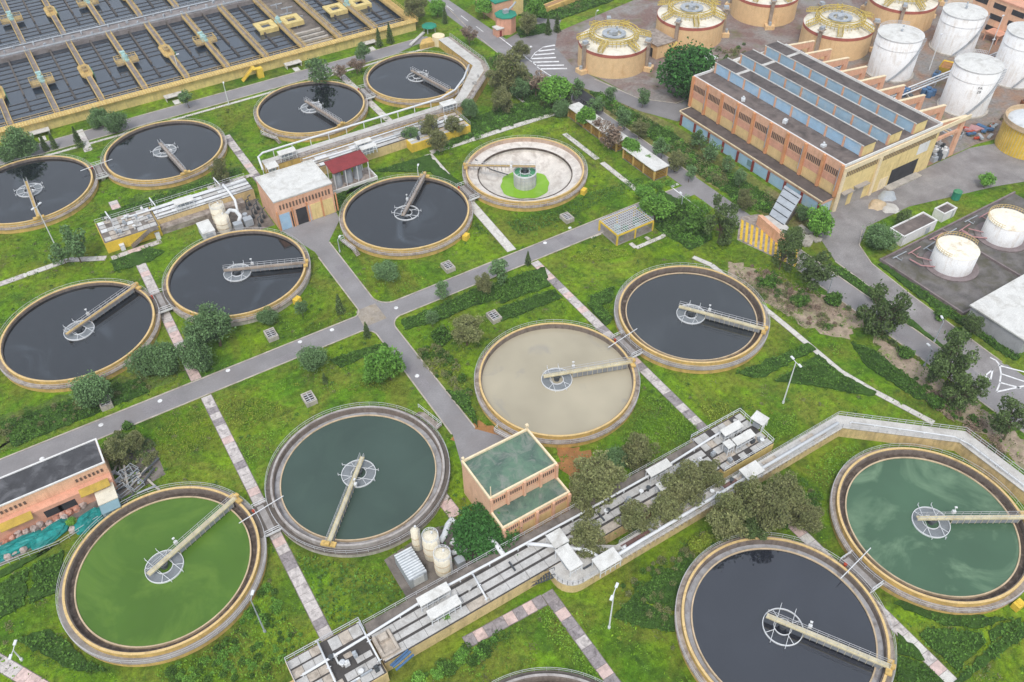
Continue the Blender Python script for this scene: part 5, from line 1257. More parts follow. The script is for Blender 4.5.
for k, (px, py, h_, lb) in enumerate(((929,70,11,'thin white mast between the two front silos'), (992,44,9,'thin white mast right of the rear silo'), (985,62,7,'short mast behind the marked silo'))):
    x, y = at(px, py); T = thing('mast', lb, 'mast', (x,y,0)); obj('pole', B().tube([(0,0,0),(0,0,h_)],0.16,8,0.1), MT['rail_white'], T); obj('head', B().box(-0.5,0.5,-0.2,0.2,h_,h_+0.25), MT['rail_white'], T)

for k, (x, y, rz, lb) in enumerate(((142,16,0.3,'grey pump set beside the yellow end wall frames'), (148,37,1.0,'concrete block between the two front silos'), (166,42,0.4,'blue crate behind the front silo'), (172,17,0.9,'rusty crate right of the marked silo'), (145,61,0.2,'grey pump set beside the front silo foot'), (170,62,1.3,'concrete block in front of the rear digester'))):
    T = thing('yard_crate', lb, 'machinery', (x,y,0), rz, 'machines and crates in the silo yard')
    mt = ('grey_metal','concrete','plastic_blue','rust')[k % 4]
    put('body', shared('crate%d' % (k % 3), lambda b: b.box(-1.0-k % 3*0.3,1.0+k % 3*0.3,-0.8,0.8,0,1.2), MT[mt]), T); put('lid', shared('crate_lid%d' % (k % 3), lambda b: b.box(-0.7,0.7,-0.5,0.5,1.201,1.5), MT['dark_metal']), T)

# ---------------------------------------------------------------- smaller structures
# open shelters with white roofs along the main road
def shelter(x0, x1, y0, y1, h, label):
    T = thing('roadside_shelter', label, 'shelter', (0,0,0), 0, 'yellow slatted shelters along the main road')
    obj('roof', B().box(x0-0.2,x1+0.2,y0-0.2,y1+0.2,h,h+0.2), MT['roof_white'], T)
    n_ = max(2, round((y1-y0)/3.8))
    for i in range(n_+1):
        y = y0+0.2+(y1-y0-0.4)*i/n_
        for x in (x0+0.2, x1-0.2): put('post', shared('sh_post%.1f' % h, lambda b: b.box(-0.2,0.2,-0.2,0.2,0,h), MT['yellow_paint']), T, (x,y,0))
    for i in range(n_):
        ya = y0+0.5+(y1-y0-0.4)*i/n_; yb = ya+(y1-y0-0.4)/n_-0.6
        for k in range(5): put('slat', shared('sh_slat%.2f' % (yb-ya), lambda b: b.box(-0.05,0.05,0,yb-ya,0,0.3), MT['slat_ochre']), T, (x0+0.2, ya, 0.3+k*0.52))
    for k in range(5): put('slat', shared('sh_eslat%.2f' % (x1-x0), lambda b: b.box(0,x1-x0-0.9,-0.05,0.05,0,0.3), MT['slat_ochre']), T, (x0+0.45, y0+0.2, 0.3+k*0.52))
    obj('floor', B().box(x0,x1,y0,y1,0.01,0.1), MT['dark_concrete'], T)
m('slat_ochre', '#a98338', var=0.25, dirt='#7c6232', damt=0.4)
shelter(60.6, 64.4, 60.6, 83.0, 3.0, 'farther and longer yellow shelter under the bare pinkish tree')
shelter(60.2, 64.6, 44.4, 57.4, 3.0, 'nearer yellow shelter with a white roof by the road')
# wire-roofed shed
T = thing('wire_shed', 'yellow-framed shed with a grey wire mesh roof beside the service road', 'shed', (0,0,0))
x0, x1, y0, y1, h = 36.2, 46.9, 28.3, 35.4, 2.9
for x, y, w, d in ((x0,y0,x1-x0,0.3),(x0,y1-0.3,x1-x0,0.3)):
    obj('beam', B().box(x,x+w,y,y+d,h-0.35,h), MT['bright_yellow_paint'], T)
for x in (x0, x1-0.3): obj('beam', B().box(x,x+0.3,y0+0.3,y1-0.3,h-0.35,h), MT['bright_yellow_paint'], T)
for x in (x0+0.15, (x0+x1)/2, x1-0.15):
    for y in (y0+0.15, y1-0.15): put('post', shared('ws_post', lambda b: b.box(-0.18,0.18,-0.18,0.18,0,h-0.351), MT['bright_yellow_paint']), T, (x,y,0))
wb = B()
for k in range(18): wb.beam((x0+0.3+k*(x1-x0-0.6)/17,y0,h+0.25),(x0+0.3+k*(x1-x0-0.6)/17,y1,h+0.25),0.12)
for k in range(9): wb.beam((x0,y0+0.3+k*(y1-y0-0.6)/8,h+0.3),(x1,y0+0.3+k*(y1-y0-0.6)/8,h+0.3),0.12)
tag(obj('wire_mesh', wb, MT['rail_grey'], T), kind='stuff')
sb = B()
for k in range(34): sb.box(x0+0.3+k*0.31,x0+0.42+k*0.31,y0+0.05,y0+0.12,0.2,h-0.36)
for k in range(16): sb.box(x0+0.05,x0+0.12,y0+0.4+k*0.31,y0+0.52+k*0.31,0.2,h-0.36)
tag(obj('side_grille', sb, MT['walkway_concrete'], T), kind='stuff')
obj('floor', B().box(x0,x1,y0,y1,0.01,0.12), MT['grey_walkway'], T)
for k, (x, y) in enumerate(((38.5,30),(41,31.5),(44,30.5),(45,32.5),(39.5,32.6))): put('stored_drum', shared('ws_drum', lambda b: b.cyl(0,0,0.8,0.12,1.6,16).cyl(0,0,0.3,1.6,1.9,10), MT['green_paint' if k % 2 else 'cyan_motor']), T, (x,y,0))
# vent pits on the lawns
def pit(px, py, label):
    x, y = at(px, py, 0.8)
    T = thing('vent_pit', label, 'vent', (x,y,0), 0, 'small concrete vent pits on the lawns')
    put('kerb_wall', shared('pit_wall', lambda b: b.box(-1.1,1.1,-1.5,-1.25,0,1.1).box(-1.1,1.1,1.25,1.5,0,1.1).box(-1.1,-0.85,-1.25,1.25,0,1.1).box(0.85,1.1,-1.25,1.25,0,1.1), MT['concrete']), T)
    put('pit_floor', shared('pit_floor', lambda b: b.box(-0.85,0.85,-1.25,1.25,0.3,0.35), MT['slot_dark']), T)
    for k in range(4): put('grate_bar', shared('pit_bar', lambda b: b.box(-0.85,0.85,-0.07,0.07,0.9,1.0), MT['rail_grey']), T, (0,-0.9+k*0.6,0))
    put('grate_bar', shared('pit_bar2', lambda b: b.box(-0.06,0.06,-1.25,1.25,1.001,1.06), MT['rail_grey']), T)
pit(309,398,'grated vent pit on the lawn above the grey-green tank'); pit(271,334,'vent pit below the foam-streaked tank, by the road'); pit(105,402,'vent pit half behind the round tree below the ochre-bridge tank')
pit(448,266,'vent pit just below the dark tank with the far bridge'); pit(494,316,'vent pit on the lawn above the beige tank'); pit(567,217,'pale vent pit on the lawn below the drained tank')
# pump tower and cabin at the top
T = thing('pump_tower', 'octagonal pinkish pump tower with a green roof at the top road', 'tower', (75.6,139.6,0))
obj('wall', B().lathe([(3.4,0),(3.4,5.4)],8), MT['pink_wall'], T)
obj('roof', B().lathe([(3.7,5.402),(3.7,5.7),(2.6,5.9),(0.001,6.0)],8), MT['teal_roof'], T)
obj('machinery', B().box(-0.8,0.8,-0.6,0.6,5.9,7.2).tube([(0.8,0,6.6),(3.0,0.5,7.4),(4.5,1.0,8.2)],0.3,8), MT['grey_metal'], T)
T = thing('gate_cabin', 'small pale pink cabin beside the pump tower', 'cabin', (71.8,138.2,0))
obj('wall', B().box(-1.2,1.2,-1.4,1.4,0,2.5), MT['pink_wall'], T); obj('roof', B().box(-1.4,1.4,-1.6,1.6,2.502,2.7), MT['roof_white'], T)
obj('doorway', B().box(-0.3,0.5,-1.46,-1.404,0.1,2.0), MT['roof_red'], T)
T = thing('tank_building', 'peach and yellow building behind the pump tower at the top edge', 'building', (80.5,150.5,0))
obj('wall', B().box(-4,3,-3,10,0,6), MT['orange_wall'], T); obj('panel', B().box(3.01,7,-3,8,0,5.6), MT['yellow_wall'], T); obj('roof', B().box(-4.2,7.2,-3.2,10.2,6.01,6.3), MT['teal_roof'], T)
T = thing('channel_trough', 'long yellow trough on the green bank at the top edge', 'channel', (0,0,0))
p0, p1 = at(545,12), at(640,-25)
obj('trough_wall', B().beam((*p0,1.0),(*p1,1.0),3.0,2.0), MT['yellow_paint'], T); obj('trough_top', B().beam((*p0,2.05),(*p1,2.05),1.6,0.12), MT['timber'], T)
T = thing('tarp_shelter', 'small teal-roofed shelter beside the basin corner', 'shelter', (54.4,153.0,0))
obj('roof', B().lathe([(2.6,1.9),(2.4,2.2),(0.9,2.7),(0.001,2.8)],8), MT['teal_roof'], T)
for k in range(4): put('post', shared('ts_post', lambda b: b.box(-0.08,0.08,-0.08,0.08,0,1.95), MT['rail_white']), T, (1.9*math.cos(PI/4+k*PI/2),1.9*math.sin(PI/4+k*PI/2),0))
T = thing('ramp_wall', 'orange ramp wall with white kerb at the basin road end', 'wall', (0,0,0))
obj('wall', B().prism([(45.5,142.9),(51.0,142.3),(51.2,146.4),(48,146.0)],0,1.6), MT['yellow_paint'], T); obj('coping', B().beam((44,146.6,0.5),(52,152.5,0.5),0.9,0.5), MT['pale_concrete'], T)

# ---------------------------------------------------------------- process equipment
T = thing('dosing_container', 'pale grey ribbed container beside the cream cylinders', 'container', (0,0,0))
obj('body', B().box(-44.2,-41.2,-24.0,-18.6,0.1,2.5), MT['grey_metal'], T)
for k in range(11): put('roof_rib', shared('cont_rib', lambda b: b.box(-44.25,-41.15,-0.12,0.12,2.502,2.62), MT['grey_white']), T, (0,-23.7+k*0.49,0))
obj('door', B().box(-43.6,-41.8,-24.08,-24.005,0.3,2.3), MT['grey_white'], T)
def cylinder(x, y, r, h, label, mat='cream_metal', rails=True):
    T = thing('process_cylinder', label, 'tank', (x,y,0))
    obj('shell', B().lathe([(r,0.1),(r,h)],32), MT[mat], T, smooth=True)
    obj('top', B().lathe([(r,h+0.002),(r*0.7,h+0.25),(0.3,h+0.4),(0.001,h+0.4)],32), MT[mat], T)
    for k in (0.3,0.65): obj('hoop', B().ring(r+0.002,r+0.06,h*k,h*k+0.12,32), MT['weir_cream'], T)
    if rails: tb = B(); rail_ring(tb, r-0.05, h, 0.8, 10, 0.06); obj('top_rail', tb, MT['rail_white'], T)
    obj('nozzle', B().cyl(0.3*r,0.2*r,0.18,h+0.2,h+0.8,10), MT['white_metal'], T)
    lb = B()
    for s in (-0.22,0.22): lb.beam((r+0.15,s,0.1),(r+0.15,s,h+0.8),0.06)
    for k in range(int(h/0.4)): lb.beam((r+0.15,-0.22,0.3+k*0.4),(r+0.15,0.22,0.3+k*0.4),0.05)
    obj('ladder', lb, MT['rail_grey'], T).rotation_euler = (0,0,rad(-60))
cylinder(-39.9,-17.9,0.7,5.2,'slim cream cylinder with a white cap beside the grey-green tank', rails=False)
cylinder(-38.4,-20.4,1.35,5.2,'fat cream cylinder behind the nearest one by the container')
cylinder(-38.2,-23.8,1.4,4.4,'nearest fat cream cylinder by the channel')
T = thing('air_duct', 'looped grey-white duct between the cream cylinders and the round bush', 'duct', (0,0,0))
obj('duct_run', B().tube([(-36.8,-20.2,2.2),(-35.6,-19.6,2.4),(-34.2,-18.2,2.4),(-33.2,-17.6,2.4),(-32.6,-18.6,2.2),(-33.6,-20.2,1.6),(-35.2,-21.2,1.2)],0.5,12), MT['grey_white'], T, smooth=True)
obj('duct_run', B().tube([(-36.0,-22.6,1.4),(-34.4,-22.9,1.4),(-33.6,-23.4,1.2)],0.42,12), MT['grey_white'], T, smooth=True)
obj('fan_box', B().box(-36.2,-34.8,-25.0,-23.6,0.1,1.6).cyl(-34.0,-21.6,0.7,0.1,1.3,16), MT['grey_metal'], T)
T = thing('air_duct', 'white duct elbow dropping over the channel edge beside the round bush', 'duct', (0,0,0))
obj('duct_run', B().tube([(-33.4,-22.4,2.0),(-31.8,-23.6,2.2),(-31.2,-24.2,2.2),(-30.6,-24.4,2.2)],0.42,12), MT['grey_metal'], T, smooth=True)
obj('duct_run', B().tube([(-30.4,-24.6,1.4),(-30.0,-24.8,3.6),(-29.9,-26.4,3.8),(-29.9,-28.6,3.8)],0.4,12), MT['white_metal'], T, smooth=True)
T = thing('dosing_container', 'small white container by the rim of the foam-streaked tank', 'container', (0,0,0))
obj('body', B().box(-43.4,-40.6,81.6,86.6,0.1,2.4), MT['grey_white'], T); obj('roof', B().box(-43.5,-40.5,81.5,86.7,2.402,2.6), MT['roof_white'], T); obj('door', B().box(-42.8,-41.2,81.52,81.59,0.2,2.1), MT['grey_metal'], T)
cylinder(-37.9,84.2,1.7,3.6,'cream vessel nearest the foam-streaked tank', rails=False)
cylinder(-37.6,88.0,1.7,4.2,'cream vessel by the upper left channel')
T = thing('air_duct', 'grey-white duct between the cream vessels and the white-roofed building', 'duct', (0,0,0))
obj('duct_run', B().tube([(-36.4,85.6,3.0),(-35.2,86.4,3.2),(-34.0,85.6,3.0),(-33.6,84.2,2.2),(-34.4,83.2,1.6)],0.5,12), MT['grey_white'], T, smooth=True)
obj('duct_run', B().tube([(-33.6,85.8,2.6),(-33.0,88.5,4.0),(-33.2,92.0,4.6),(-33.4,95.6,4.6),(-33.4,96.6,3.6)],0.3,12), MT['rail_white'], T, smooth=True)
obj('fan_box', B().box(-36.0,-34.0,81.8,83.4,0.1,1.8).box(-33.4,-31.4,82.0,83.8,0.1,1.9).cyl(-32.4,84.6,0.6,0.1,2.2,16), MT['grey_metal'], T)
T = thing('pipe_rack', 'dark pipework and valves against the side of the white-roofed building', 'pipework', (0,0,0))
for k in range(8): put('riser', shared('riser', lambda b: b.tube([(0,0,0.1),(0,0,2.6),(0.8,0,2.9)],0.14,8).box(-0.3,0.3,-0.3,0.3,0.1,0.9), MT['dark_metal']), T, (-30.6+(k % 3)*1.1, 80.6+k*1.4, 0))
# yellow vessel and scrap in the silo yard
T = thing('yellow_bin', 'small yellow skip between the white silos', 'skip', (*at(945,70),0), 0.4)
obj('body', B().add([(-2,-1.2,0),(2,-1.2,0),(2,1.2,0),(-2,1.2,0),(-2.8,-1.6,1.8),(2.8,-1.6,1.8),(2.8,1.6,1.8),(-2.8,1.6,1.8)],[(0,1,5,4),(1,2,6,5),(2,3,7,6),(3,0,4,7),(0,3,2,1)]), MT['bright_yellow_paint'], T)
obj('load', B().box(-2.5,2.5,-1.3,1.3,1.2,1.5), MT['soil_orange'], T)
for k, (px, py, lb) in enumerate(((928,97,'blue drum cluster nearest the marked silo'), (902,96,'blue drums beside the orange frames'))):
    x, y = at(px, py); T = thing('drum_stack', lb, 'drums', (x,y,0))
    for q in range(4): put('drum', shared('blue_drum', lambda b: b.cyl(0,0,0.8,0,1.8,16), MT['plastic_blue']), T, (q % 2*1.8, q//2*1.7, 0))
T = thing('scrap_heap', 'heap of red and grey scrap beside the yellow ribbed tank', 'scrap', (*at(985,133),0))
rnd = random.Random(8)
for k in range(16): put('scrap_piece', shared('scrap%d' % (k % 4), lambda b: b.obox(0,0,0.5,2.4,0.5+k % 4*0.3,0.5,0.4*k), MT[('valve_red','grey_metal','plastic_blue','pipe_pink')[k % 4]]), T, (rnd.uniform(-5,5), rnd.uniform(-3,4), rnd.uniform(0,0.4)), rnd.uniform(0,3))
T = thing('equipment_pen', 'jumble of grey machines under the end frame of the orange building', 'machinery', (126,11.5,0))
for k in range(12): put('machine', shared('pen%d' % (k % 3), lambda b: b.box(-0.8,0.8,-0.6,0.6,0,1.4+k % 3*0.5).cyl(0,0,0.4,1.4+k % 3*0.5,2.2+k % 3*0.5,10), MT[('grey_metal','dark_metal','white_metal')[k % 3]]), T, (0.6+(k % 4)*1.7, 0.5+(k//4)*1.6, 0), k)
T = thing('green_bin', 'teal green bin on the lawn corner by the small kiosk', 'bin', (*at(955,199),0))
obj('body', B().cyl(0,0,1.0,0.1,2.2,16), MT['teal_roof'], T); obj('lid', B().lathe([(1.1,2.21),(0.6,2.6),(0.001,2.7)],16), MT['green_paint'], T)
for k, (px, py, lb) in enumerate(((887,196,'grey machinery heap at the loading door'), (877,205,'pale sand heap beside the yellow wall'), (890,208,'pale grey oval concrete pad heap'))):
    x, y = at(px, py); T = thing('material_heap', lb, 'heap', (x,y,0))
    rnd = random.Random(30+k); b = B()
    n_ = 14; rr = [1.6+rnd.random()*0.8 for _ in range(n_)]
    for lv, (s, z) in enumerate(((1.0,0.0),(0.75,0.5),(0.35,0.8))): b.v += [(rr[i]*s*math.cos(2*PI*i/n_)*1.4, rr[i]*s*math.sin(2*PI*i/n_), z*(0.3 if k == 2 else 1.2)) for i in range(n_)]
    b.f = [(l*n_+i, l*n_+(i+1) % n_, (l+1)*n_+(i+1) % n_, (l+1)*n_+i) for l in range(2) for i in range(n_)] + [tuple(range(2*n_,3*n_))]
    obj('heap', b, MT[('grey_metal','weir_cream','pale_concrete')[k]], T)

# ---------------------------------------------------------------- construction corner at the left edge
def lump(seed, lx, ly, h, n_=18, m_=7):
    rnd = random.Random(seed); b = B()
    for j in range(m_+1):
        t0 = j/m_; s = math.sin(PI/2*(1-t0))**0.55 if t0 < 1 else 0.0
        for i in range(n_):
            a = 2*PI*i/n_; q = 1+rnd.uniform(-0.13,0.13); ca_, sa_ = math.cos(a), math.sin(a)
            ex = math.copysign(abs(ca_)**0.7, ca_); ey = math.copysign(abs(sa_)**0.7, sa_)
            b.v.append((lx/2*ex*s*q, ly/2*ey*s*q, h*math.sin(PI/2*t0)*(1+rnd.uniform(-0.12,0.12))))
    b.f = [(j*n_+i, j*n_+(i+1) % n_, (j+1)*n_+(i+1) % n_, (j+1)*n_+i) for j in range(m_) for i in range(n_)]
    return b
for k, (px, py, lx, ly, rz, lb) in enumerate(((18,545,9.0,2.4,0.05,'long teal tarpaulin mound at the left edge'), (50,533,6.0,2.6,0.3,'teal tarpaulin mound in the middle of the building rubble'), (89,519,5.0,2.6,0.35,'teal tarpaulin mound nearest the green tank'))):
    T = thing('tarpaulin_mound', lb, 'tarpaulin', (*at(px,py,0.6),0), rz, 'teal covered mounds by the workshop')
    obj('sheet', lump(50+k, lx*1.1, ly*1.15, 1.3), MT['tarp_teal'], T)
    rb = B()
    for q in (-0.3,0.0,0.3): rb.beam((q*lx,-ly*0.5,0.25),(q*lx+0.2,ly*0.42,1.0),0.05)
    obj('rope', rb, MT['rail_white'], T)
for k, (px, py, mt) in enumerate(((7,539,'bag_orange'),(28,529,'bag_white'),(47,528,'bag_orange'),(31,540,'bag_white'),(57,515,'bag_orange'),(71,509,'bag_orange'),(45,509,'bag_orange'),(79,520,'bag_orange'),(16,548,'bag_white'))):
    wh = ('at the left edge','in front of the left awning','beside the middle tarpaulin','lying on the long tarpaulin','below the workshop windows','nearest the white booth','against the workshop wall','on the tarpaulin nearest the green tank','on the long tarpaulin at the left')[k]
    T = thing('bag_pile', ('orange and white' if mt == 'bag_orange' else 'whitish') + ' pile of bulk bags ' + wh, 'bags', (*at(px,py,1.0),0), 0.35, 'bulk bags by the workshop')
    rnd = random.Random(60+k)
    for q in range(4): put('bag', shared('bag%d' % (q % 3), lambda b: b.add(lump(70+q % 3,1.3,1.2,1.0,10,4).v, lump(70+q % 3,1.3,1.2,1.0,10,4).f), MT[mt if q % 3 else 'bag_white']), T, (-1.6+q*1.15, rnd.uniform(-0.35,0.35), 0.02), rnd.uniform(0,3))
T = thing('scaffold_scrap', 'heap of grey scaffold planks and frames right of the workshop', 'scrap', (*at(135,482),0))
rnd = random.Random(12)
for k in range(18): put('plank', shared('plank%d' % (k % 3), lambda b: b.box(-1.6-k % 3*0.5,1.6+k % 3*0.5,-0.18,0.18,0,0.1), MT[('grey_metal','dark_metal','concrete')[k % 3]]), T, (rnd.uniform(-3.4,3.4), rnd.uniform(-3.6,4.0), 0.05+k*0.035), rnd.uniform(-0.5,2.4))
for k in range(5): put('frame', shared('scaf_frame', lambda b: b.rail([(-1,-1),(1,-1),(1,1),(-1,1),(-1,-1)],0,1.5,2.0,0.08), MT['grey_metal']), T, (rnd.uniform(-3,3), rnd.uniform(-3,3), 0), rnd.uniform(0,1))
T = thing('site_fence', 'thin grey site fence along the tarpaulins', 'fence', (0,0,0))
obj('fence_rail', B().rail([at(0,568), at(60,545), at(100,520)], 0, 1.1, 1.6, 0.06), MT['rail_grey'], T)

# ---------------------------------------------------------------- lamp posts
def lamp(bx, by, tx, ty, label, kind=1, col='rail_white'):
    x, y = at(bx, by)
    P0 = Vector((x,y)); best = (1e9, 8.0)
    for i in range(60, 260):
        z = i/20; q = Vector(at(tx, ty, z)); d = (q-P0).length
        if d < best[0]: best = (d, z)
    h = min(12.0, best[1])
    T = thing('lamp_post', label, 'lamp post', (x,y,0), rad((bx*7) % 90), 'slim lamp posts of the plant')
    put('mast', shared('mast_%.1f' % h, lambda b: b.tube([(0,0,0),(0,0,h)],0.14,8,0.08).cyl(0,0,0.22,0,0.5,8), MT[col]), T)
    arms = (1,-1) if kind == 2 else (1,)
    for s in arms:
        put('arm', shared('arm', lambda b: b.beam((0,0,0),(1.0,0,0.15),0.09), MT[col]), T, (0,0,h), 0 if s > 0 else PI)
        put('lamp_head', shared('lamp_head', lambda b: b.box(0.7,1.5,-0.2,0.2,0.1,0.28), MT['rail_white']), T, (0,0,h), 0 if s > 0 else PI)
lamp(783,403,795,362,'tall white double lamp post on the lawn left of the right channel bend',2)
lamp(609,628,613,592,'tall white double lamp post on the lawn left of the black tank',2)
lamp(57,249,39,206,'white lamp post in front of the left-edge upper tank',2)
lamp(229,105,223,85,'white lamp post beside the basin road, left of the tree-reflecting tank',1)
lamp(934,342,945,322,'grey lamp post on the yard road near the warehouse',1,'grey_metal')
lamp(828,293,832,279,'grey lamp post on the verge below the bare tree',1,'grey_metal')
lamp(924,366,932,349,'grey lamp post beside the lower main road trees',1,'grey_metal')
lamp(340,252,337,240,'short lamp post at the left rim of the far-bridge tank',1,'grey_metal')
lamp(180,75,172,56,'white lamp post in front of the long basin wall',1)
lamp(680,215,676,195,'lamp post by the main road bend near the nearer shelter',1,'grey_metal')
lamp(265,632,266,593,'thin leaning lamp post on the lawn between green tank and paved path',1,'grey_metal')
lamp(595,30,588,12,'lamp post on the green bank behind the front digester',1,'grey_metal')
lamp(419,183,416,168,'lamp post at the far rim of the far-bridge tank',1)
lamp(22,660,16,648,'short double lamp post at the lower left corner',2)

T = thing('dark_canopy', 'low black mesh-roofed shelter beside the road behind the farther shelter', 'shelter', (*at(588,99,2.2),0), rad(90))
obj('roof', B().box(-5.5,5.5,-1.8,1.8,2.2,2.4), MT['opening_dark'], T)
for i in (-5,0,5):
    for j in (-1.6,1.6): put('post', shared('dc_post', lambda b: b.box(-0.1,0.1,-0.1,0.1,0,2.2), MT['dark_metal']), T, (i,j,0))
# downpipes and roof boxes on the big building
B_ = next(o for o in bpy.data.objects if o.name.startswith('dewatering_building'))
for k in range(0, 10, 2): put('downpipe', shared('downpipe', lambda b: b.tube([(0,0,5.7),(0,0,12.0)],0.09,6), MT['grey_metal']), B_, (87.2, 11.6+k*5.75, 0))
for k, (x, y) in enumerate(((90.5,20),(91,33),(90.2,47),(101.5,25),(101.2,50),(110.6,36),(119.8,22),(119.6,44))): put('roof_unit', shared('roof_unit%d' % (k % 2), lambda b: b.box(-0.6,0.6,-0.5,0.5,12.3,12.9+k % 2*0.3).cyl(0,0,0.25,12.9,13.5,10), MT['grey_white']), B_, (x,y,0), k*0.4)

# ---------------------------------------------------------------- vegetation
rng = np.random.default_rng(7)
def unit(n): 
    v = rng.normal(size=(n,3)); return v/np.linalg.norm(v,axis=1,keepdims=True)
def leaf_quads(C, s, up=0.35, aspect=0.7):
    """leaf-sized quads at the points C, size s each, random facing"""
    n = len(C); N = unit(n); N[:,2] = np.abs(N[:,2])+up; N /= np.linalg.norm(N,axis=1,keepdims=True)
    a = np.cross(N, unit(n)); a /= np.linalg.norm(a,axis=1,keepdims=True); b = np.cross(N,a)
    s = np.asarray(s).reshape(-1,1)*np.ones((n,1)); a = a*s; b = b*s*aspect
    return np.stack([C-a, C-b*0.9+a*0.1, C+a, C+b*0.9-a*0.1], 1)
def tree_proto(name, mat, tl, tr, twig, clumps=22, leaves=2600, leaf=0.2, hz=0.85, gap=0.0, shell=0.75, cone=False, flat=False, spread=0.72):
    """unit crown of leaf clumps spread through its volume (centre z = 0, radius about 1) and the limbs that carry them"""
    b = B(); rnd = random.Random(name)
    if cone:
        t = rng.random(leaves); r = (1-t)**0.8*np.sqrt(rng.random(leaves)); a = rng.random(leaves)*2*PI
        r *= 1+0.25*np.sin(a*5+t*9)
        C = np.stack([r*np.cos(a), r*np.sin(a), t*5.0-1.0],1)
        b.tube([(0,0,-tl),(0,0,2.5)], tr, 6, tr*0.4)
    else:
        cc = unit(clumps)*(rng.random((clumps,1))**0.4)*spread; cc[:,2] *= hz
        cc[:,:2] += rng.normal(size=2)*0.08
        if flat: cc[:,2] *= 0.5
        cr = 0.2+rng.random(clumps)*(0.32-gap*0.1)
        k = rng.choice(clumps, leaves, p=cr**2/np.sum(cr**2))
        u = unit(leaves)*(shell+(1-shell)*rng.random((leaves,1)))
        w = np.where(rng.random(leaves) < 0.2, 1+0.8*rng.random(leaves)**2, 1.0)
        C = cc[k]+u*(cr[k]*w)[:,None]*np.array([1,1,0.8])
        fork = -0.45*hz-0.1
        b.tube([(0,0,-tl),(0.05,0.03,(-tl+fork)/2),(0,0,fork)], tr, 7, tr*0.7)
        for q in range(clumps if not flat else 6):
            p = cc[q]; mid = (p[0]*0.45+rnd.uniform(-0.06,0.06), p[1]*0.45+rnd.uniform(-0.06,0.06), fork+(p[2]-fork)*0.45)
            b.tube([(0,0,fork-0.05),mid,tuple(p)], tr*0.45, 5, tr*0.12)
            for z_ in range(twig):
                d = unit(1)[0]*cr[q]*1.1; b.tube([tuple(p),tuple(p+d)], tr*0.12, 4, tr*0.04)
    return quads(name+'_crown', leaf_quads(C, leaf*(0.6+0.8*rng.random(len(C)))), mat), b.mesh(name+'_trunk', MT['bark'])
KINDS = {  # crown builder arguments, trunk length in crown radii, trunk radius, twigs
 'round': (dict(clumps=36, leaves=11000, leaf=0.047, hz=0.95), 1.15, 0.07, 0, 'grey'),
 'dense': (dict(clumps=52, leaves=13000, leaf=0.048, hz=0.8, shell=0.85), 0.9, 0.06, 0, 'dense'),
 'olive': (dict(clumps=40, leaves=8000, leaf=0.042, gap=2, hz=0.95, spread=0.86), 1.3, 0.05, 2, 'olive'),
 'bright': (dict(clumps=30, leaves=6000, leaf=0.062, gap=1, hz=0.8), 1.2, 0.05, 1, 'bright'),
 'dark': (dict(clumps=28, leaves=6500, leaf=0.05, gap=1, hz=1.1), 1.3, 0.06, 3, 'dark'),
 'airy': (dict(clumps=22, leaves=1900, leaf=0.065, gap=2, hz=1.1), 1.4, 0.04, 4, 'grey'),
 'brown': (dict(clumps=22, leaves=1700, leaf=0.06, gap=2, hz=0.8), 1.2, 0.05, 7, 'brown'),
 'tall': (dict(clumps=24, leaves=5200, leaf=0.05, gap=2, hz=1.25, spread=0.95), 1.5, 0.06, 2, 'dark'),
 'cone': (dict(leaves=1500, leaf=0.16, cone=True), 1.2, 0.12, 0, 'dark'),
 'shrub': (dict(clumps=26, leaves=1800, leaf=0.12, hz=0.6, flat=True), 0.5, 0.05, 0, 'hedge'),
 'lime': (dict(clumps=26, leaves=1800, leaf=0.12, hz=0.6, flat=True), 0.5, 0.05, 0, 'yellow'),
}
PROTO = {}
for k_, (kw, tl, tr, tw, lm) in KINDS.items():
    PROTO[k_] = [tree_proto('%s%d' % (k_, i), LM[lm], tl, tr, tw, **kw) for i in range(4)]
NTREE = [0]
def tree(px, py, rp, kind, label, name=None, squash=1.0, leafkey=None, group=None):
    kw, tl = KINDS[kind][0], KINDS[kind][1]
    z = 2.0
    for _ in range(3):
        x, y = at(px, py, z); R = 1.14*rp*dist(x, y, z)/FPX; z = R*tl*0.95*squash if kind != 'cone' else R*1.0
    NTREE[0] += 1; i = NTREE[0] % 4
    nm = name or {'shrub':'shrub','lime':'shrub','cone':'conifer'}.get(kind, 'tree')
    T = thing(nm, label, 'shrub' if nm == 'shrub' else 'tree', (x, y, 0), (NTREE[0]*2.4) % 6.28, group or {'shrub':'shrubs on the lawns','conifer':'small conifers','tree':'trees of the plant grounds'}[nm])
    rv = random.Random(NTREE[0]*13); sx, sy, sz = (1,1,1) if kind in ('cone','dense') else (rv.uniform(0.82,1.18), rv.uniform(0.82,1.18), rv.uniform(0.85,1.3))
    put('crown', PROTO[kind][i][0], T, (0,0,z), 0, (R*sx,R*sy,R*squash*sz))
    put('trunk', PROTO[kind][i][1], T, (0,0,z), 0, (R*sx,R*sy,z/tl if kind != 'cone' else R))
    return T
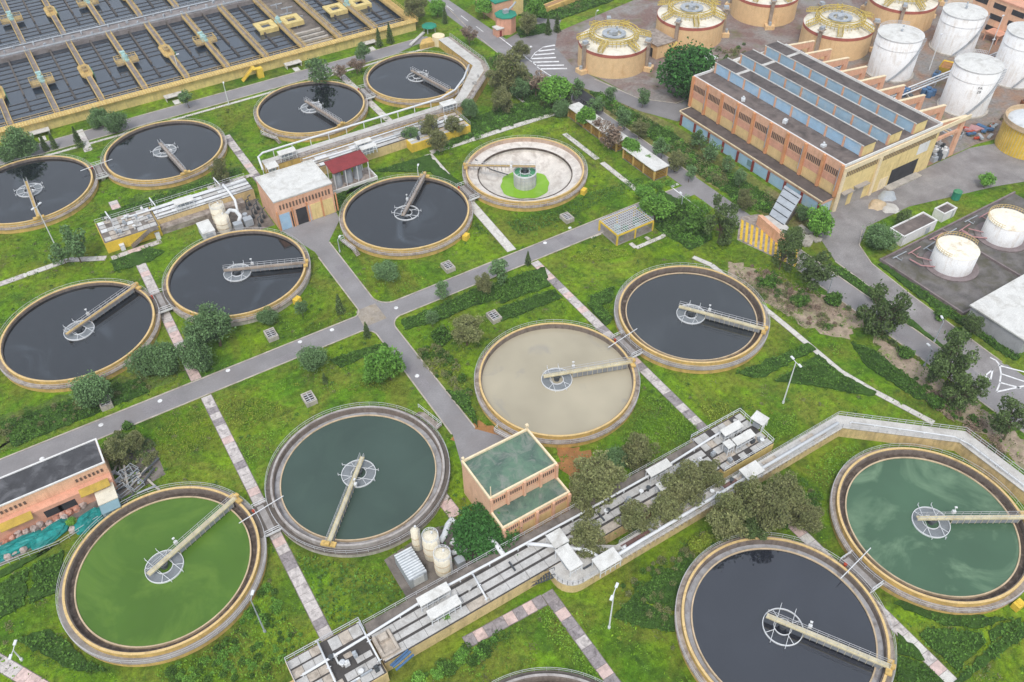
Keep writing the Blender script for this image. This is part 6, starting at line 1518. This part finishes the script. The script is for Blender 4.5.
for a in (
 (90,388,18,'round','grey-green round tree on the near rim of the ochre-bridge tank'), (214,327,21,'round','large grey-green round tree before the foam-streaked tank'), (196,336,13,'round','smaller round tree left of the large one before the foam-streaked tank'),
 (144,361,14,'round','leftmost of three round trees right of the ochre-bridge tank'), (165,359,16,'round','middle of three round trees right of the ochre-bridge tank'), (191,354,15,'round','rightmost of three round trees, over the paved path'),
 (72,243,17,'airy','thin grey-green tree left of the yellow channel end'), (60,252,10,'airy','thin small tree beside the lamp post left of the yellow channel end'), (310,357,15,'round','round tree on the road edge above the vent pit'),
 (388,363,19,'bright','bright green spreading tree beside the central road'), (372,371,11,'bright','small bright tree left of the spreading one by the central road'), (386,271,10,'round','upright grey-green tree below the far-bridge tank'), (442,289,9,'airy','thin bare-stemmed tree on the road right of the junction'),
 (499,270,12,'airy','airy tree on the road edge above the beige tank'), (484,283,10,'olive','small olive tree left of the airy road tree'), (466,328,17,'olive','olive bushy tree on the lawn above the beige tank'), (432,317,9,'airy','thin sapling on the lawn right of the junction'), (440,335,9,'shrub','low bush by the sapling right of the junction'),
 (484,531,28,'dense','big round dense green bush against the green-roofed building', None, 0.62),
 (590,540,18,'olive','olive tree on the rounded channel corner between canopies'), (634,517,19,'olive','olive tree between the two channels, left of the middle one'), (662,507,17,'olive','middle olive tree between the two channels'), (686,484,22,'olive','large olive tree between the two channels'), (708,474,15,'olive','rightmost olive tree between the two channels'), (640,530,10,'dark','small dark tree below the olive trees between channels'), (612,527,8,'bright','little bright green bush among the channel olive trees'),
 (596,478,24,'olive','broad brownish olive tree right of the green-roofed building'), (584,500,17,'olive','low olive tree at the right end of the green-roofed building'), (637,451,19,'olive','airy olive tree near the beige tank shrubs'), (614,460,12,'round','small green tree behind the broad brownish one'),
 (728,518,22,'olive','leftmost tree of the olive grove above the black tank'), (750,498,21,'olive','farther tree of the olive grove above the black tank'), (772,512,24,'olive','nearest big tree of the olive grove above the black tank'), (790,494,20,'olive','olive grove tree by the channel bend'), (806,518,15,'olive','rightmost tree of the olive grove beside the cloudy green tank'), (752,528,13,'dark','dark low tree in the olive grove'),
 (696,546,8,'lime','yellow-green bush left of the black tank'), (707,539,6,'lime','small yellow bush right of the other yellow bush by the black tank'),
 (886,308,20,'tall','dark leafy tree on the verge between the two right roads'), (878,294,8,'dark','small dark tree top behind the dark leafy verge tree'), (814,268,17,'tall','dark twiggy tree below the striped ramp'), (784,252,14,'tall','small dark tree on the striped ramp edge'), (819,222,14,'bright','bright green tree at the corner of the annexe'), (884,236,13,'round','rounded green bush left of the long white kiosk'), (903,217,8,'dark','dark spiky little tree behind the long white kiosk'),
 (955,364,23,'tall','large dark tree beside the lower main road'), (966,386,16,'tall','leaning dark tree right below the large one'), (1017,418,21,'tall','dark tree cut off by the right edge'), (974,326,12,'dark','dark shrub tree before the white-roofed warehouse'), (960,335,8,'shrub','low hedge bush on the yard road edge'), (987,180,7,'bright','small bright tree on the far lawn corner'),
 (722,220,17,'tall','dark bare-twigged tree left of the striped ramp'), (657,205,15,'bright','bright green bush mass beyond the wire-roofed shed'), (646,193,9,'bright','smaller bright bush left of the nearer shelter end'), (676,212,12,'shrub','green bush at the road bend near the nearer shelter'), (690,226,12,'shrub','low green bush left of the dark bare-twigged tree'),
 (688,72,27,'dense','very large dense dark green tree in front of the second digester'),
 (553,88,16,'bright','bright green tree at the hatched junction'), (536,82,13,'brown','pinkish-brown bare tree left of the bright junction tree'), (512,72,17,'olive','olive tree inside the road curve left of the junction'), (498,78,13,'olive','smaller olive tree near the channel bend'), (522,88,11,'round','green tree below the olive ones near the channel bend'),
 (469,33,10,'brown','pale brownish tree beside the top road'), (484,6,10,'bright','bright green tree at the top edge by the road'), (535,9,11,'bright','bright green tree beside the pump tower'), (528,22,10,'olive','olive bush in front of the pump tower bank'), (415,8,11,'olive','olive tree beyond the basin end at the top edge'), (437,6,8,'bright','small bright tree left of the top road at the edge'),
 (586,115,11,'bright','bright green tree in front of the farther shelter'), (612,134,14,'brown','pinkish bare tree over the farther shelter'), (600,124,9,'brown','smaller bare tree at the farther shelter'), (632,147,10,'bright','green tree between the two shelters'), (648,160,6,'bright','tiny green tree on the nearer shelter roof edge'),
 (611,93,7,'airy','young palm-like tree left on the digester roadside'), (643,97,8,'airy','young palm-like tree right on the digester roadside'),
 (363,50,8,'airy','thin tree between the basin and the farthest tank'), (318,70,13,'airy','grey airy tree behind the tree-reflecting tank'), (340,70,9,'brown','bare tree right of the airy tree behind the tree-reflecting tank'), (356,64,8,'brown','reddish bare tree at the path between the farthest tanks'),
 (430,126,11,'olive','olive tree on the grey channel below the farthest tank'), (412,135,8,'round','small tree on the grey channel right of the canopies'), (436,140,9,'olive','bush at the end of the grey channel'),
 (20,143,14,'round','green tree on the basin road at the left edge'), (8,152,10,'round','smaller green tree at the left edge by the basin road'), (112,121,11,'round','round tree on the basin road verge'), (100,117,9,'round','second round tree on the basin road verge, left of the other'), (186,97,8,'airy','thin tree before the long basin wall'),
 (220,171,10,'olive','ivy-like bush on the rim of the second upper tank'), (115,452,13,'olive','scrubby tree at the corner of the workshop'), (133,440,10,'olive','scrub bush right of the workshop scrubby tree'), (127,425,6,'shrub','small bush at the road edge above the workshop'),
 (266,315,9,'round','small green tree at the near rim of the foam-streaked tank'), (301,307,8,'airy','thin sapling near the road junction lawn'), (428,548,0.1,'shrub','x'),
 (741,178,8,'airy','thin young tree in front of the blue annexe, middle'), (712,152,9,'airy','thin young tree in front of the blue annexe, far end'), (700,140,8,'airy','young tree near the far corner of the annexe'), (728,163,8,'airy','young tree before the annexe, second of the row'), (802,214,8,'round','green bush under the annexe end'),
 (795,238,10,'dark','dark bush below the rubble slab'), (850,268,0.1,'shrub','x'),
 (575,88,9,'airy','thin tree on the road island left of the front digester'), (597,104,8,'airy','thin tree left of the farther shelter roof'), (625,118,9,'airy','thin tree on the verge behind the farther shelter'), (640,128,9,'olive','olive scrub on the verge behind the farther shelter'), (662,148,9,'airy','thin tree on the verge behind the nearer shelter'), (676,160,10,'olive','olive scrub on the verge right of the nearer shelter'), (690,172,8,'airy','sapling on the verge opposite the annexe'), (745,200,9,'olive','olive scrub near the covered stair roof'), (520,50,9,'olive','olive scrub on the road curve'), (560,108,8,'round','green bush at the head of the farther shelter'), (505,100,10,'olive','olive bush on the lawn below the channel bend'), (470,108,9,'round','green bush below the channel bend'), (455,125,10,'olive','olive bush at the grey channel end lawn'), (835,300,9,'shrub','green bush on the dirt verge below the twiggy tree'), (800,300,8,'shrub','low green bush on the brown brush bank'), (768,282,8,'shrub','green bush behind the slate grey tank rim'), (935,402,8,'shrub','green bush on the dirt below the large dark tree'), (905,352,8,'shrub','low bush between the right roads'), (948,352,10,'dark','dark bush left of the large roadside tree'), (944,313,8,'shrub','low bush on the bund hedge'),
 (72,521,5,'bright','small green bush among the tarpaulins'), (445,618,10,'bright','bright bush at the foot of the near channel'), (477,605,7,'shrub','small bush on the channel wall by the lower path'), (300,590,0.1,'shrub','x'),
 ):
    if a[2] > 1: tree(*a)
for px, py, r_, lb in ((45,147,3.2,'dark slim conifer left of a pair on the basin road'), (54,145,3.2,'dark slim conifer right of a pair on the basin road'), (79,143,4.0,'dark leaning conifer by the upper left path'), (340,309,4.2,'dark small conifer at the road junction corner'), (367,334,3.6,'dark conifer on the patched junction corner'), (379,43,3.4,'slim conifer before the basin wall, left of two'), (390,39,3.6,'slim conifer before the basin wall, right of two'),
                     (568,101,3.6,'dark slim conifer at the end of the farther shelter'), (548,31,3.2,'dark slim conifer on the bank, left of two'), (557,28,3.4,'dark slim conifer on the bank, right of two'), (325,381,2.6,'tiny dark conifer above the vent pit'), (528,262,3.0,'dark little conifer at the path head by the service road'), (445,20,3.0,'slim dark conifer near the teal-roofed shelter')):
    tree(px, py, r_, 'cone', lb, 'conifer')

def free(P):
    """where nothing is built or paved"""
    ok = np.ones(len(P), bool)
    for cx, cy in TK.values(): ok &= ((P[:,0]-cx)**2+(P[:,1]-cy)**2) > 16.5**2
    for x0, x1, y0, y1 in ((-260,65.3,34,39.2),(-23.6,-18.8,-12,77),(-27.2,-12.4,64,89),(-27.5,-14.8,-26,-2),(64.4,70.8,-100,200),(70,78.9,-120,-18),(73.4,83,-18,4),(76,140,-3,11),(-67.6,22.8,-37.2,-25.8),(-25.8,37,-40.3,-33.8),(50,53.5,-120,-50),
                       (-63.8,-27,88.6,99.4),(-21.2,40,99.8,104.2),(-12.6,33.5,89.8,98.6),(51,56,112,145),(-260,52,143.8,152),(-115,-77,13,29),(35.8,47.2,28,34.4),(60,65,44,84),(-45.6,-31,-26,-17),(-43.6,-27,79.2,93),(-10.4,2.2,83.2,90.4),
                       (-59.8,-57.4,-26,34),(-59.8,-57,39,112),(15.2,18.2,-25,34),(13.8,19.5,40,88),(13.6,15.9,-90,-44),(-41.6,-25.4,-37.9,-35.7),(-27.6,-25.4,-56,-35.7),(-24.8,-22.4,97,127)):
        ok &= ~((P[:,0] > x0) & (P[:,0] < x1) & (P[:,1] > y0) & (P[:,1] < y1))
    ok &= ~((np.abs((P[:,1]+38)+(P[:,0]-36)*0.93) < 3.2) & (P[:,0] > 34) & (P[:,0] < 53))
    ok &= ~((np.abs(P[:,0]-49.3) < 1.3) & (P[:,1] > -47) & (P[:,1] < 17))

    return ok
# planted beds and hedges: leaves filling an outline
def inside(P, poly):
    x, y = P[:,0], P[:,1]; r = np.zeros(len(P), bool); n = len(poly)
    for i in range(n):
        (x0,y0), (x1,y1) = poly[i], poly[(i+1) % n]
        if y0 == y1: continue
        c = ((y0 > y) != (y1 > y)) & (x < (x1-x0)*(y-y0)/(y1-y0)+x0); r ^= c
    return r
def scatter(poly, dens):
    xs, ys = [p[0] for p in poly], [p[1] for p in poly]
    n = int((max(xs)-min(xs))*(max(ys)-min(ys))*dens)
    P = np.stack([rng.uniform(min(xs),max(xs),n), rng.uniform(min(ys),max(ys),n)],1)
    return P[inside(P, poly)]
t = NT('hedge_body')
c = t.mix(t.ramp(t.noise(0.3, 5, 0.7), [(0.35, 0.0), (0.65, 1.0)]), lin('#385228'), lin('#4f6f30'))
c = t.mix(1.0, c, t.ramp(t.noise(1.8, 5, 0.75), [(0.25, 0.5), (0.7, 1.3)]), 'MULTIPLY')
t.col(c); t.bump(t.noise(2.5, 5, 0.75), 1.0, 0.3); MT['hedge_body'] = t.done(0.95, 0.05)
def bed(poly, h, mat, dens, leaf, label, name='hedge', cat='hedge', wav=0.5, body=True):
    P = scatter(poly, dens); P = P[free(P)]
    ph = rng.random(4)*6
    z = h*(0.55+wav*0.45*np.sin(P[:,0]*1.7+ph[0])*np.sin(P[:,1]*1.9+ph[1])+0.3*rng.random(len(P)))*(0.3+0.7*rng.random(len(P))**0.5)
    if name == 'hedge' and h >= 0.6 and body:
        P = np.concatenate([P, scatter(poly, dens*0.8)]); P = P[free(P)]
        cen = scatter(poly, 2.6)
        if len(cen):
            q = rng.integers(0, len(cen), len(P)); off = rng.normal(size=(len(P),2))*0.28
            P = cen[q]+off; z = h*(0.35+0.75*np.exp(-(off**2).sum(1)/0.16)*(0.6+0.4*rng.random(len(cen))[q]))*(0.75+0.25*rng.random(len(P)))
            fr = free(P); P, z = P[fr], z[fr]
        else: z = h*rng.random(len(P))
    me = quads(name, leaf_quads(np.column_stack([P, np.maximum(0.05,z)]), (1.25 if name == 'hedge' else 1.0)*leaf*(0.6+0.8*rng.random(len(P))), 0.6), mat)
    o = tag(put(name, me), label, cat, None, 'stuff')
    if name == 'hedge' and h >= 0.6 and body: obj('clipped_body', B().prism(ragged(poly), 0.0, h*0.36), MT['hedge_body'], o)
    return o
def pp(*q): return [at(a, b) for a, b in q]
BEDS = (
 (pp((401,321),(435,309),(471,291),(520,276),(545,268),(548,278),(512,296),(473,306),(445,319),(405,330)), 1.0,'hedge',18,0.15,'dark clipped hedge along the service road above the beige tank'),
 (pp((498,309),(555,290),(562,298),(520,315),(498,322)), 0.9,'hedge',18,0.14,'dark diagonal hedge block above the beige tank'),
 (pp((500,292),(545,278),(551,286),(500,304)), 0.9,'hedge',18,0.14,'hedge band just below the service road'),
 (pp((591,297),(614,287),(613,300),(601,306),(613,318),(606,326),(588,306)), 0.9,'hedge',18,0.14,'angular hedge left of the slate grey tank'),
 (pp((567,259),(592,249),(626,250),(629,257),(600,262),(575,264)), 0.8,'yellow',26,0.14,'yellow-green shrub bed in front of the wire-roofed shed'),
 (pp((735,374),(790,352),(808,344),(816,350),(760,378)), 0.9,'hedge',16,0.14,'dark triangular hedge left of the pale winding path'),
 (pp((775,381),(818,355),(838,372),(876,393),(868,396),(805,385)), 0.8,'hedge',16,0.14,'dark hedge bank along the pale winding path'),
 (pp((851,343),(872,350),(936,399),(918,400),(866,366)), 0.9,'hedge',16,0.14,'long hedge strip right of the pale winding path'),
 (pp((628,404),(645,397),(664,399),(700,431),(664,458),(640,462),(622,440)), 0.9,'lime',22,0.16,'bright green leafy bed right of the beige tank'),
 (pp((700,407),(728,404),(733,420),(713,428)), 0.9,'yellow',24,0.14,'yellow-green bed left of the far channel end'),
 (pp((764,420),(795,415),(800,432),(770,448)), 0.9,'lime',22,0.16,'bright green bed right of the far channel end'),
 (pp((150,446),(160,430),(200,404),(206,412),(222,440),(180,458)), 0.5,'yellow',16,0.13,'yellowish ground cover left of the paved path by the green tank'),
 (pp((219,404),(262,398),(292,409),(250,430),(234,432)), 0.6,'yellow',22,0.13,'yellow-green wedge bed right of the paved path'),
 (pp((235,445),(262,432),(285,428),(270,455),(248,470)), 0.5,'lime',16,0.14,'green ground cover between paved path and grey-green tank'),
 (pp((0.0,584.5),(28.7,569.1),(25.2,605.6),(0.0,619.4)), 0.8,'hedge',13,0.15,'dark clipped bed at the left edge beside the green tank'),
 (pp((33.9,566.0),(63.7,551.1),(60.6,573.7),(55.4,593.2),(29.3,604.0)), 0.8,'hedge',13,0.15,'dark clipped bed between the left-edge bed and the green tank'),
 (pp((0.0,571.2),(15.4,564.0),(48.8,549.4),(60.3,541.7),(30.8,561.4),(0.0,578.9)), 0.7,'hedge',11,0.15,'narrow dark bed below the site fence'),
 (pp((15.4,640.5),(46.2,629.7),(67.2,641.8),(84.7,658.4),(107.8,671.3),(77.0,671.3),(41.1,653.3)), 0.7,'hedge',11,0.15,'dark bed below the left rim of the green tank'),
 (pp((893.6,604.0),(915.4,612.7),(943.7,625.6),(977.0,628.1),(1006.6,619.4),(995.0,617.9),(959.1,616.1),(928.3,611.0),(900.0,600.7)), 0.8,'hedge',13,0.15,'curved dark hedge hugging the cloudy green tank'),
 (pp((919.0,635.3),(928.3,628.7),(979.1,633.3),(985.3,643.0),(957.0,670.2)), 0.8,'hedge',13,0.15,'dark clipped block below the cloudy green tank'),
 (pp((987.8,631.7),(1020.7,617.9),(1016.8,626.4),(990.9,643.0)), 0.8,'hedge',13,0.15,'small dark clipped block at the lower right edge'),
 (pp((892.3,611.0),(915.4,630.2),(915.4,634.8),(953.9,673.8),(959.1,676.4),(918.0,635.3)), 0.5,'hedge',11,0.15,'narrow dark bed along the lower right path'),
 (pp((897.0,633.3),(918.0,650.7),(924.4,661.0),(897.5,653.3)), 0.7,'hedge',12,0.15,'dark block right of the black tank'),
 (pp((898.0,656.4),(925.2,664.1),(943.7,682.1),(897.5,682.1)), 0.7,'hedge',12,0.15,'dark block right of the black tank at the bottom edge'),
 (pp((1024.0,622.5),(1024.0,637.9),(961.6,682.1),(953.9,682.1),(989.9,646.9)), 0.8,'hedge',13,0.15,'hedge strip running to the lower right corner'),
 (pp((612.9,617.4),(633.5,596.8),(654.0,607.6),(666.8,616.1),(675.1,616.1),(674.5,632.3),(643.7,627.6)), 0.7,'hedge',11,0.15,'dark hedge block left of the black tank'),
 (pp((636.0,594.3),(654.0,577.6),(679.7,562.2),(695.1,555.8),(684.8,584.0),(677.1,609.7),(664.3,609.7)), 0.7,'hedge',10,0.15,'dark hedge block below the right channel wall'),
 (pp((537,612),(552,598),(606,682),(585,682),(565,650),(548,640)), 0.5,'lime',18,0.15,'leafy strip left of the pink-slab path'),
 (pp((400,640),(440,612),(500,632),(480,660),(420,682),(395,682)), 0.6,'lime',13,0.17,'bushy green patch below the near channel'),
 (pp((345,388),(365,378),(402,382),(412,392),(395,397),(372,388),(350,392)), 0.6,'yellow',24,0.13,'yellow-green curved shrubs below the spreading tree'),
 (pp((330,360),(385,343),(392,350),(362,358),(340,368)), 0.7,'hedge',12,0.2,'low hedge along the service road left of the junction'),
 (pp((412,356),(440,348),(462,372),(470,400),(446,384)), 0.7,'yellow',18,0.14,'scrubby yellow-green bed right of the central road'),
 (pp((446,391),(468,394),(476,418),(478,428)), 1.2,'hedge',16,0.144,'dark bush at the left rim of the beige tank'),
 (pp((0,424),(25,415),(110,388),(140,378),(150,392),(60,428),(14,447)), 0.6,'hedge',13,0.15,'dark rough hedge along the road left of the round tree'),
 (pp((110,262),(150,247),(165,252),(150,262),(115,272)), 0.6,'hedge',13,0.15,'dark hedge below the yellow channel end'),
 (pp((100,215),(165,194),(240,168),(242,173),(170,200),(104,222)), 0.6,'hedge',13,0.15,'dark strip behind the upper left channel'),
 (pp((332,200),(345,192),(362,186),(378,180),(350,188),(338,215)), 0.7,'hedge',11,0.22,'hedge at the left rim of the far-bridge tank'),
 (pp((372,172),(430,155),(440,168),(470,190),(462,196),(430,172),(400,172)), 0.8,'hedge',13,0.154,'leafy bank behind the far-bridge tank'),
 (pp((455,205),(472,198),(508,238),(480,234),(470,222)), 0.5,'hedge',12,0.162,'dark strip right of the far-bridge tank'),
 (pp((500,225),(560,205),(600,190),(640,178),(645,186),(600,204),(560,222),(515,238)), 0.5,'hedge',12,0.162,'dark lawn hedge below the drained tank'),
 (pp((440,138),(470,120),(500,108),(540,100),(556,112),(500,128),(445,148)), 0.7,'hedge',13,0.154,'leafy bank below the channel bend'),
 (pp((490,60),(500,54),(530,74),(555,98),(540,112),(510,92)), 1.0,'hedge',12,0.166,'shrubby bank inside the road curve'),
 (pp((590,92),(600,93),(640,115),(676,135),(700,158),(745,182),(780,204),(770,214),(735,200),(690,168),(650,138),(605,108)), 0.7,'hedge',7,0.2,'scrubby planting between the main road and the annexe'),
 (pp((505,14),(560,20),(610,2),(640,-14),(600,-30),(520,-20)), 1.0,'hedge',4,0.3,'green scrub bank behind the pump tower'),
 (pp((515,28),(545,24),(552,32),(520,38)), 0.7,'hedge',13,0.154,'clipped hedge at the foot of the pump tower bank'),
 ([(79.5,-44),(81.6,-44),(82.0,-9),(81.0,-9),(79.4,-22)], 0.9,'hedge',16,0.17,'hedge along the yard road beside the bund'),
 ([(70.75,-36),(71.1,-36),(72.2,-27),(73.2,-13),(73.3,-5),(71.2,-3),(70.75,-10)], 0.7,'hedge',13,0.17,'green verge strip between the two right roads'),
 (pp((738,278),(760,268),(800,286),(850,304),(860,320),(820,316),(780,304),(750,296)), 0.6,'brown',12,0.14,'dry brown brush bank right of the slate grey tank'),
 (pp((732,265),(752,285),(790,312),(808,330),(770,308),(738,282)), 0.8,'olive',13,0.16,'olive scrub behind the slate grey tank'),
 (pp((905,385),(925,390),(1000,445),(1015,462),(990,455),(940,412)), 0.5,'brown',10,0.14,'dry brush at the foot of the lower road trees'),
 (pp((660,190),(700,212),(712,240),(690,250),(655,228)), 0.7,'hedge',7,0.24,'green bank left of the dark bare-twigged tree'),
 (pp((100,445),(118,432),(140,440),(152,455),(140,468),(118,470)), 0.7,'olive',8,0.22,'scrub patch right of the workshop'),
 (pp((268,548),(285,560),(312,610),(330,632),(420,590),(400,578),(330,560)), 0.35,'hedge',4,0.2,'rough weeds below the grey-green tank'),
 (pp((150,664),(230,620),(262,570),(278,600),(310,650),(285,682),(160,682)), 0.5,'lime',10,0.16,'weedy bushes below the green tank'),
 (pp((838,440),(870,432),(850,460),(828,490),(805,478)), 0.6,'lime',12,0.16,'weedy slope inside the channel bend'),
)
for poly, h, k_, d, lf, lb in BEDS:
    brushy = k_ == 'brown'
    bed(poly, h, LM[k_], d, lf, lb, 'shrub_bed' if k_ in ('yellow','lime','olive','brown') else 'hedge', 'shrub bed' if k_ in ('yellow','lime','olive','brown') else 'hedge')

def scrub(poly, n, r0, r1, keys, label, tall=1.0):
    """a thicket: leaf clumps of many sizes that nobody could count"""
    for i, key in enumerate(keys):
        cen = scatter(poly, 3.0)
        cen = cen[free(cen)] if len(cen) else cen
        if not len(cen): continue
        cen = cen[:max(2, n//len(keys))]
        r = r0+(r1-r0)*rng.random(len(cen))**1.6
        k_ = np.repeat(np.arange(len(cen)), 170)
        u = unit(len(k_))*(0.55+0.45*rng.random((len(k_),1))); u[:,2] = np.abs(u[:,2])
        C = np.column_stack([cen[k_]+u[:,:2]*r[k_][:,None], 0.05+u[:,2]*r[k_]*1.25*tall])
        tag(put('scrub', quads('scrub', leaf_quads(C, (0.10+0.06*rng.random(len(C)))*(0.6+0.4*r[k_])), LM[key])), label+(', greener part' if i == 0 else ', duller part' if i == 1 else ', paler part'), 'scrub', None, 'stuff')
scrub(pp((596,96),(640,116),(676,136),(700,156),(745,184),(782,206),(772,216),(735,202),(690,170),(650,140),(605,110)), 150, 0.6, 1.9, ('hedge','olive','bright'), 'thick scrub between the main road and the annexe')
scrub(pp((835,300),(850,308),(905,345),(935,362),(928,368),(880,340)), 24, 0.4, 1.0, ('dark','olive'), 'scrub between the two right roads')
scrub(pp((740,264),(770,270),(810,300),(845,325),(820,330),(775,308),(745,285)), 70, 0.4, 1.2, ('hedge','olive','brown'), 'scrub on the dry bank right of the slate grey tank')
scrub(pp((905,372),(930,385),(1000,440),(1015,465),(985,450),(930,405)), 50, 0.4, 1.3, ('hedge','brown'), 'scrub under the lower road trees')
scrub(pp((488,58),(505,52),(532,74),(560,98),(545,112),(510,95)), 90, 0.6, 1.8, ('hedge','olive','bright'), 'thicket inside the road curve')
scrub(pp((508,12),(560,16),(610,2),(650,-12),(600,-30),(520,-20)), 130, 0.6, 2.0, ('hedge','olive'), 'scrub on the bank behind the pump tower')
scrub(pp((575,485),(590,462),(625,448),(655,455),(640,480),(600,505)), 50, 0.6, 1.5, ('olive','hedge'), 'thicket right of the green-roofed building')
scrub(pp((720,522),(760,490),(800,480),(822,505),(800,530),(760,530)), 70, 0.6, 1.6, ('olive','hedge'), 'undergrowth of the olive grove')
scrub(pp((425,160),(470,122),(500,110),(545,102),(558,112),(500,130),(445,152)), 70, 0.4, 1.3, ('hedge','bright'), 'scrub on the lawn below the channel bend')
scrub(pp((640,186),(668,182),(712,214),(708,246),(672,236)), 70, 0.6, 1.7, ('hedge','bright'), 'thicket beyond the wire-roofed shed')
scrub(pp((395,650),(440,618),(500,636),(480,664),(425,682),(400,682)), 60, 0.4, 1.2, ('bright','hedge'), 'weedy thicket below the near channel')
scrub(pp((150,666),(230,622),(266,572),(280,602),(312,652),(290,682),(165,682)), 90, 0.3, 1.0, ('bright','hedge'), 'weedy thicket below the green tank')
scrub(pp((100,444),(120,430),(150,442),(158,462),(140,470),(116,468)), 50, 0.4, 1.2, ('olive','dark'), 'scrub right of the workshop')
scrub(pp((620,585),(676,548),(705,528),(716,545),(682,600),(676,634),(645,618)), 70, 0.3, 0.9, ('hedge','olive'), 'low scrub left of the black tank')
scrub(pp((412,352),(440,346),(466,372),(474,402),(446,386)), 60, 0.4, 1.2, ('hedge','olive'), 'scrub between the central road and the beige tank')
scrub(pp((940,318),(962,335),(985,345),(975,360),(950,350)), 40, 0.5, 1.4, ('dark','hedge'), 'scrub at the corner of the warehouse')
scrub(pp((868,225),(890,222),(900,238),(880,250),(862,245)), 30, 0.5, 1.4, ('hedge',), 'bushes at the left end of the bund')
scrub([(137,12.5),(200,8),(200,16),(150,16)], 50, 0.4, 1.1, ('olive','brown'), 'dry scrub in the silo yard')
scrub([(112,68),(134,68),(134,92),(116,92)], 60, 0.4, 1.3, ('olive','hedge'), 'scrub around the big dark tree by the digesters')
scrub(pp((0,430),(30,412),(110,388),(142,380),(150,390),(60,426),(12,446)), 70, 0.3, 0.9, ('hedge','olive'), 'rough scrub along the road below the ochre-bridge tank')
# grass tufts over all lawns
N = 150000
Pg = np.stack([rng.uniform(-115,66,N), rng.uniform(-90,152,N)],1)
Pg = Pg[free(Pg)]
big = np.sin(Pg[:,0]*0.21+1)*np.sin(Pg[:,1]*0.17+2)+np.sin(Pg[:,0]*0.53)*np.sin(Pg[:,1]*0.47)
keep = rng.random(len(Pg)) < np.clip(0.55+0.35*big, 0.12, 1)
Pg = Pg[keep]
sz = 0.10+0.16*rng.random(len(Pg))**2
me = quads('grass_tufts', leaf_quads(np.column_stack([Pg, 0.05+sz*0.5*rng.random(len(Pg))]), sz, 0.5), MT['tuft'])
tag(put('grass_tufts', me), 'short uneven grass over the lawns between the tanks', 'grass', None, 'stuff')

# rough weeds and low scrub that break up the lawns
for key, ncl, lb in (('hedge', 620, 'dark low weeds scattered over the lawns'), ('lime', 520, 'bright rough weeds scattered over the lawns'), ('olive', 420, 'dry olive weeds and stalks scattered over the lawns'), ('yellow', 300, 'yellowish rough clumps scattered over the lawns')):
    cen = np.stack([rng.uniform(-112,64,ncl*3), rng.uniform(-88,150,ncl*3)],1)
    cen = cen[free(cen)]
    d = np.sin(cen[:,0]*0.13+len(key))*np.sin(cen[:,1]*0.11+2*len(key))+0.5*np.sin(cen[:,0]*0.31)*np.cos(cen[:,1]*0.27)
    cen = cen[np.argsort(-d+0.7*rng.random(len(cen)))][:ncl]
    k_ = np.repeat(np.arange(len(cen)), 34)
    rr = (0.35+1.1*rng.random(len(cen))**2)[k_]
    off = rng.normal(size=(len(k_),2))*rr[:,None]*0.55
    P = cen[k_]+off; ok = free(P); P, rr, off = P[ok], rr[ok], off[ok]
    z = 0.06+rr*0.5*np.exp(-(off**2).sum(1)/(rr**2*0.5))*rng.random(len(P))
    tag(put('weeds', quads('weeds', leaf_quads(np.column_stack([P, z]), 0.08+0.1*rng.random(len(P)), 0.5), LM[key])), lb, 'weeds', None, 'stuff')

# ---------------------------------------------------------------- the thin haze in the air
hm = bpy.data.materials.new('haze'); hm.use_nodes = True
hn = hm.node_tree; hn.nodes.clear()
pv = hn.nodes.new('ShaderNodeVolumePrincipled')
pv.inputs['Color'].default_value = (0.92, 0.95, 1.0, 1)
pv.inputs['Density'].default_value = 0.00017
ho = hn.nodes.new('ShaderNodeOutputMaterial')
hn.links.new(pv.outputs[0], ho.inputs['Volume'])
tag(obj('haze', B().box(-410, 470, -310, 490, -4.0, 124.0), hm), 'thin pale haze hanging in the air over the plant', 'haze', None, 'stuff')
